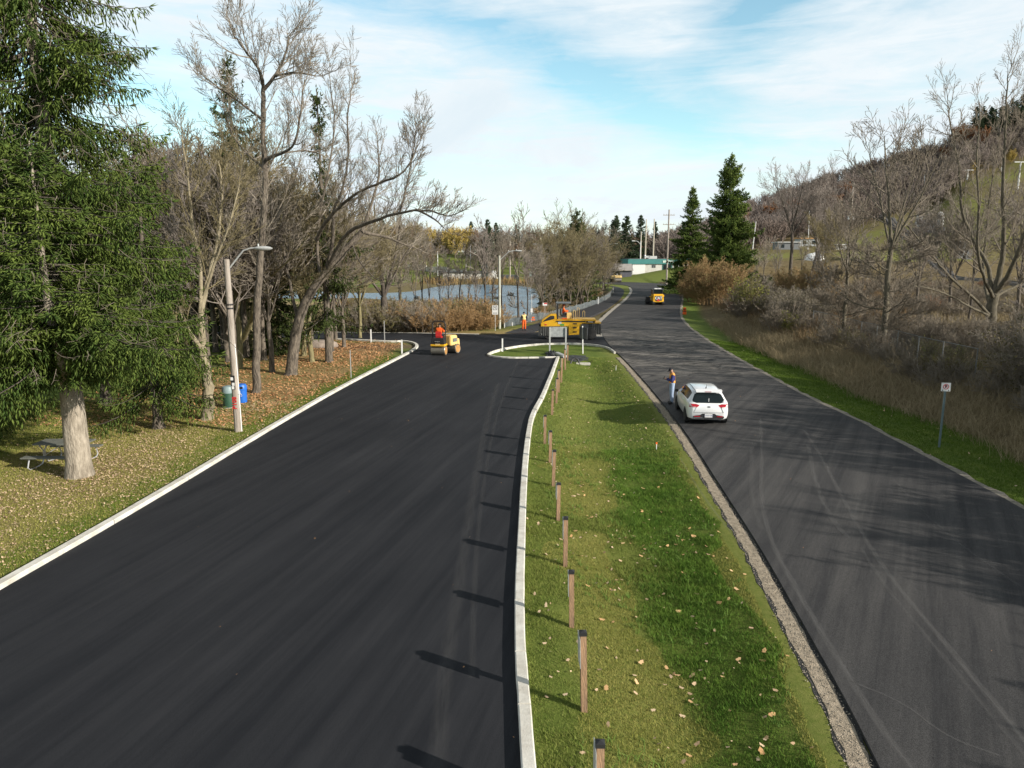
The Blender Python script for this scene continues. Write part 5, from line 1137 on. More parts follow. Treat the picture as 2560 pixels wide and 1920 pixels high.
for k in range(7): b = MB(); b.tube([((q2.x - q.x) * k / 6, 0, -.4), ((q2.x - q.x) * k / 6, 0, -5)], .12, 6); b.build('leg', M_SLAT, o)
q = P(2398, 632, 190); o = root('pump_house', (q.x, 190, q.z - 1), 'pale grey blocky tower below the steel platform', 'building'); b = MB(); b.box((0, 0, 1.8), (1.9, 1.9, 4.6)); b.build('wall', mat('grey_block', (.30, .32, .31), (.22, .23, .23), scale=.7), o, bevel=.05); b = MB(); b.box((2.3, .2, .6), (1.6, 1.6, 2.6)); b.build('annex', M_SLAT, o); b = MB(); b.box((0, -.96, 1.0), (.8, .05, 1.8)); b.build('door', M_DGREY, o)
q = P(2042, 560, 225); o = root('white_tent', (q.x, 225, hz(q.x, 225)), 'small white domed shelter behind the leaning bare tree', 'shelter'); b = MB(); b.lathe([(2.2, -.5), (2.2, .5), (1.9, 1.3), (1.2, 1.9), (0, 2.2)], 16, Matrix.Diagonal((1.4, 1, 1, 1))); b.build('cover', M_WHITE, o, smooth=True); b = MB(); b.box((0, -2.18, .5), (1.2, .06, 1.4)); b.build('doorway', M_DGREY, o)
def shed(px0, px1, py, Y, h, label, mt, mr):
    a, c = P(px0, py, Y), P(px1, py, Y); w = c.x - a.x; o = root('low_shed', (a.x, Y, a.z - .6), label, 'building'); b = MB(); b.box((w / 2, 2, h / 2), (w, 4, h)); b.build('wall', mt, o); b = MB(); b.box((w / 2, 2, h + .1), (w + .6, 4.8, .2)); b.build('roof', mr, o)
    for k in range(int(w / 2.5)): b = MB(); b.box((1.2 + k * 2.5, -.02, h * .5), (.9, .06, h * .5)); b.build('window', M_GLASS, o)
shed(1945, 2000, 618, 190, 1.8, 'grey low fence like shed behind the tall fan shaped tree', M_SLAT, M_STEEL); shed(2000, 2075, 610, 196, 2.0, 'low shed with an orange edged roof right of the fan shaped tree', M_STEELB, plain('orange_trim', (.55, .28, .10), .7)); shed(2090, 2135, 618, 188, 1.2, 'small pale low shed near the middle of the bank', M_STEEL, M_WHITE)
# railway
def rail():
    L2 = densify(chaikin(rail_c, 2), 3); V = []
    o = root('railway_track', (0, 0, 0), 'railway track with dark ballast running behind the brush on the right', 'railway')
    def strip(off, w, z0, z1, name, mt):
        b = MB(); pts = [Vector(p) for p in L2]
        vs = []; fs = []
        for i, p in enumerate(pts):
            t = (pts[min(i + 1, len(pts) - 1)] - pts[max(i - 1, 0)]).normalized(); n = Vector((-t.y, t.x)); z = hz(p.x, p.y)
            for oo, zz in ((off - w, z0), (off - w * .7, z1), (off + w * .7, z1), (off + w, z0)): vs.append((p.x + n.x * oo, p.y + n.y * oo, z + zz))
        for i in range(len(pts) - 1):
            for k in range(3): fs.append((i * 4 + k, i * 4 + k + 1, i * 4 + 5 + k, i * 4 + 4 + k))
        b.add(vs, fs); return b.build(name, mt, o)
    strip(0, 2.4, -.3, .45, 'ballast', mat('ballast', (.05, .048, .048), (.12, .115, .11), scale=3, rough=.95, bump=.6)); strip(-.72, .06, .44, .60, 'rail', M_DGREY); strip(.72, .06, .44, .60, 'rail', M_DGREY)
rail()
# chairlift towers
for i, (px, pb, pt, Y, lb) in enumerate([(2552, 520, 405, 300, 'pale lift tower on the slope at the right edge'), (2420, 470, 425, 330, 'slim lift tower on the upper green slope')]):
    t = P(px, pt, Y); z = hz(t.x, Y); h = t.z - z; o = root('lift_tower', (t.x, Y, z), lb, 'lift tower', 0, 'lift towers on the hill'); b = MB(); b.tube([(0, 0, -1), (0, 0, h)], [.4, .25], 8); b.build('mast', M_STEEL, o); b = MB(); b.box((0, 0, h), (5, .3, .3)); b.build('crossarm', M_STEEL, o)
# ------------------------------------------------------------------ bark and foliage materials
def bark(name, c1, c2, sc=6):
    return mat(name, c1, c2, scale=sc * 1.6, rough=0.95, bump=1.0, bscale=22, stretch=(1, 1, 0.25), lo=0.38, hi=0.62, detail=9)
M_BARK = bark('grey_bark', (0.19, 0.158, 0.122), (0.06, 0.05, 0.04))
M_BARKP = bark('pale_bark', (0.40, 0.35, 0.28), (0.20, 0.17, 0.13), 5)
M_BARKT = bark('tan_bark', (0.31, 0.265, 0.18), (0.20, 0.17, 0.11), 3)
M_BARKY = bark('mossy_bark', (0.27, 0.235, 0.115), (0.14, 0.12, 0.065)); M_BARKM = bark('olive_brown_bark', (0.155, 0.135, 0.09), (0.07, 0.06, 0.045))
M_BARKD = bark('dark_bark', (0.12, 0.10, 0.08), (0.055, 0.045, 0.037))
M_TWIG = mat('grey_twigs', (0.31, 0.27, 0.215), (0.20, 0.17, 0.135), scale=2, rough=0.95)
M_TWIGP = mat('pale_twigs', (0.26, 0.22, 0.17), (0.15, 0.125, 0.095), scale=2, rough=0.95)
M_TWIGY = mat('yellowish_twigs', (0.25, 0.21, 0.11), (0.14, 0.115, 0.062), scale=2, rough=0.95)
M_TWIGV = mat('purplish_twigs', (0.30, 0.26, 0.225), (0.20, 0.17, 0.148), scale=2, rough=0.95)
M_TWIGD = mat('dark_twigs', (0.115, 0.10, 0.08), (0.065, 0.055, 0.045), scale=2, rough=0.95)
M_TWIGR = mat('reddish_twigs', (0.25, 0.15, 0.095), (0.16, 0.10, 0.065), scale=2, rough=0.95)
M_TWIGO = mat('orange_twigs', (0.42, 0.27, 0.13), (0.27, 0.18, 0.09), scale=2, rough=0.95)
def leafmat(name, c1, c2, c3, isl=0.75, sc=1.2):
    m = mat(name, c1, c2, scale=sc, lo=.42, hi=.58, rough=0.8, island=isl, c3=c3, spec=0.12); return m
M_SPRUCE = leafmat('spruce_needles', (0.036, 0.074, 0.016), (0.125, 0.170, 0.032), (0.155, 0.190, 0.050), isl=.4, sc=.8)
M_SPRUCED = leafmat('dark_spruce_needles', (0.028, 0.046, 0.014), (0.060, 0.085, 0.022), (0.085, 0.105, 0.030))
M_SPRUCEF = leafmat('far_spruce_needles', (0.024, 0.042, 0.020), (0.046, 0.072, 0.034), (0.056, 0.078, 0.040), sc=0.4)
M_BLUE = leafmat('blue_spruce_needles', (0.06, 0.085, 0.085), (0.10, 0.14, 0.14), (0.12, 0.15, 0.15))
M_ORANGE = leafmat('orange_leaves', (0.30, 0.16, 0.05), (0.20, 0.15, 0.045), (0.40, 0.25, 0.10))
M_WILLOW = leafmat('willow_leaves', (0.38, 0.28, 0.08), (0.28, 0.24, 0.08), (0.50, 0.38, 0.12))
M_RUST = leafmat('rust_leaves', (0.22, 0.10, 0.045), (0.14, 0.09, 0.05), (0.30, 0.14, 0.06))
M_YGREEN = leafmat('yellow_green_leaves', (0.17, 0.19, 0.04), (0.11, 0.13, 0.03), (0.28, 0.27, 0.06))
M_RED = leafmat('red_leaves', (0.30, 0.05, 0.04), (0.2, 0.05, 0.04), (0.38, 0.10, 0.06))
M_OLIVE = leafmat('olive_leaves', (0.10, 0.10, 0.035), (0.14, 0.12, 0.045), (0.19, 0.15, 0.06))

def rot_about(d, ang, rng):
    ax = d.cross(Vector((rng.gauss(0, 1), rng.gauss(0, 1), rng.gauss(0, 1))))
    if ax.length < 1e-4: ax = Vector((1, 0, 0))
    return (Matrix.Rotation(ang, 3, ax.normalized()) @ d).normalized()
def grow(rng, p, d, L, r, lv, cfg, out):
    """recursive branch; out gets (pts, radii, level)"""
    mx = cfg['levels']; n = max(2, cfg['seg'][min(lv, len(cfg['seg']) - 1)]); pts = [p.copy()]; rad = [r]; ds = [d]
    trop = cfg['trop'][min(lv, len(cfg['trop']) - 1)]; wob = cfg['wob'][min(lv, len(cfg['wob']) - 1)]
    for i in range(n):
        d = (d + Vector((rng.gauss(0, wob), rng.gauss(0, wob), rng.gauss(0, wob))) + Vector((0, 0, trop))).normalized()
        p = p + d * (L / n); pts.append(p.copy()); rad.append(max(cfg['rmin'], r * (1 - (1 - cfg['taper']) * (i + 1) / n))); ds.append(d)
    out.append((pts, rad, lv))
    if lv < mx: spawn(rng, pts, rad, ds, L, lv, cfg, out)
def spawn(rng, pts, rad, ds, L, lv, cfg, out, t0=None, count=None):
    k = count if count is not None else cfg['kids'][min(lv, len(cfg['kids']) - 1)]
    t0 = t0 if t0 is not None else cfg['start'][min(lv, len(cfg['start']) - 1)]; n = len(pts) - 1
    for c in range(k):
        t = t0 + (1 - t0) * (c + rng.random()) / k; f = min(t * n, n - 1e-4); i = int(f); q = pts[i].lerp(pts[i + 1], f - i)
        rr = (rad[i] * (1 - f + i) + rad[i + 1] * (f - i)) * cfg['rr']; ang = math.radians(rng.uniform(*cfg['ang'][min(lv, len(cfg['ang']) - 1)]))
        dd = rot_about(ds[i], ang, rng)
        if lv >= 1 and dd.z < -0.3: dd.z *= -0.5; dd.normalize()
        ll = L * cfg['ratio'][min(lv, len(cfg['ratio']) - 1)] * (1.1 - 0.55 * t) * rng.uniform(0.7, 1.25)
        grow(rng, q, dd, ll, max(cfg['rmin'], min(rr, ll * .0125 + .004)), lv + 1, cfg, out)
    # terminal continuation
def split_tree(out, name_parent, mtrunk, mtwig, cut=1, names=('trunk', 'crown'), sides=(12, 7, 4, 3, 3, 3)):
    a = [(p, r, sides[min(l, 5)]) for p, r, l in out if l <= cut]; b = [(p, r, sides[min(l, 5)]) for p, r, l in out if l > cut]
    V, F = tube_arrays(a); np_mesh(names[0], V, [F], mtrunk, name_parent, smooth=True)
    if b: V, F = tube_arrays(b); np_mesh(names[1], V, [F], mtwig, name_parent, smooth=False)
CFG = dict(levels=4, seg=(7, 6, 5, 4, 2), trop=(0.0, 0.07, 0.13, 0.11, 0.06), wob=(0.05, 0.075, 0.085, 0.10, 0.10), kids=(9, 9, 7, 5), start=(0.3, 0.15, 0.12, 0.12),
           ang=((28, 62), (24, 58), (22, 50), (22, 50)), ratio=(0.55, 0.54, 0.54, 0.55), rr=0.62, taper=0.2, rmin=0.006)
def flare(pts, rad, k=1.5):
    pts = [pts[0]] + [pts[0].lerp(pts[1], 0.06), pts[0].lerp(pts[1], 0.18)] + pts[1:]; rad = [rad[0] * k, rad[0] * (1 + (k - 1) * .4), rad[0] * 1.03] + rad[1:]
    pts[0] = pts[0] - Vector((0, 0, 0.15)); return pts, rad
def bare_tree(seed, h, r, label, loc=(0, 0, 0), fork=0.35, spread=1.0, cfg=None, mt=None, mw=None, nfork=4, group=None, name='bare_tree', lean=(0, 0), up=0.0, flr=1.5, cat='tree', low=0):
    rng = random.Random(seed); c = dict(CFG); c.update(cfg or {}); out = []
    o = root(name, loc, label, cat, 0, group)
    hf = h * fork; ax = Vector((lean[0], lean[1], 1)).normalized()
    pts = [Vector((0, 0, 0))]; k = 4
    for i in range(k): pts.append(pts[-1] + (ax + Vector((rng.gauss(0, .04), rng.gauss(0, .04), 0))).normalized() * hf / k)
    rad = [r * (1 - 0.25 * i / k) for i in range(k + 1)]; fp, fr = flare(pts, rad, flr); out.append((fp, fr, 0))
    a0 = rng.random() * 6.28
    for i in range(nfork):
        an = a0 + i * 6.283 / nfork + rng.uniform(-.4, .4); sp = spread * rng.uniform(0.35, 0.75) * (0.35 if i == 0 else 1)
        d = (Vector((math.cos(an) * sp, math.sin(an) * sp, 1 + up)) + ax * .3).normalized()
        grow(rng, pts[-1] - Vector((0, 0, .05)), d, (h - hf) * rng.uniform(0.62, 0.85) * (1.1 if i == 0 else 1), r * (0.40 if i else 0.58), 1, dict(c, levels=c['levels']), out)
    if low:
        ds = [ax] * len(pts); c2 = dict(c, ang=((60, 95),) + c['ang'][1:], ratio=(c['ratio'][0] * 1.1,) + c['ratio'][1:], rr=0.3); spawn(rng, pts, rad, ds, hf, 0, c2, out, 0.25, low)
    split_tree(out, o, mt or M_BARK, mw or M_TWIG, cut=1)
    return o, out
def leaves_at(P0, size, rng, jit=0.0):
    """small two-sided quads around given points"""
    P0 = np.asarray(P0, dtype=float); n = len(P0); P0 = P0 + rng.normal(0, 1, (n, 3)) * jit
    a = rng.normal(0, 1, (n, 3)); a /= np.linalg.norm(a, axis=1, keepdims=True); b = np.cross(a, rng.normal(0, 1, (n, 3))); b /= np.linalg.norm(b, axis=1, keepdims=True)
    s = size * rng.uniform(0.5, 1.3, (n, 1)); V = np.stack([P0 - a * s, P0 + b * s * .5, P0 + a * s, P0 - b * s * .5], 1).reshape(-1, 3)
    return V, (np.arange(n) * 4)[:, None] + np.arange(4)[None, :]
def sprigs(O, D, L, Wd, sides=3):
    """needle covered shoots: thin spindles"""
    n = len(O); D = D / (np.linalg.norm(D, axis=1, keepdims=True) + 1e-9)
    up = np.tile([0.2, 0.3, 0.93], (n, 1)); a = np.cross(D, up); a /= np.linalg.norm(a, axis=1, keepdims=True) + 1e-9; b = np.cross(D, a)
    M = O + D * (L * 0.42)[:, None]; T = O + D * L[:, None]; ring = []
    for j in range(sides):
        an = 2 * np.pi * j / sides; ring.append(M + (a * np.cos(an) + b * np.sin(an) * 0.7) * Wd[:, None])
    V = np.stack([O] + ring + [T], 1).reshape(-1, 3); k = sides + 2; base = (np.arange(n) * k)[:, None]
    F = []
    for j in range(sides):
        F.append(base + np.array([[0, 1 + (j + 1) % sides, 1 + j]])); F.append(base + np.array([[k - 1, 1 + j, 1 + (j + 1) % sides]]))
    return V, np.concatenate(F)
def spruce_parts(seed, h, zb, prof, cz=(0, 0), step=0.38, nper=7, dens=1.0, sl=0.17, sw=0.026, droop=0.35, hang=0.6, dead=0.0, axis_fn=None, gap=0.0, rise=0.55, azlim=None, clump=0.2):
    """returns branch wood polylines, sprig origins, directions"""
    rng = np.random.default_rng(seed); wood = []; O = []; D = []; z = zb
    axis_fn = axis_fn or (lambda zz: (cz[0], cz[1]))
    while z < h - 0.15:
        f = (z - zb) / (h - zb); R = prof(f); ax, ay = axis_fn(z)
        for k in range(nper if f < 0.9 else 4):
            if rng.random() < gap: continue
            az = rng.uniform(0, 2 * np.pi) if azlim is None else rng.uniform(*azlim); L = R * (1.06 - clump * rng.random() ** 1.0 * 1.2 + clump * .35 * math.sin(az * 3 + z * 1.7))
            if L < 0.12: L = 0.12
            zz = z + rng.uniform(-.5, .5) * step; nseg = 7; t = np.linspace(0, 1, nseg)
            rr = L * t; dz = L * (-droop * 1.6 * t + droop * rise * 1.6 * t ** 2.6) + (0.35 * L * t if f > 0.75 else 0)
            sw_az = az + rng.normal(0, .10) * t
            B = np.stack([ax + rr * np.cos(sw_az), ay + rr * np.sin(sw_az), zz + dz], 1)
            wood.append(([tuple(q) for q in B], list(np.linspace(0.012 + 0.009 * L, 0.006, nseg)), 3))
            if rng.random() < dead and f < 0.5: continue
            dead_in = 0.16 if L > 1.2 else 0.0
            bd = rng.choice([.45, .8, 1.0, 1.25]) * dens; ns = max(3, int(L * 9 * bd)); ts = dead_in + (1 - dead_in) * (np.arange(ns) + rng.random(ns)) / ns
            for s in (-1, 1):
                idx = np.minimum((ts * (nseg - 1)).astype(int), nseg - 2); fr = ts * (nseg - 1) - idx
                base = B[idx] * (1 - fr[:, None]) + B[idx + 1] * fr[:, None]; tan = B[idx + 1] - B[idx]; tan /= np.linalg.norm(tan, axis=1, keepdims=True)
                side = np.stack([-tan[:, 1], tan[:, 0], np.zeros(ns)], 1) * s
                bl = (0.10 + 0.30 * L * (1 - ts) ** 0.7 * np.minimum(1, ts * 4)) * rng.uniform(0.6, 1.25, ns); bl = np.minimum(bl, 0.95)
                dr = tan * 0.75 + side * 0.9 + np.array([0, 0, -1.0]) * (hang * rng.uniform(0.2, 1.3, ns))[:, None]; dr /= np.linalg.norm(dr, axis=1, keepdims=True)
                cnt = np.maximum(2, (bl / (sl * 0.42)).astype(int)); rep = np.repeat(np.arange(ns), cnt); k2 = np.concatenate([np.arange(c) for c in cnt]) / np.repeat(cnt, cnt)
                o = base[rep] + dr[rep] * (bl[rep] * k2)[:, None] + np.array([0, 0, -1.0]) * (hang * 0.28 * bl[rep] * k2 ** 2)[:, None]
                dd = dr[rep] + rng.normal(0, 0.42, (len(rep), 3)) + np.array([0, 0, -1.0]) * (hang * 0.7 * k2)[:, None]
                O.append(o); D.append(dd)
            # tip shoots
            O.append(np.repeat(B[-1:], 4, 0)); D.append((B[-1] - B[-2])[None, :] / (np.linalg.norm(B[-1] - B[-2])) + rng.normal(0, .4, (4, 3)))
        z += step * (1.0 if f < 0.8 else 0.6)
    ax, ay = axis_fn(h); O.append(np.array([[ax, ay, h - 0.35 + i * .09] for i in range(6)])); D.append(np.array([[math.cos(i * 2.2) * .5, math.sin(i * 2.2) * .5, 1.0] for i in range(6)]))
    O = np.concatenate(O); D = np.concatenate(D)
    Ls = rng.uniform(0.7, 1.3, len(O)) * sl; Ws = rng.uniform(0.75, 1.25, len(O)) * sw
    return wood, O, D, Ls, Ws
def spruce(seed, h, r, zb, prof, label, loc, mf, mb=None, name='spruce_tree', group=None, cat='tree', sides=3, extra=None, trunk_r_top=0.03, flr=1.5, **kw):
    o = root(name, loc, label, cat, 0, group); afn = kw.get('axis_fn') or (lambda z: (0, 0))
    W_, O, D, L_, Wd = spruce_parts(seed, h, zb, prof, **kw)
    for e in (extra or []):
        w2, o2, d2, l2, k2 = spruce_parts(**e['kw']); W_ += w2; O = np.concatenate([O, o2]); D = np.concatenate([D, d2]); L_ = np.concatenate([L_, l2]); Wd = np.concatenate([Wd, k2])
    zs = np.linspace(0, h, 9); tp = [Vector((afn(z)[0], afn(z)[1], z)) for z in zs]; tr = [r + (trunk_r_top - r) * (z / h) for z in zs]
    tp, tr = flare(tp, tr, flr); pol = [(tp, tr, 14)]
    for e in (extra or []): pol.append(e['stem'])
    V, F = tube_arrays(pol); np_mesh('trunk', V, [F], mb or M_BARK, o, smooth=True)
    V, F = tube_arrays(W_); np_mesh('branches', V, [F], M_TWIGD, o)
    V, F = sprigs(O, D, L_, Wd, sides); np_mesh('crown', V, [F], mf, o)
    return o
def cone(R, p=0.8, full=0.12):
    return lambda f: R * (min(1, 0.55 + f / full * 0.45) if f < full else 1) * (1 - f) ** p + 0.06
def shrub(seed, h, w, n, label, mt, ml=None, leaf=0, lsize=0.05, name='bush', group=None, levels=3, rmin=0.006, cat='bush', kids=(5, 5, 4), r=0.02, up=0.08):
    rng = random.Random(seed); out = []; o = root(name, (0, 0, 0), label, cat, 0, group)
    c = dict(CFG, levels=levels, kids=kids, start=(0.15, 0.15, 0.1), trop=(up, up, .05, .03), wob=(.12, .15, .18, .2), seg=(5, 4, 3, 2), ratio=(.5, .5, .5), rmin=rmin, rr=.6, ang=((20, 55),) * 3)
    for i in range(n):
        a = rng.random() * 6.28; q = rng.random() ** .5 * w * .35; d = Vector((math.cos(a) * rng.uniform(.1, .9) * w / h, math.sin(a) * rng.uniform(.1, .9) * w / h, 1)).normalized()
        grow(rng, Vector((math.cos(a) * q, math.sin(a) * q, -.05)), d, h * rng.uniform(.55, 1.0), r, 0, c, out)
    V, F = tube_arrays([(p, rr, 3) for p, rr, l in out]); np_mesh('stems', V, [F], mt, o)
    if leaf:
        nr = np.random.default_rng(seed); pts = np.array([tuple(q) for p, rr, l in out if l >= 1 for q in p]); pts = pts[nr.integers(0, len(pts), leaf)]
        V, F = leaves_at(pts, lsize, nr, 0.07); np_mesh('leaves', V, [F], ml, o)
    return o

# ------------------------------------------------------------------ the spruces on the left
b1 = onG(200, 1190)
# trunk leans very slightly; second leader in front on the left
def ax1(z): return (0.03 * z * 0.2, 0.0)
lead_prof = lambda f: 2.45 * (1 - f) ** 0.75 + 0.05
lx, ly = -12.75 - b1.x, 19.6 - b1.y
def axL(z):
    t = min(1, max(0, (z - 3.6) / 2.2)); return (lx * t, ly * t)
big = spruce(11, 20.5, 0.37, 4.1, lambda f: (4.3 + 1.0 * min(1, f * 4)) * (1 - f) ** 0.68 * (.9 + .16 * math.sin(f * 23)) + 0.1 if f < .95 else .3, 'huge old spruce with a thick pale trunk beside the picnic table', b1, M_SPRUCE, M_BARKP,
             step=0.42, nper=11, dens=1.1, sl=0.26, sw=0.027, droop=0.34, hang=1.6, dead=0.06, clump=.52, axis_fn=ax1, flr=1.32,
             extra=[dict(kw=dict(seed=12, h=10.1, zb=3.7, prof=lead_prof, step=0.30, nper=8, dens=1.15, sl=0.23, sw=0.026, droop=0.02, hang=0.7, clump=.25, axis_fn=axL),
                         stem=([Vector((0, 0, 3.2)), Vector((lx * .5, ly * .5, 3.9)), Vector((lx, ly, 5.6)), Vector((lx, ly, 10.0))], [.16, .15, .10, .02], 8))])
spruce(21, 15.0, 0.3, 1.5, lambda f: 4.6 * (1 - f) ** 0.7 + 0.1, 'spruce reaching in from the left edge with branches drooping over the lawn', (-20.9, 23.8, 0), M_SPRUCE, step=0.45, nper=7, dens=0.9, sl=0.26, sw=0.029, droop=0.40, hang=1.3, clump=.3)
spruce(22, 13.0, 0.26, 3.0, lambda f: 4.3 * (1 - f) ** 0.6 + 0.1, 'dense spruce just behind the huge spruce with drooping boughs over the shaded lawn', (-19.5, 33.5, 0), M_SPRUCE, step=0.42, nper=7, dens=0.85, sl=0.26, sw=0.032, droop=0.35, hang=1.3, clump=.35)
# dead grey twigs that show between the boughs of the huge spruce
r_ = np.random.default_rng(99); pol_ = []
for i in range(750):
    z = r_.uniform(4.0, 16.5); az_ = r_.uniform(2.6, 6.6); R_ = 5.2 * (1 - (z - 4) / 16.5) ** .68 * r_.uniform(.55, .98); p = Vector((R_ * math.cos(az_), R_ * math.sin(az_), z)); dd_ = Vector((math.cos(az_ + r_.normal(0, .5)), math.sin(az_ + r_.normal(0, .5)), r_.uniform(-1.1, .3))).normalized(); L_ = r_.uniform(.25, .9); pts = [p]
    for k in range(4): dd_ = (dd_ + Vector((r_.normal(0, .22), r_.normal(0, .22), r_.normal(-.08, .2)))).normalized(); pts.append(pts[-1] + dd_ * L_ / 4)
    pol_.append((pts, [.010, .009, .007, .005, .004], 3))
    for k in (1, 2, 3): d2 = (dd_ + Vector((r_.normal(0, .8), r_.normal(0, .8), r_.normal(0, .6)))).normalized(); pol_.append(([pts[k], pts[k] + d2 * L_ * .3], [.006, .003], 3))
V, F = tube_arrays(pol_); np_mesh('dead_twigs', V, [F], M_TWIGP, big)
# ragged boughs that hang beside the tan trunk
sp3 = onG(455, 1000)
spruce(23, 11.5, 0.2, 1.7, lambda f: 2.75 * (1 - f) ** 0.5 + 0.1, 'ragged spruce between the huge spruce and the tan trunk, boughs nearly touching the lawn', (-14.75, 28.9, 0), M_SPRUCE, step=0.42, nper=7, dens=0.95, sl=0.26, sw=0.029, droop=0.42, hang=1.5, clump=.45)
# sparse conifers with bare lower trunks
p7 = onG(823, 905)
spruce(24, 17.3, 0.24, 3.0, lambda f: (4.0 * (1 - f) ** 0.9 if f < .5 else 2.1 * (1 - f) ** .6) * (0.7 + 0.3 * math.sin(f * 37)) + 0.15, 'sparse drooping spruce with a straight bare lower trunk near the junction', p7, M_SPRUCED, M_BARK, step=0.55, nper=5, dens=0.75, sl=0.27, sw=0.042, droop=0.35, hang=1.5, gap=0.12, clump=.5, flr=1.3)
p8 = onG(617, 893)
spruce(25, 19.6, 0.2, 4.5, lambda f: 2.9 * (1 - f) ** 0.7 + 0.1 if f > .3 else 1.9, 'tall thin spruce with a slim trunk behind the lamp pole', p8, M_SPRUCED, M_BARK, step=0.5, nper=6, dens=0.8, sl=0.28, sw=0.045, droop=0.2, hang=1.0, gap=0.12, clump=.5, flr=1.3)
p5 = onG(641, 982)
# dark spruces closing the view behind the bare trees
sd = [(-31, 49, 12, 'furthest left'), (-27, 57, 13, 'left of centre'), (-22.5, 60, 11, 'central'), (-17.2, 51.5, 8.5, 'low dark'), (-38, 44, 13, 'outer left')]
sp_proto = proto_of(spruce(26, 12.0, 0.2, 0.8, lambda f: 3.3 * (1 - f) ** 0.6 + 0.1, 'x', (0, 0, 0), M_SPRUCED, step=0.5, nper=7, dens=0.62, sl=0.28, sw=0.055, droop=0.3, hang=0.8))
lab = ['dark spruce standing behind the bare trees, the one nearest the left edge but one', 'dark spruce in the middle of the shaded row beside the side road', 'dark spruce at the right of the shaded row beside the side road', 'short dark spruce right behind the thick leaning trunk', 'dark spruce mostly hidden behind the huge spruce, near the left edge']
for (x, y, h, _), lb in zip(sd, lab): dup(sp_proto, (x, y, hz(x, y)), x * 1.3, h / 10.5, lb, 'dark spruces behind the bare trees on the left')
drop(sp_proto)

# ------------------------------------------------------------------ the bare trees on the left lawn
def limb_tree(name, label, limbs, mt, mw, seed, cfg=None, kids1=9, cut=0, twig_from=0.12, loc=None):
    """limbs: list of (points, r0, r1, length of side shoots, n shoots, start t). Points in metres (world)"""
    rng = random.Random(seed); base = limbs[0][0][0]; base = Vector(base); o = root(name, base, label, 'tree')
    c = dict(CFG); c.update(cfg or {}); out = []
    for li, (pts, r0, r1, sl, ns, t0) in enumerate(limbs):
        pts = [Vector(p) - base for p in pts]; q = [pts[0]]
        for _ in range(2):                       # smooth
            q = [pts[0]]
            for a, b_ in zip(pts[:-1], pts[1:]): q += [a.lerp(b_, .25), a.lerp(b_, .75)]
            q.append(pts[-1]); pts = q
        for i in range(1, len(pts) - 1): pts[i] += Vector((rng.gauss(0, 1), rng.gauss(0, 1), rng.gauss(0, 1))) * min(r0, .16) * .14
        n = len(pts); rad = [r0 + (r1 - r0) * (i / (n - 1)) ** .8 for i in range(n)]
        ds = [(pts[min(i + 1, n - 1)] - pts[i]).normalized() if i < n - 1 else (pts[-1] - pts[-2]).normalized() for i in range(n)]
        if li == 0: fp, fr = flare(pts, rad, 1.55); out.append((fp, fr, 0))
        else: out.append((pts, rad, 0))
        if ns: spawn(rng, pts, rad, ds, sl / .5, 1, dict(c, ratio=(.5,) * 4, start=(0, t0, .15, .15)), out, t0, ns)
        if r1 < 0.05: grow(rng, pts[-1], ds[-1], sl * .8, r1, 2, c, out)
    split_tree(out, o, mt, mw, cut=1, sides=(12, 6, 4, 3, 3, 3)); return o
Y5 = p5.y
def Q(px, py, Y): return P(px, py, Y)
# tall forked tree
limb_tree('bare_tree', 'tallest bare tree, its dark trunk forking high above the lawn', [
    ([p5, Q(641, 900, Y5), Q(642, 800, Y5), Q(650, 640, Y5 + .1), Q(660, 520, Y5), Q(664, 440, Y5), Q(657, 330, Y5), Q(658, 225, Y5)], .23, .10, 3.2, 15, .42),
    ([Q(658, 225, Y5), Q(690, 190, Y5), Q(708, 150, Y5 + .6), Q(718, 120, Y5 + 1), Q(722, 90, Y5 + 1)], .10, .03, 2.6, 13, .2),
    ([Q(690, 190, Y5), Q(735, 180, Y5 - 1), Q(770, 185, Y5 - 1.2), Q(790, 190, Y5 - 1.5)], .07, .02, 2.2, 9, .1),
    ([Q(658, 225, Y5), Q(655, 185, Y5 - .5), Q(625, 140, Y5 - 1), Q(585, 90, Y5 - 1.5)], .10, .03, 2.6, 13, .2),
    ([Q(656, 300, Y5), Q(600, 255, Y5 - 1.5), Q(540, 215, Y5 - 2), Q(500, 182, Y5 - 2)], .07, .02, 2.0, 10, .2),
    ([Q(664, 400, Y5), Q(700, 385, Y5 - 1), Q(735, 370, Y5 - 2), Q(752, 290, Y5 - 2.5), Q(758, 220, Y5 - 2.5)], .09, .025, 2.2, 14, .3),
    ([Q(664, 395, Y5), Q(720, 380, Y5 + 1), Q(770, 375, Y5 + 1.5), Q(800, 385, Y5 + 1.5)], .06, .02, 1.8, 7, .3),
    ([Q(660, 420, Y5), Q(610, 380, Y5 + 1.5), Q(575, 330, Y5 + 2), Q(560, 270, Y5 + 2)], .07, .02, 2.2, 10, .2),
], M_BARK, M_TWIG, 51, dict(kids=(8, 7, 8, 5), rmin=0.0085, levels=4, ratio=(.5, .5, .58, .55)))
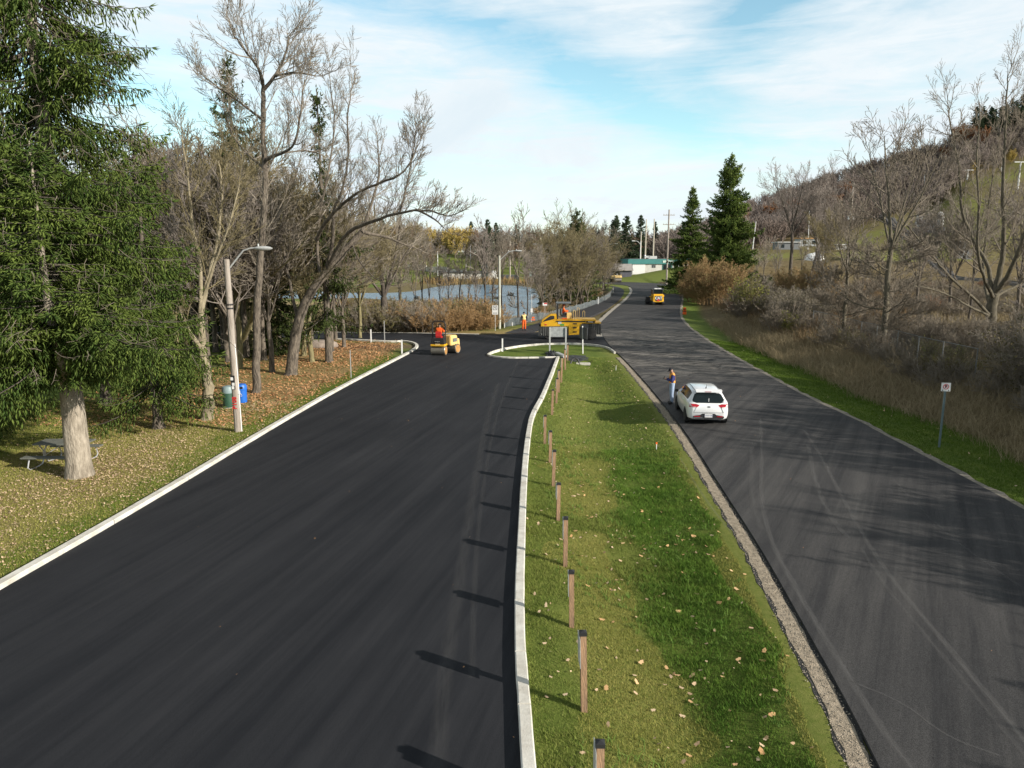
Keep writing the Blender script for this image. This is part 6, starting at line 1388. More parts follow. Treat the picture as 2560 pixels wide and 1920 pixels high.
# massive leaning tree with limbs that arch over the junction
p6 = onG(728, 937); Y6 = p6.y
limb_tree('bare_tree', 'massive bare tree with ridged trunk and long limbs arching right over the junction', [
    ([p6, Q(733, 880, Y6), Q(745, 800, Y6), Q(770, 740, Y6), Q(815, 680, Y6), Q(872, 615, Y6), Q(905, 580, Y6)], .38, .17, 2.6, 4, .6),
    ([Q(815, 680, Y6), Q(835, 590, Y6 - 1), Q(830, 530, Y6 - 1.5), Q(856, 480, Y6 - 2), Q(872, 400, Y6 - 2), Q(866, 300, Y6 - 2), Q(880, 215, Y6 - 2)], .13, .02, 2.8, 17, .3),
    ([Q(800, 690, Y6), Q(790, 590, Y6 + 1), Q(812, 470, Y6 + 1), Q(840, 330, Y6 + 1.5), Q(826, 205, Y6 + 1.5)], .11, .02, 2.6, 16, .35),
    ([Q(790, 600, Y6 - 1), Q(810, 560, Y6 - 2), Q(850, 515, Y6 - 3), Q(905, 472, Y6 - 4), Q(1000, 442, Y6 - 5), Q(1030, 400, Y6 - 5), Q(1050, 355, Y6 - 5)], .125, .02, 2.4, 20, .3),
    ([Q(815, 680, Y6), Q(860, 580, Y6 - 2), Q(930, 555, Y6 - 3.5), Q(990, 533, Y6 - 4.5), Q(1060, 522, Y6 - 5.5), Q(1120, 540, Y6 - 6)], .13, .03, 2.2, 20, .35),
    ([Q(1040, 524, Y6 - 5.2), Q(1085, 545, Y6 - 6), Q(1110, 570, Y6 - 6.3)], .07, .02, 1.4, 7, .1),
    ([Q(1000, 530, Y6 - 4.6), Q(1016, 470, Y6 - 5), Q(1030, 400, Y6 - 5), Q(1040, 330, Y6 - 5)], .06, .02, 2.0, 12, .2),
    ([Q(905, 580, Y6), Q(960, 590, Y6 + 1), Q(1010, 610, Y6 + 1.5), Q(1050, 625, Y6 + 2)], .12, .03, 1.8, 10, .2),
    ([Q(905, 580, Y6), Q(930, 510, Y6 + 1), Q(950, 430, Y6 + 1), Q(945, 370, Y6 + 1)], .12, .03, 2.0, 12, .2),
    ([Q(745, 800, Y6), Q(720, 690, Y6 + 1), Q(705, 600, Y6 + 1), Q(720, 500, Y6 + 1), Q(745, 420, Y6 + 1)], .12, .03, 2.2, 12, .4),
    ([Q(880, 610, Y6), Q(900, 660, Y6 - 2), Q(940, 700, Y6 - 3), Q(985, 715, Y6 - 4)], .05, .015, 1.2, 8, .3),
], M_BARK, M_TWIG, 52, dict(kids=(8, 7, 8, 5), rmin=0.0085, levels=4, ratio=(.5, .5, .58, .55)))
# mossy tree leaning right behind the lamp pole
p4 = onG(560, 893); Y4 = p4.y
limb_tree('bare_tree', 'mossy yellowish tree leaning right from behind the wooden lamp pole', [
    ([p4, Q(600, 862, Y4 - 2), Q(628, 805, Y4 - 4), Q(642, 745, Y4 - 5), Q(648, 700, Y4 - 6)], .22, .13, 2, 4, .6),
    ([Q(648, 700, Y4 - 6), Q(655, 660, Y4 - 6), Q(672, 610, Y4 - 6.5), Q(700, 560, Y4 - 7), Q(712, 500, Y4 - 7)], .10, .02, 1.8, 13, .2),
    ([Q(645, 720, Y4 - 6), Q(690, 680, Y4 - 7), Q(735, 640, Y4 - 8), Q(770, 590, Y4 - 8)], .08, .02, 1.8, 12, .2),
    ([Q(645, 730, Y4 - 6), Q(620, 620, Y4 - 5), Q(610, 520, Y4 - 4), Q(600, 420, Y4 - 4), Q(590, 340, Y4 - 4)], .10, .02, 2.2, 16, .2),
    ([Q(640, 760, Y4 - 5), Q(600, 700, Y4 - 4), Q(560, 650, Y4 - 3), Q(530, 560, Y4 - 3)], .07, .02, 1.8, 11, .2),
    ([Q(642, 750, Y4 - 5), Q(700, 742, Y4 - 7), Q(760, 720, Y4 - 8), Q(800, 700, Y4 - 9)], .05, .015, 1.4, 10, .2),
], M_BARKY, M_TWIGY, 53, dict(kids=(8, 7, 8, 5), rmin=0.0085, levels=4, ratio=(.5, .5, .58, .55)))
# tan trunked tree beside the pole
p3 = onG(519, 1049); Y3 = p3.y
limb_tree('bare_tree', 'bare tree with a smooth tan trunk rising among spruce boughs left of the lamp pole', [
    ([p3, Q(519, 1000, Y3), Q(520, 950, Y3), Q(505, 880, Y3 + .3), Q(500, 800, Y3 + .6)], .28, .16, 1.5, 0, .9),
    ([Q(505, 880, Y3), Q(480, 840, Y3 - .3), Q(450, 780, Y3 + 0), Q(430, 700, Y3)], .13, .03, 1.8, 6, .4),
    ([Q(500, 800, Y3), Q(520, 700, Y3 + 1), Q(545, 610, Y3 + 1.5), Q(555, 500, Y3 + 2), Q(548, 400, Y3 + 2)], .13, .02, 2.1, 17, .2),
    ([Q(500, 800, Y3), Q(505, 680, Y3 + 1), Q(480, 560, Y3 + 2), Q(470, 440, Y3 + 2), Q(452, 330, Y3 + 2)], .12, .02, 2.1, 17, .2),
    ([Q(510, 740, Y3), Q(540, 650, Y3), Q(575, 560, Y3), Q(598, 460, Y3)], .08, .02, 1.8, 13, .2),
], M_BARKT, M_TWIGY, 54, dict(kids=(8, 7, 8, 5), rmin=0.0085, levels=4, ratio=(.5, .5, .58, .55)))
# broad tree beyond the junction
p9 = onG(959, 826)
bt9, _ = bare_tree(55, 14.5, .40, 'broad dark bare tree beyond the junction at the edge of the orange bushes', p9, fork=.22, spread=1.7, nfork=6, cfg=dict(levels=4, kids=(8, 8, 6, 4), rmin=.016, trop=(0, .02, .03, .03)), mt=M_BARKD, mw=M_TWIG)
# bare trees filling in behind, left
fill = [(470, 905, 13.5, 'slender grey tree deep in the thicket behind the huge spruce'), (540, 880, 14.5, 'grey twiggy tree behind the tan trunk'), (700, 872, 12, 'bare tree behind the thick leaning trunk'), (380, 900, 13, 'grey tree seen through the right side of the huge spruce'),
        (780, 866, 12.5, 'bare tree between the massive tree and the sparse spruce'), (600, 862, 15, 'grey bare tree at the back of the thicket above the side road'), (900, 846, 10.5, 'thin bare tree across the side road, left of the broad dark tree'), (840, 850, 11.5, 'bare tree on the far side of the side road behind the sparse spruce'),
        (660, 900, 13, 'twiggy tree just right of the tallest bare tree'), (600, 920, 12.5, 'mossy twiggy tree between the lamp pole and the tallest bare tree'), (430, 870, 14.5, 'tall grey tree at the left of the thicket'), (510, 862, 13.5, 'grey tree at the back of the thicket behind the tan trunk'), (760, 890, 12, 'twiggy tree just right of the thick leaning trunk'),
        (570, 905, 11, 'low mossy tree between the lamp pole and the leaning mossy tree'), (860, 868, 10.5, 'twiggy low tree right of the sparse spruce'), (690, 885, 14, 'tall twiggy tree in the heart of the thicket'), (490, 885, 15, 'tall twiggy tree above the right boughs of the huge spruce'), (560, 872, 15.5, 'tallest grey tree at the back of the thicket')]
fpro = [proto_of(bare_tree(60 + i, 12.0, .17, 'x', (0, 0, 0), fork=.25, spread=1.0, nfork=5, cfg=dict(kids=(8, 10, 9, 7), levels=4, rmin=.014), mt=M_BARKY if i == 0 else M_BARK, mw=(M_TWIGY, M_TWIGV, M_TWIG)[i])[0]) for i in range(3)]
fill += [(450, 930, 12.5, 'grey tree whose crown meets the right boughs of the huge spruce'), (590, 940, 11.5, 'twiggy tree directly behind the lamp head'), (680, 930, 11.5, 'grey twiggy tree between the two thickest trunks'), (780, 905, 11.5, 'twiggy tree under the arching limbs of the massive tree'), (520, 925, 12.5, 'twiggy tree behind the lamp arm'), (830, 880, 11, 'grey tree in front of the sparse spruce crown'), (630, 870, 16, 'tall grey tree at the back between the slim spruce and the massive tree'), (410, 880, 15, 'tall twiggy tree seen above the shoulder of the huge spruce')]
for i, (a, b_, h, lb) in enumerate(fill):
    q = onG(a, b_); dup(fpro[i % 3], q, i * 1.9, h / 11.3, lb, 'bare trees filling the thicket on the left')
# more bare trees farther behind on the left
frng = random.Random(5)
for i in range(16):
    x = -62 + i * 3.2 + frng.uniform(-1.5, 1.5); y = 74 + frng.uniform(-5, 14)
    dup(fpro[i % 3], (x, y, hz(x, y)), frng.random() * 6, frng.uniform(.8, 1.1), 'bare grey tree in the dense row far behind the left lawn', 'row of bare trees far behind the left lawn')

# ------------------------------------------------------------------ young trees and bushes by the pond
thin = [proto_of(bare_tree(80 + i, 9.0, .10, 'x', (0, 0, 0), fork=.3, spread=.45, nfork=3, up=.6, cfg=dict(kids=(4, 6, 5, 3), levels=4, rmin=.017, ang=((20, 45),) * 4), mt=M_BARKD, mw=(M_TWIG, M_TWIGV, M_TWIG)[i], flr=1.2, low=2)[0]) for i in range(3)]
tl = [(1076, 806, 8.5, 'thin bare tree on the pond bank right above the small roller'), (1122, 806, 7.6, 'slim dark bare tree in front of the pond, left of the orange bush top'), (1172, 806, 8.2, 'thin bare tree against the middle of the pond'), (1040, 812, 7.2, 'thin bare tree at the left end of the visible pond'), (1212, 812, 11.0, 'tall dark bare tree immediately left of the concrete lamp post'),
      (1232, 808, 10.0, 'dark slim tree touching the concrete lamp post'), (1296, 806, 11.5, 'bare tree with a curving trunk right of the concrete lamp post'), (1318, 802, 8.0, 'slim bare tree behind the worker in orange trousers'), (1000, 818, 8.0, 'thin bare tree left of the pond among orange bushes'), (1058, 800, 9.5, 'dark bare tree on the bank above the cream hood of the small roller'), (1100, 800, 6.8, 'short slim tree before the left half of the pond'), (1150, 800, 9.2, 'tall slim tree before the middle of the pond'), (1255, 800, 9.5, 'slim tree just behind the concrete lamp post'), (1190, 806, 7.0, 'short slim tree before the pond left of the parking sign')]
for i, (a, b_, h, lb) in enumerate(tl): q = onG(a, b_); dup(thin[i % 3], q, i * 2.1, h / 9.0, lb, 'slim bare trees along the pond bank')
clump = [proto_of(bare_tree(90 + i, 10.0, .12, 'x', (0, 0, 0), fork=.12, spread=.8, nfork=5, cfg=dict(kids=(6, 8, 7, 5), levels=4, rmin=.015, wob=(.05, .13, .17, .2, .2), start=(.1, .1, .1, .1)), mt=M_BARK, mw=(M_TWIG, M_TWIGY, M_TWIGY)[i], low=3)[0]) for i in range(3)]
cl = [(1358, 786, 11), (1376, 782, 9.5), (1392, 778, 12), (1408, 776, 11), (1425, 773, 13), (1440, 771, 11), (1452, 766, 12.5), (1468, 763, 11), (1490, 750, 11), (1505, 741, 10), (1384, 760, 13), (1430, 752, 14), (1470, 742, 13), (1350, 770, 11), (1512, 728, 10), (1500, 735, 9), (1520, 722, 9)]
for i, (a, b_, h) in enumerate(cl):
    q = onG(a, b_); dup(clump[i % 3], q, i * 1.7, h / 10.0 * (1 if i < 10 else 1.1), 'many stemmed bare tree in the dense clump between the pond and the footpath', 'many stemmed trees of the dense clump')
cp = proto_of(spruce(27, 12.0, 0.14, .6, lambda f: 2.0 * (1 - f) ** 0.6 + 0.1, 'x', (0, 0, 0), M_SPRUCED, step=0.55, nper=6, dens=0.5, sl=0.36, sw=0.075, droop=0.15, hang=0.4))
for i, (a, b_, h, lb) in enumerate([(1437, 758, 14.5, 'cedar poking above the dense clump, topmost of the clump'), (1372, 772, 9.5, 'dark cedar at the left end of the dense clump beside the pond'), (1398, 762, 11, 'dark cedar inside the left half of the dense clump'), (1418, 768, 9, 'low cedar near the middle of the dense clump'), (1478, 752, 10, 'cedar in the right half of the dense clump'), (1450, 760, 12.5, 'tall cedar right of the topmost cedar of the clump')]): dup(cp, onG(a, b_), i, h / 12, lb, 'cedars inside the dense clump')
drop(cp)
# orange brown bushes beyond the junction
ob = [proto_of(shrub(100 + i, 2.3, 3.4, 34, 'x', (M_TWIGO, M_TWIGY, M_TWIG)[i], (M_ORANGE, M_YGREEN, M_OLIVE)[i], (900, 1100, 500)[i], .045, rmin=.010)) for i in range(3)]
orng = random.Random(9); k = 0
for row in range(4):
    for j in range(15):
        px = 880 + j * 26 + orng.uniform(-10, 10) - row * 6; py = 829 - row * 8 - (0 if px < 1100 else (px - 1100) * .05)
        if px > 1232 - row * 4: continue
        q = onG(px, py); t = 0 if (px > 1090 and orng.random() < .7) else orng.choice([0, 1, 1, 2, 2]); h = orng.uniform(.8, 1.25) * (1.15 if 1080 < px < 1200 else 1)
        dup(ob[t], q, orng.random() * 6, h, ('orange twiggy bush in the thicket between the junction and the pond', 'yellow green leafy bush in the thicket between the junction and the pond', 'brown bush in the thicket between the junction and the pond')[t], ('orange bushes in front of the pond', 'yellow green bushes in front of the pond', 'brown bushes in front of the pond')[t])
# bushes behind the silt fence and at the foot of the clump
for j in range(12):
    q = onG(1350 + j * 14, 790 - j * 5); dup(ob[j % 3], q, j, orng.uniform(.6, .9), 'low scrubby bush at the foot of the dense clump behind the fabric fence', 'scrubby bushes at the foot of the dense clump')

# ------------------------------------------------------------------ far tree line behind the pond and the building
M_FTW = [M_TWIG, M_TWIGV, M_TWIGR, M_TWIGD]
farp = [proto_of(bare_tree(110 + i, 13.0, .2, 'x', (0, 0, 0), fork=.15, spread=1.1, nfork=6, cfg=dict(levels=3, kids=(6, 9, 8), rmin=.05, seg=(4, 4, 3, 2), wob=(.05, .12, .16, .2)), mt=M_BARK, mw=M_FTW[i], name='far_tree')[0]) for i in range(4)]
fcon = [proto_of(spruce(120 + i, 16.0, 0.2, .8, lambda f: (3.2 + i * .3) * (1 - f) ** 0.75 + 0.1, 'x', (0, 0, 0), (M_SPRUCEF, M_BLUE)[i], step=0.62, nper=7, dens=0.42, sl=0.48, sw=0.12, droop=0.2, hang=0.4, name='far_spruce')) for i in range(2)]
def leafy(seed, h, w, mt, ml, nl, name, ls=.22, hang=False):
    o, out = bare_tree(seed, h, .22, 'x', (0, 0, 0), fork=.2, spread=w, nfork=6, cfg=dict(levels=3, kids=(6, 8, 7), rmin=.04, seg=(4, 4, 3, 2)), mt=M_BARK, mw=mt, name=name)
    nr = np.random.default_rng(seed); pts = np.array([tuple(q) for p, rr, l in out if l >= 2 for q in p]); pts = pts[nr.integers(0, len(pts), nl)]
    if hang: pts[:, 2] -= nr.random(nl) ** 2 * 2.5
    V, F = leaves_at(pts, ls, nr, .25); np_mesh('leaves', V, [F], ml, o); return proto_of(o)
fwil = leafy(130, 12.0, 1.2, M_TWIGO, M_WILLOW, 5200, 'far_willow', .30, True)
frus = leafy(131, 11.0, 1.2, M_TWIGR, M_RUST, 2600, 'far_tree', .26)
trng = random.Random(77)
tline = []
for i in range(210):
    px = -150 + i * 9.6 + trng.uniform(-6, 6); Y = trng.uniform(292, 362)
    if 1530 < px < 1700: Y = trng.uniform(262, 330)
    tline.append((px, Y))
for i, (px, Y) in enumerate(tline):
    x = (px - 1280) / FPX * Y * 1.0; z = hz(x, Y); r = trng.random()
    if 980 < px < 1180 and r < .5: dup(fwil, (x, Y, z), r * 40, trng.uniform(.85, 1.1), 'yellow leaved willow on the skyline behind the pond', 'yellow willows behind the pond')
    elif r < .17: dup(fcon[0], (x, Y, z), r * 40, trng.uniform(.7, 1.0), 'dark spruce in the distant tree line', 'dark spruces of the distant tree line')
    elif 1480 < px < 1700 and r < .5: dup(frus, (x, Y, z), r * 40, trng.uniform(.8, 1.1), 'rusty brown tree in the distance behind the green building', 'rusty trees behind the green building')
    else: dup(farp[i % 4], (x, Y, z), r * 40, trng.uniform(.75, 1.12), 'bare tree in the distant tree line', 'bare trees of the distant tree line')
for i in range(46):
    px = trng.uniform(640, 1500); Y = trng.uniform(238, 290)
    if 1080 < px < 1200 and Y < 275: continue
    x = (px - 1280) / FPX * Y; dup(farp[i % 4], (x, Y, hz(x, Y)), i, trng.uniform(.5, .85), 'smaller bare tree dotted on the green slope beyond the pond', 'bare trees on the slope beyond the pond')
# named far conifers
for (px, py, Y, h, kind, lb, w) in [(1219, 551, 235, 0, 0, 'lone dark pointed spruce above the concrete lamp post', .95), (1212, 642, 215, 0, 1, 'blue green spruce low behind the lone pointed spruce', 1.1), (1541, 541, 232, 0, 0, 'dark spruce behind the green building, leftmost of the three tall ones', 1.0),
                                    (1567, 542, 236, 0, 0, 'broad dark spruce behind the green building, middle of the three tall ones', 1.25), (1603, 540, 240, 0, 0, 'dark spruce behind the green building, rightmost of the three tall ones', 1.0), (1639, 556, 262, 0, 0, 'small dark spruce top between the tall poles behind the green building', .8)]:
    t = P(px, py, Y); z = hz(t.x, Y); s = (t.z - z) / 16.0; dup(fcon[kind], (t.x, Y, z), px, (s * w, s * w, s), lb, 'tall spruces in the middle distance')
# wooded hillside: one mass of countless small trees
def hill_wood():
    rng = np.random.default_rng(4); Vs = []; Fs = []; off = 0; protos = []
    for s in range(3):
        r2 = random.Random(200 + s); out = []
        for i in range(5): grow(r2, Vector((0, 0, 1.5)), Vector((r2.uniform(-.6, .6), r2.uniform(-.6, .6), 1)).normalized(), 7.5, .14, 1, dict(CFG, levels=3, kids=(3, 4, 4), rmin=.075, seg=(3, 2, 1, 1)), out)
        out.append(([Vector((0, 0, -1)), Vector((0, 0, 1)), Vector((0, 0, 3))], [.2, .17, .14], 1)); protos.append(tube_arrays([(p, r, 3) for p, r, l in out]))
    n = 0
    for _ in range(9000):
        u = rng.uniform(.20, 1.0); Y = rng.uniform(235, 470); lim = np.interp(u, [0.2, 0.4, 0.5, 0.62, 0.72, 1.0], [215, 272, 300, 324, 350, 365])
        if Y < lim or n > 1500: continue
        if u > .605 and Y > 388: continue
        x = u * Y; z = hz(x, Y) - .3; V, F = protos[n % 3]; a = rng.uniform(0, 6.28); s = rng.uniform(.75, 1.15) * (0.8 if Y > 425 else 1); ca_, sa = math.cos(a) * s, math.sin(a) * s
        W_ = np.stack([V[:, 0] * ca_ - V[:, 1] * sa + x, V[:, 0] * sa + V[:, 1] * ca_ + Y, V[:, 2] * s + z], 1)
        Vs.append(W_); Fs.append(F + off); off += len(V); n += 1
    for _ in range(620):
        u = rng.uniform(-.85, .24); Y = rng.uniform(345, 430); x = u * Y; z = hz(x, Y) - 2.2; V, F = protos[n % 3]; a = rng.uniform(0, 6.28); s = rng.uniform(.85, 1.2); ca_, sa = math.cos(a) * s, math.sin(a) * s
        Vs.append(np.stack([V[:, 0] * ca_ - V[:, 1] * sa + x, V[:, 0] * sa + V[:, 1] * ca_ + Y, V[:, 2] * s + z], 1)); Fs.append(F + off); off += len(V); n += 1
    o = np_mesh('hillside_wood', np.concatenate(Vs), [np.concatenate(Fs)], mat('hill_twigs', (0.215, 0.18, 0.16), (0.165, 0.125, 0.105), scale=.03, rough=1, island=.0, lo=.4, hi=.6))
    tag(o, 'dense bare brown wood covering the distant hillside and skyline', 'woodland', kind='stuff')
hill_wood()
# dark evergreens on the crag, rust and gold crowns on the slope
hr = random.Random(31)
for i in range(46):
    px = 2366 + (i % 23) * 11 + hr.uniform(-4, 4); Y = (398 if i < 23 else 418) + hr.uniform(-6, 6); x = (px - 1280) / FPX * Y * 1.02; z = hz(x, Y) - 1
    dup(fcon[0], (x, Y, z), i, (hr.uniform(1.1, 1.5),) * 2 + (hr.uniform(.8, 1.1),), 'dark evergreen on the crag at the top of the hill', 'dark evergreens on the hilltop crag')
for i, (px, py, Y, s) in enumerate([(2395, 395, 390, 1.3), (2420, 405, 385, 1.2), (2360, 400, 392, 1.0), (2090, 470, 330, 1.0), (1985, 480, 330, 1.0), (2450, 420, 380, 1.1), (1930, 490, 320, 1.0), (2120, 455, 350, 1.0)]):
    t = P(px, py, Y); dup(frus, (t.x, Y, hz(t.x, Y) + 1), i, s, 'rust coloured tree among the bare trees of the hillside wood', 'rust coloured trees on the hillside')
for i, (px, Y) in enumerate([(2390, 335), (2480, 345)]): x = (px - 1280) / FPX * Y; dup(fwil, (x, Y, hz(x, Y)), i, .55, 'small golden tree at the lower edge of the hillside wood', 'golden trees at the edge of the hillside wood')

# ------------------------------------------------------------------ right hand side
q = onG(1722, 733); spruce(140, 19.5, .28, .5, lambda f: 6.4 * (1 - f) ** 0.9 * (.88 + .14 * math.sin(f * 27)) + 0.1, 'tall dark spruce at the bend, left of the pair beside the road', q, M_SPRUCE, M_BARKD, step=0.45, nper=9, dens=0.7, sl=0.38, sw=0.085, droop=0.12, hang=0.7, clump=.4)
q = onG(1812, 734); spruce(141, 22.8, .34, .5, lambda f: 8.2 * (1 - f) ** 0.82 * (.88 + .14 * math.sin(f * 31)) + 0.1, 'tallest dark spruce beside the road, right of the pair at the bend', q, M_SPRUCE, M_BARKD, step=0.42, nper=11, dens=0.7, sl=0.40, sw=0.085, droop=0.08, hang=0.6, rise=1.6, gap=.06, clump=.5)
ws = proto_of(shrub(150, 7.4, 7.5, 60, 'x', M_TWIGO, mat('willow_bush_leaves', (.17, .16, .055), (.34, .23, .08), scale=.22, rough=.8, island=.4, c3=(.28, .26, .10)), 16000, .10, rmin=.014, r=.05, levels=3, kids=(8, 8, 6), name='willow_bush'))
dup(ws, onG(1778, 760), 0, .80, 'large rounded willow bush with orange brown top in front of the two dark spruces'); dup(ws, onG(1742, 756), 2, .5, 'smaller brown willow bush at the foot of the left dark spruce')
ys_ = shrub(151, 4.2, 1.8, 22, 'narrow yellow green bush at the right foot of the large willow bush', M_TWIGY, M_YGREEN, 2600, .09, rmin=.012, r=.03); ys_.location = onG(1868, 800)
bg = dict(levels=4, kids=(8, 9, 7, 5), rmin=.021)
bare_tree(160, 24.5, .34, 'tall bare tree with a fan shaped crown right of the dark spruces', onG(1972, 722), fork=.42, spread=1.5, nfork=6, cfg=bg, mt=M_BARKD, mw=M_TWIGV)
bare_tree(161, 22.5, .30, 'leaning bare tree just right of the tall fan shaped one', onG(2022, 722), fork=.32, spread=1.2, nfork=5, lean=(.18, 0), cfg=bg, mt=M_BARKD, mw=M_TWIGV)
bare_tree(162, 16.0, .20, 'straight bare tree rising from the rough bank behind the chain link fence', onG(2200, 889), fork=.42, spread=.9, nfork=5, cfg=dict(levels=4, kids=(7, 8, 7, 4), rmin=.012), mt=M_BARKM, mw=M_TWIGP, low=16)
bare_tree(163, 11.6, .15, 'smaller bare tree on the rough bank left of the straight one', onG(2107, 864), fork=.45, spread=.8, nfork=4, cfg=dict(levels=4, kids=(7, 8, 7, 4), rmin=.012), mt=M_BARKM, mw=M_TWIGP, low=18)
q5 = onG(2478, 838); Yq = q5.y
limb_tree('bare_tree', 'big many limbed bare tree near the right edge with low spreading boughs', [
    ([q5, Q(2476, 800, Yq), Q(2480, 760, Yq), Q(2487, 735, Yq)], .42, .34, 1, 0, .9),
    ([Q(2484, 745, Yq), Q(2500, 680, Yq), Q(2512, 600, Yq), Q(2505, 500, Yq), Q(2510, 400, Yq), Q(2515, 290, Yq), Q(2520, 190, Yq)], .26, .03, 3.6, 22, .25),
    ([Q(2484, 745, Yq), Q(2470, 660, Yq + 1), Q(2430, 600, Yq + 2), Q(2400, 520, Yq + 2), Q(2400, 430, Yq + 2), Q(2380, 330, Yq + 2), Q(2370, 260, Yq + 2)], .20, .03, 3.4, 20, .25),
    ([Q(2487, 735, Yq), Q(2520, 690, Yq - 1), Q(2550, 620, Yq - 2), Q(2580, 520, Yq - 2), Q(2590, 400, Yq - 2), Q(2570, 280, Yq - 2)], .22, .03, 3.4, 18, .25),
    ([Q(2476, 790, Yq), Q(2420, 730, Yq - 2), Q(2380, 700, Yq - 3), Q(2330, 640, Yq - 4), Q(2290, 590, Yq - 4), Q(2250, 545, Yq - 4)], .13, .025, 2.6, 16, .25),
    ([Q(2476, 790, Yq), Q(2430, 770, Yq - 2), Q(2370, 735, Yq - 4), Q(2300, 715, Yq - 5), Q(2220, 712, Yq - 6)], .11, .02, 2.2, 16, .25),
    ([Q(2484, 745, Yq), Q(2460, 700, Yq - 2), Q(2440, 620, Yq - 3), Q(2450, 500, Yq - 3), Q(2440, 400, Yq - 3), Q(2450, 300, Yq - 3)], .15, .03, 3.2, 18, .25),
    ([Q(2487, 740, Yq), Q(2540, 715, Yq + 1), Q(2590, 690, Yq + 1), Q(2650, 620, Yq + 1)], .14, .03, 2.6, 10, .25),
    ([Q(2478, 780, Yq), Q(2456, 690, Yq + 3), Q(2462, 600, Yq + 4), Q(2480, 450, Yq + 4), Q(2500, 330, Yq + 4)], .13, .03, 3.0, 16, .25),
], M_BARKM, M_TWIGP, 56, dict(kids=(8, 6, 7, 5), rmin=0.010, levels=4))
rb = [(2060, 740, 13), (2150, 790, 9), (1905, 740, 9), (1935, 755, 8), (2290, 780, 12), (2370, 790, 13), (2420, 815, 10), (2040, 770, 8), (2250, 800, 9), (2330, 800, 10), (2540, 800, 14), (1890, 722, 8), (2000, 715, 10), (2560, 850, 8)]
rl = ['bare tree behind the right end of the tall fan shaped tree', 'slim bare tree between the two bank trees', 'thin bare sapling right of the yellow green bush', 'thin bare sapling left of the reddish brush', 'bare tree halfway between the straight bank tree and the big right tree', 'bare tree close to the left of the big right tree', 'thin bare tree against the foot of the big right tree',
      'low bare tree above the reddish brush', 'slim bare tree just right of the straight bank tree', 'bare tree behind the low boughs of the big right tree', 'bare tree at the right edge behind the big tree', 'sapling close behind the yellow green bush', 'bare tree low between the fan shaped and the leaning tree', 'low bare tree at the extreme right edge of the bank']
for i, ((a, b_, h), lb) in enumerate(zip(rb, rl)):
    if a in (2330, 2250): continue
    dup(thin[i % 3] if h < 11 else fpro[i % 3], onG(a, b_), i * 1.3, h / (9.0 if h < 11 else 12.0), lb, 'bare trees on the rough bank at the right')
# trees outside the frame on the right whose shadows cross the road
for i, (x, y, h) in enumerate([(28, 9, 8), (33, 13.5, 11), (31.5, 20, 10), (41, 30, 13), (36, 2, 12), (47, 22, 16), (52, 30, 15)]):
    dup(fpro[i % 3], (x, y, hz(x, y)), i * 2.2, h / 12.0, 'bare tree beyond the right edge of the photo that shades the road', 'bare trees beyond the right edge')
sp4 = proto_of(spruce(28, 9.0, 0.16, .6, lambda f: 2.2 * (1 - f) ** 0.6 + 0.1, 'x', (0, 0, 0), M_SPRUCED, step=0.5, nper=6, dens=0.5, sl=0.3, sw=0.07, droop=0.2, hang=0.5))
for i, (x, y, s) in enumerate([(31, 25.5, .62)]): dup(sp4, (x, y, hz(x, y)), i, s, 'spruce beyond the right edge of the photo that shades the verge', 'spruces beyond the right edge')
drop(sp4)
# brush on the bank
bp_ = [proto_of(shrub(170 + i, (2.2, 1.8, 2.6, 1.6)[i], 2.6, 40, 'x', (M_TWIG, M_TWIGR, M_TWIGP, M_TWIGY)[i], (M_OLIVE, M_RUST, M_OLIVE, M_YGREEN)[i], (250, 500, 150, 700)[i], .05, rmin=.009)) for i in range(4)]
brn = random.Random(17); nb = 0; BL = ['grey brown bush on the rough bank right of the verge', 'rusty bush on the rough bank right of the verge', 'pale twiggy bush on the rough bank right of the verge', 'yellow green bush on the rough bank right of the verge']
BG = ['grey brown bushes on the right bank', 'rusty bushes on the right bank', 'pale twiggy bushes on the right bank', 'yellow green bushes on the right bank']
vys = [p[1] for p in verge_out]; vxs = [p[0] for p in verge_out]
while nb < 170:
    y = 20 + brn.random() ** 1.3 * 130; x0 = float(np.interp(y, vys, vxs)); d = 3.2 + brn.random() * (12 + y * .32); x = x0 + d
    if x / max(y, 1) > .86: continue
    px = x / y; t = brn.choices([0, 1, 2, 3], [3, 4 if .34 < px < .50 else 1, 6, .8])[0]; s = brn.uniform(.65, 1.15) * (1.25 if y > 60 and d < 12 else .8)
    dup(bp_[t], (x, y, hz(x, y)), brn.random() * 6, s, BL[t], BG[t]); nb += 1
tall_ = proto_of(shrub(174, 3.6, 3.2, 50, 'x', M_TWIG, M_OLIVE, 3600, .06, rmin=.009, kids=(6, 6, 5)))
for i in range(34):
    y = 4 + i * 2.6 + brn.uniform(-1, 1); x = float(np.interp(y, vys, vxs)) + (5.2 if y < 24 else 4.6) + brn.uniform(0, 3.2)
    if 35 < y < 60: continue
    dup(tall_, (x, y, hz(x, y)), brn.random() * 6, brn.uniform(.75, 1.15) * (1.0 if y < 45 else .8), 'tall dense brown bush standing in the weeds along the verge', 'tall brown bushes along the verge')
drop(tall_)
yb = ws; dup(ws, onG(2010, 768), 1, .62, 'broad yellowish bush in the middle of the reddish brush'); rdp = shrub(152, 1.6, 2.4, 30, 'small bush with bright red leaves at the edge of the brush', M_TWIGR, M_RED, 1500, .07, rmin=.01); rdp.location = onG(1852, 782)
yg = shrub(153, 1.8, 1.4, 18, 'small bright green bush at the lower edge of the brush near the verge', M_TWIGY, M_YGREEN, 1500, .07, rmin=.008); yg.location = onG(1975, 838)
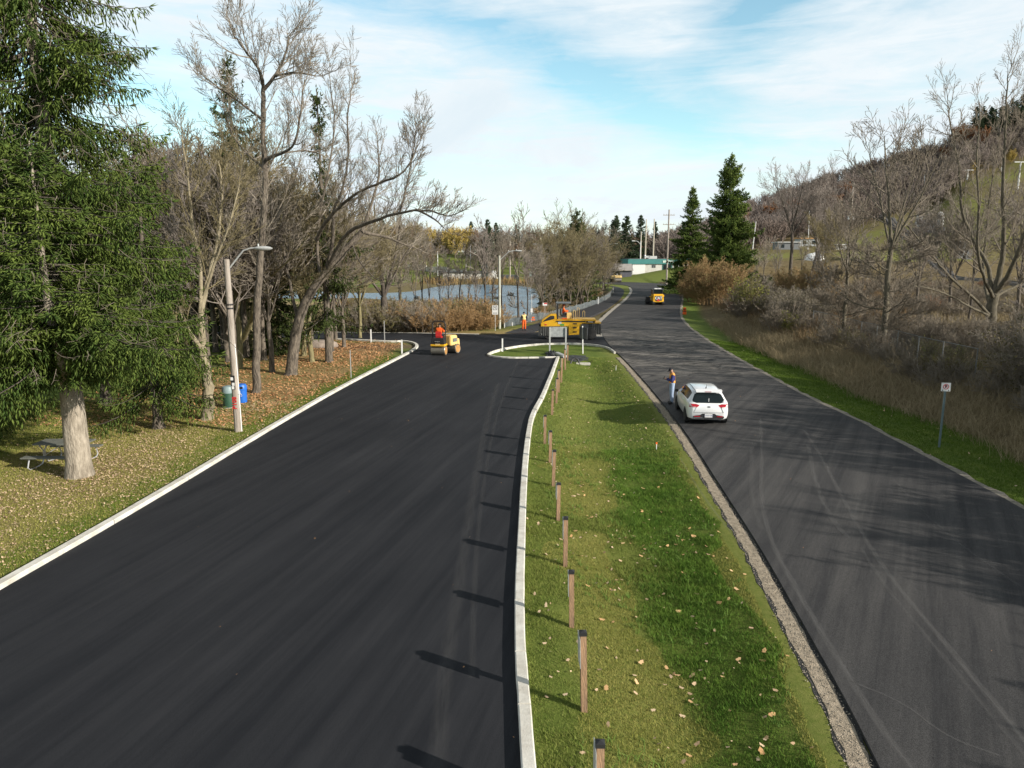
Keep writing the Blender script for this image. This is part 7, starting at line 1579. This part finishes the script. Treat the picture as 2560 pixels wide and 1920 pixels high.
for i, (a, b_) in enumerate([(2352, 905), (2375, 955)]): o = dup(bp_[3], onG(a, b_), i, .9, ('yellow leaved bush beside the chain link fence, the farther of two', 'yellow leaved bush behind the no parking sign, the nearer of two')[i])
for pr in fpro + thin + clump + ob + farp + fcon + bp_ + [fwil, frus, ws]: drop(pr)
# ------------------------------------------------------------------ grass, weeds, fallen leaves (nobody could count them)
def scatter(n, xr, yr, test, rng):
    x = rng.uniform(*xr, n); y = rng.uniform(*yr, n); k = test(x, y); return x[k], y[k]
def blades(x, y, z, h, w, rng, lean=.5, seg=1):
    n = len(x); a = rng.uniform(0, 6.283, n); b = rng.uniform(0, 6.283, n); l = h * rng.uniform(.1, 1.0, n) * lean
    base = np.stack([x, y, z], 1); side = np.stack([np.cos(a), np.sin(a), 0 * a], 1) * w[:, None] / 2; ln = np.stack([np.cos(b) * l, np.sin(b) * l, h], 1)
    if seg == 1:
        V = np.stack([base - side, base + side, base + ln], 1).reshape(-1, 3); return V, [(np.arange(n) * 3)[:, None] + np.arange(3)[None]]
    mid = base + ln * np.array([.35, .35, .6]); V = np.stack([base - side, base + side, mid + side * .7, mid - side * .7, base + ln * np.array([1.25, 1.25, .92])], 1).reshape(-1, 3); i = (np.arange(n) * 5)[:, None]
    return V, [i + np.array([[0, 1, 2, 3]]), i + np.array([[3, 2, 4]])]
def bladed(name, x, y, h0, h1, w0, mt, label, cat, rng, lean=.5, seg=1, hf=None):
    z = height(x, y) - .01; h = rng.uniform(h0, h1, len(x))
    if hf is not None: h = h * hf
    V, F = blades(x, y, z, h, np.full(len(x), w0) * rng.uniform(.7, 1.3, len(x)), rng, lean, seg); o = np_mesh(name, V, F, mt); tag(o, label, cat, kind='stuff'); return o
M_GB = mat('grass_blades', (0.095, 0.160, 0.022), (0.225, 0.260, 0.055), scale=.9, rough=.9, island=.5, c3=(.29, .27, .10), spec=.1, lo=.3, hi=.7, detail=8)
M_GBD = mat('verge_grass_blades', (0.055, 0.11, 0.012), (0.10, 0.165, 0.02), scale=.9, rough=.9, island=.35, c3=(.14, .19, .03), spec=.1)
M_GBY = mat('lawn_grass_blades', (0.18, 0.20, 0.035), (0.36, 0.33, 0.10), scale=.5, rough=.9, island=.5, c3=(.30, .26, .10), spec=.1, lo=.3, hi=.7, detail=8)
rng = np.random.default_rng(8)
medp = [p for p in L_right_s] + [p for p in R_left_s if p[1] < 50]
lxs = [p[0] for p in L_left[:6]]; lys = [p[1] for p in L_left[:6]]
def inmed(x, y): return inpoly(x, y, medp) & (pdist(x, y, R_left_s, closed=False) > .55 + .25 * vnoise(x, y, .6, 4)) & (pdist(x, y, L_right_s, closed=False) > .24)
x, y = scatter(900000, (-1, 14), (7, 26), inmed, rng); keep = rng.random(len(x)) < np.clip(1.25 - (y - 7) / 22, .3, 1); x, y = x[keep], y[keep]
hf = (.45 + 1.1 * vnoise(x, y, 1.1, 6)) * (.6 + .9 * vnoise(x, y, .23, 16)); tuft = vnoise(x, y, .55, 7) > .62; hf = np.where(tuft & (x > 3), hf * 1.5, hf)
yz_ = zones(x, y)[:, 3] + .5 * (vnoise(x, y, .8, 31) - .5) + .25 * (vnoise(x, y, 2.6, 33) - .5) > .44
bladed('yellowish_grass', x[yz_], y[yz_], .03, .06, .011, M_GBY, 'yellowed short grass patches of the strip between the roads', 'grass', rng, 1.1)
x, y, hf = x[~yz_], y[~yz_], hf[~yz_]
dr_ = pdist(x, y, R_left_s, closed=False); mid_ = 1.5 + .03 * (y - 8); lush = rng.random(len(x)) < np.clip(1.35 - ((dr_ - mid_) / 1.15) ** 2 + 1.1 * (vnoise(x, y, 1.6, 72) - .5) + 1.1 * (vnoise(x, y * .35, .6, 73) - .5), 0, .9)
bladed('lush_grass', x[lush], y[lush], .045, .095, .012, mat('lush_blades', (.050, .125, .014), (.125, .210, .028), scale=1.3, rough=.9, island=.45, c3=(.19, .27, .06), spec=.1), 'darker lush grass band of the strip beside the right road', 'grass', rng, 1.1, hf=hf[lush])
x, y, hf = x[~lush], y[~lush], hf[~lush]
bladed('median_grass', x, y, .035, .075, .011, M_GB, 'short green and yellowish grass of the strip between the roads', 'grass', rng, 1.1, hf=hf)
x, y = scatter(220000, (-1, 26), (24, 50), inmed, rng); bladed('median_grass_far', x, y, .04, .08, .022, M_GB, 'short grass of the far half of the strip between the roads', 'grass', rng, 1.0)
def inlawn(x, y): d = np.interp(y, lys, lxs) - x; return (d > .27)
x, y = scatter(300000, (-24, -6), (13, 34), lambda a, b: inlawn(a, b) & (a / b > -.80), rng); bladed('lawn_grass', x, y, .03, .07, .018, M_GBY, 'thin grass of the park lawn left of the road', 'grass', rng, 1.0)
d = np.interp(y, lys, lxs) - x
x, y = scatter(260000, (-17, -3), (12, 50), lambda a, b: inlawn(a, b) & ((np.interp(b, lys, lxs) - a) < 1.1 + .7 * vnoise(a, b, .9, 2)), rng); bladed('kerb_grass', x, y, .05, .10, .016, M_GBD, 'lush green strip of grass along the left kerb', 'grass', rng, .9)
def inverge(a, b): return (a < np.interp(b, vys, vxs) + .3) & (a > np.interp(b, [p[1] for p in R_right_s], [p[0] for p in R_right_s]) + .32)
x, y = scatter(520000, (7, 30), (16, 60), inverge, rng); bladed('verge_grass', x, y, .04, .085, .02, M_GBD, 'dark green grass of the verge right of the road', 'grass', rng, 1.0)
# tall dry weeds on the bank: arching tufts
M_DRY = mat('dry_weeds', (0.30, 0.24, 0.145), (0.17, 0.135, 0.08), scale=.25, rough=.95, island=.55, c3=(.42, .35, .22), spec=.1, lo=.3, hi=.7)
M_DRYR = mat('reddish_weeds', (0.20, 0.125, 0.075), (0.15, 0.125, 0.06), scale=.3, rough=.95, island=.5, c3=(.25, .17, .09), spec=.1)
def tufts(name, n, xr, yr, test, h0, h1, per, w, mt, label, seed, spread=.22, lean=.75):
    r = np.random.default_rng(seed); x, y = scatter(n, xr, yr, test, r); N = len(x); rep = np.repeat(np.arange(N), per); hh = r.uniform(h0, h1, N)[rep] * r.uniform(.55, 1.1, N * per)
    bx = x[rep] + r.normal(0, spread, N * per); by = y[rep] + r.normal(0, spread, N * per); bz = height(bx, by) - .03
    V, F = blades(bx, by, bz, hh, np.full(N * per, w) * r.uniform(.7, 1.4, N * per), r, lean, 2); o = np_mesh(name, V, F, mt); tag(o, label, 'weeds', kind='stuff')
def bank(a, b): d = a - np.interp(b, vys, vxs); return (d > .1 - .5 * vnoise(a, b, 1.3, 3)) & (d < 3.6 + 2.0 * vnoise(a, b, 4, 5)) & (a / b < .84)
def bank2(a, b): d = a - np.interp(b, vys, vxs); return (d > 3.0) & (d < 26 + b * .2) & (a / b < .84)
tufts('dry_weeds', 16000, (9, 60), (17, 75), bank, .55, 1.25, 20, .014, M_DRY, 'tall dry drooping weeds along the foot of the right bank', 31, .3, 1.5)
tufts('dry_weeds', 26000, (12, 110), (22, 150), bank2, .6, 1.3, 9, .030, M_DRY, 'tall dry grass covering the rough bank on the right', 32, .35, .9)
tufts('reddish_weeds', 7000, (14, 60), (50, 120), lambda a, b: bank2(a, b) & (a / b < .56), .9, 1.9, 9, .035, M_DRYR, 'tangled reddish brown undergrowth on the far part of the right bank', 33, .4, .7)
tufts('reed_bed', 5200, (-70, 60), (150, 232), lambda a, b: (~inpoly(a, b, pond)) & (pdist(a, b, pond) < 9) & (b > 196 - .2 * a * 0), 1.4, 2.6, 7, .12, mat('reeds', (.26, .16, .07), (.15, .13, .05), scale=.08, rough=.95, island=.4, c3=(.34, .24, .11)), 'brown reeds on the far shore of the pond', 34, .5, .3)
tufts('rough_grass', 9000, (-62, 14), (70, 108), lambda a, b: (~inpoly(a, b, pond)) & (b > np.interp(a, [p[0] for p in X_upper], [p[1] for p in X_upper]) + 2.0) & (~inpoly(a, b, path_poly)) & (a < np.interp(b, [p[1] for p in path_l], [p[0] for p in path_l]) - 2.6), .3, .8, 9, .035, M_DRY, 'rough dry grass between the junction and the pond', 35, .4, .8)
# fallen leaves
def litter(name, x, y, s0, s1, mt, label, seed):
    r = np.random.default_rng(seed); n = len(x); z = height(x, y) + r.uniform(.012, .05, n); a = r.uniform(0, 6.283, n); s = r.uniform(s0, s1, n); tl = r.normal(0, .30, (n, 2)); cup = r.uniform(.05, .45, n) * s
    ca, sa = np.cos(a), np.sin(a); out = []
    for (u, v, c) in ((-1, 0, 1), (-.45, -.62, 0), (.1, -.45, .3), (.55, -.6, 0), (1, 0, 1), (.5, .62, 0), (.0, .42, .2), (-.5, .55, 0)):
        px = u * s * ca - v * s * sa; py = u * s * sa + v * s * ca; out.append(np.stack([x + px, y + py, z + cup * c + px * tl[:, 0] + py * tl[:, 1]], 1))
    V = np.stack(out, 1).reshape(-1, 3); F = (np.arange(n) * 8)[:, None] + np.arange(8)[None]; o = np_mesh(name, V, [F], mt); tag(o, label, 'leaves', kind='stuff')
M_LF = mat('dry_leaf_tan', (.50, .34, .20), (.34, .22, .12), scale=3, rough=.8, island=.75, c3=(.64, .50, .34))
M_LFB = mat('dry_leaf_rust', (.42, .20, .08), (.30, .16, .07), scale=3, rough=.8, island=.65, c3=(.56, .34, .17))
x, y = scatter(2600, (-1, 14), (7.5, 48), lambda a, b: inmed(a, b) & (vnoise(a, b, 1.5, 8) + .25 * np.random.default_rng(1).random(a.shape) > .48), rng); litter('fallen_leaves', x, y, .018, .055, M_LF, 'dry tan leaves scattered over the grass strip', 41)
x, y = scatter(230, (1.5, 9), (7.5, 22), inmed, rng); litter('fallen_leaves', x, y, .035, .07, mat('dry_leaf_gold', (.66, .38, .16), (.52, .30, .13), scale=3, rough=.8, island=.6, c3=(.72, .52, .30)), 'larger golden leaves scattered on the near grass strip', 42)
def litd(a, b): d = np.interp(b, lys, lxs) - a; p = np.exp(-((d - 3.4) / 2.6) ** 2) * (.10 + 1.5 * np.maximum(0, vnoise(a, b, 2.3, 1) - .12) * (.4 + .9 * vnoise(a, b, .7, 19))) + .07; return (d > .3) & (np.random.default_rng(len(a)).random(a.shape) < p) & (a / b > -.80)
x, y = scatter(105000, (-26, -5), (13, 34), litd, rng); litter('fallen_leaves', x, y, .014, .036, M_LF, 'carpet of pale tan leaves on the near lawn left of the road', 43)
def litd2(a, b): d = np.interp(b, lys, lxs) - a; p = sstep(.3, 1.5, d) * (1 - sstep(5, 14, d)) * (.2 + .9 * vnoise(a, b, 2.9, 12)); return (d > .3) & (np.random.default_rng(len(a) + 1).random(a.shape) < p)
x, y = scatter(52000, (-26, -5), (29, 60), litd2, rng); litter('fallen_leaves', x, y, .04, .075, M_LFB, 'rusty brown leaves thick on the lawn under the bare trees', 44)
x, y = scatter(5000, (-26, 2), (68, 76), lambda a, b: pdist(a, b, X_upper, closed=False) < 2.2, rng); x2 = y > np.interp(x, [p[0] for p in X_upper], [p[1] for p in X_upper]) + .1; litter('fallen_leaves', x[x2], y[x2], .06, .11, M_LFB, 'rusty leaves along the far edge of the junction', 45)
x, y = scatter(500, (8, 26), (18, 60), inverge, rng); litter('fallen_leaves', x, y, .025, .05, M_LF, 'few pale leaves on the dark green verge', 46)
x, y = scatter(5200, (1, 14), (7.5, 30), lambda a, b: inmed(a, b) & (vnoise(a, b, 1.0, 61) > .58), rng)
tx = np.repeat(x, 7) + rng.normal(0, .035, len(x) * 7); ty = np.repeat(y, 7) + rng.normal(0, .035, len(y) * 7); bladed('grass_tufts', tx, ty, .07, .17, .012, mat('tuft_blades', (.07, .15, .02), (.13, .22, .04), scale=2, rough=.9, island=.4, c3=(.20, .27, .09), spec=.1), 'longer tufts and weeds standing in the grass strip', 'grass', rng, 1.2, seg=2)
def onroad(a, b): return inpoly(a, b, left_poly) | inpoly(a, b, right_poly)
x, y = scatter(110, (-9, 16), (9, 48), onroad, rng); hh_ = height; height = lambda a, b: np.where(inpoly(a, b, right_poly), .06, .036); litter('fallen_leaves', x, y, .010, .024, M_LFB, 'few dry leaves and bits lying on the asphalt', 47); height = hh_
# grit and stones on the gravel strip
r = np.random.default_rng(50); pts = densify([p for p in R_left_s if p[1] < 45], .02); pts = np.array([tuple(p) for p in pts]); k = r.integers(0, len(pts), 9000); pp_ = pts[k]; off = r.uniform(.03, .46, 9000)
nx_ = -np.gradient(pts[:, 1]); ny_ = np.gradient(pts[:, 0]); ln = np.hypot(nx_, ny_) + 1e-9; gxx = pp_[:, 0] + (nx_ / ln)[k] * off; gyy = pp_[:, 1] + (ny_ / ln)[k] * off
Vs, Fs = sprigs(np.stack([gxx, gyy, np.full(9000, .02)], 1), r.normal(0, 1, (9000, 3)) * [1, 1, .3], r.uniform(.01, .035, 9000), r.uniform(.006, .018, 9000), 4)
tag(np_mesh('grit', Vs, [Fs], mat('grit_stone', (.50, .43, .33), (.30, .26, .2), scale=9, rough=.9, island=.6, c3=(.16, .15, .14))), 'loose grit and small stones beside the right road', 'gravel', kind='stuff')
# pale tyre dust tracks on the right road
def track(pxs, w, name, label, dens=.5, seed=0):
    line = chaikin([G(a, b).xy for a, b in pxs], 3); L2 = [Vector(p) for p in densify(line, .12)]; b = MB(); vs = []; fs = []
    for i, p in enumerate(L2):
        t = (L2[min(i + 1, len(L2) - 1)] - L2[max(i - 1, 0)]).normalized(); n = Vector((-t.y, t.x))
        for o_ in (-w / 2, w / 2): vs.append((p.x + n.x * o_, p.y + n.y * o_, .0645 if name == 'tyre_mark' and label.find('fresh') < 0 else .0385))
    for i in range(len(L2) - 1): fs.append((i * 2 + 1, i * 2, i * 2 + 2, i * 2 + 3))
    me = bpy.data.meshes.new(name); me.from_pydata(vs, [], fs); me.materials.append(M_DUST[dens]); uv = me.uv_layers.new(name='UVMap')
    for f in me.polygons:
        for li in f.loop_indices: vi = me.loops[li].vertex_index; uv.data[li].uv = (vi % 2, (vi // 2) * .12)
    for f in me.polygons:
        if f.normal.z < 0: f.flip()
    o = link(name, me); tag(o, label, 'tyre mark', kind='structure')
def dustmat(a):
    m, nt, b = nodes_of('tyre_dust'); N, L = nt.nodes, nt.links; b.inputs['Base Color'].default_value = (.155, .15, .145, 1); b.inputs['Roughness'].default_value = .95
    uv = N.new('ShaderNodeUVMap'); sp = N.new('ShaderNodeSeparateXYZ'); L.new(uv.outputs[0], sp.inputs[0])
    n = N.new('ShaderNodeTexNoise'); n.inputs['Scale'].default_value = 1.6; n.inputs['Detail'].default_value = 7; n.inputs['Roughness'].default_value = .7
    mp = N.new('ShaderNodeMapping'); mp.inputs['Scale'].default_value = (4, .8, 1); L.new(uv.outputs[0], mp.inputs[0]); L.new(mp.outputs[0], n.inputs['Vector'])
    def mth(op, x, y=None):
        q = N.new('ShaderNodeMath'); q.operation = op
        for i, v in enumerate((x, y)):
            if v is None: continue
            if isinstance(v, (int, float)): q.inputs[i].default_value = v
            else: L.new(v, q.inputs[i])
        return q.outputs[0]
    e = mth('MULTIPLY', mth('MULTIPLY', sp.outputs[0], mth('SUBTRACT', 1.0, sp.outputs[0])), 4.0)
    f = mth('MULTIPLY', mth('MULTIPLY', mth('POWER', e, 1.1), mth('MAXIMUM', mth('SUBTRACT', mth('MULTIPLY', n.outputs['Fac'], 2.6), .75), 0.0)), a); f = mth('MINIMUM', f, .8); L.new(f, b.inputs['Alpha']); return m
M_DUST = {.5: dustmat(.6), .3: dustmat(.32), .1: dustmat(.16)}
track([(2010, 1080), (2050, 1140), (2110, 1260), (2200, 1420), (2340, 1590), (2480, 1760), (2640, 1960)], .16, 'tyre_mark', 'pale curved tyre mark, the longest one, on the right road')
track([(2020, 1120), (2040, 1220), (2075, 1300), (2120, 1350)], .20, 'tyre_mark', 'short broken pale tyre mark left of the longest one')
track([(2150, 1375), (2210, 1470), (2300, 1580), (2440, 1750), (2560, 1900)], .12, 'tyre_mark', 'fainter pale tyre mark beside the longest one', .3)
track([(1900, 1050), (1905, 1150), (1900, 1260), (1930, 1370), (1990, 1480), (2060, 1600), (2200, 1830), (2300, 1960)], .17, 'tyre_mark', 'pale tyre mark near the left edge of the right road', .5)
track([(1880, 1110), (1878, 1200), (1880, 1260), (1905, 1330)], .2, 'tyre_mark', 'short wide tyre mark at the left side of the right road', .3)
track([(2230, 1200), (2330, 1310), (2430, 1390), (2560, 1480)], .10, 'tyre_mark', 'thin pale scuff on the shaded side of the right road', .3)
track([(2120, 1710), (2260, 1765), (2360, 1850), (2500, 1900)], .05, 'tyre_mark', 'thin wandering scratch across the near right road', .5)
track([(1700, 1150), (1760, 1250), (1830, 1340)], .08, 'tyre_mark', 'faint scuff line behind the white car', .3)
track([(1245, 960), (1215, 1060), (1180, 1250), (1150, 1450), (1110, 1700), (1090, 1960)], .34, 'tyre_mark', 'faint pale dusty line on the fresh road parallel to the kerb', .1)
track([(1295, 905), (1270, 960), (1235, 1060), (1205, 1230), (1185, 1450), (1180, 1700)], .16, 'tyre_mark', 'thin dusty line on the fresh road close to the kerb', .1)
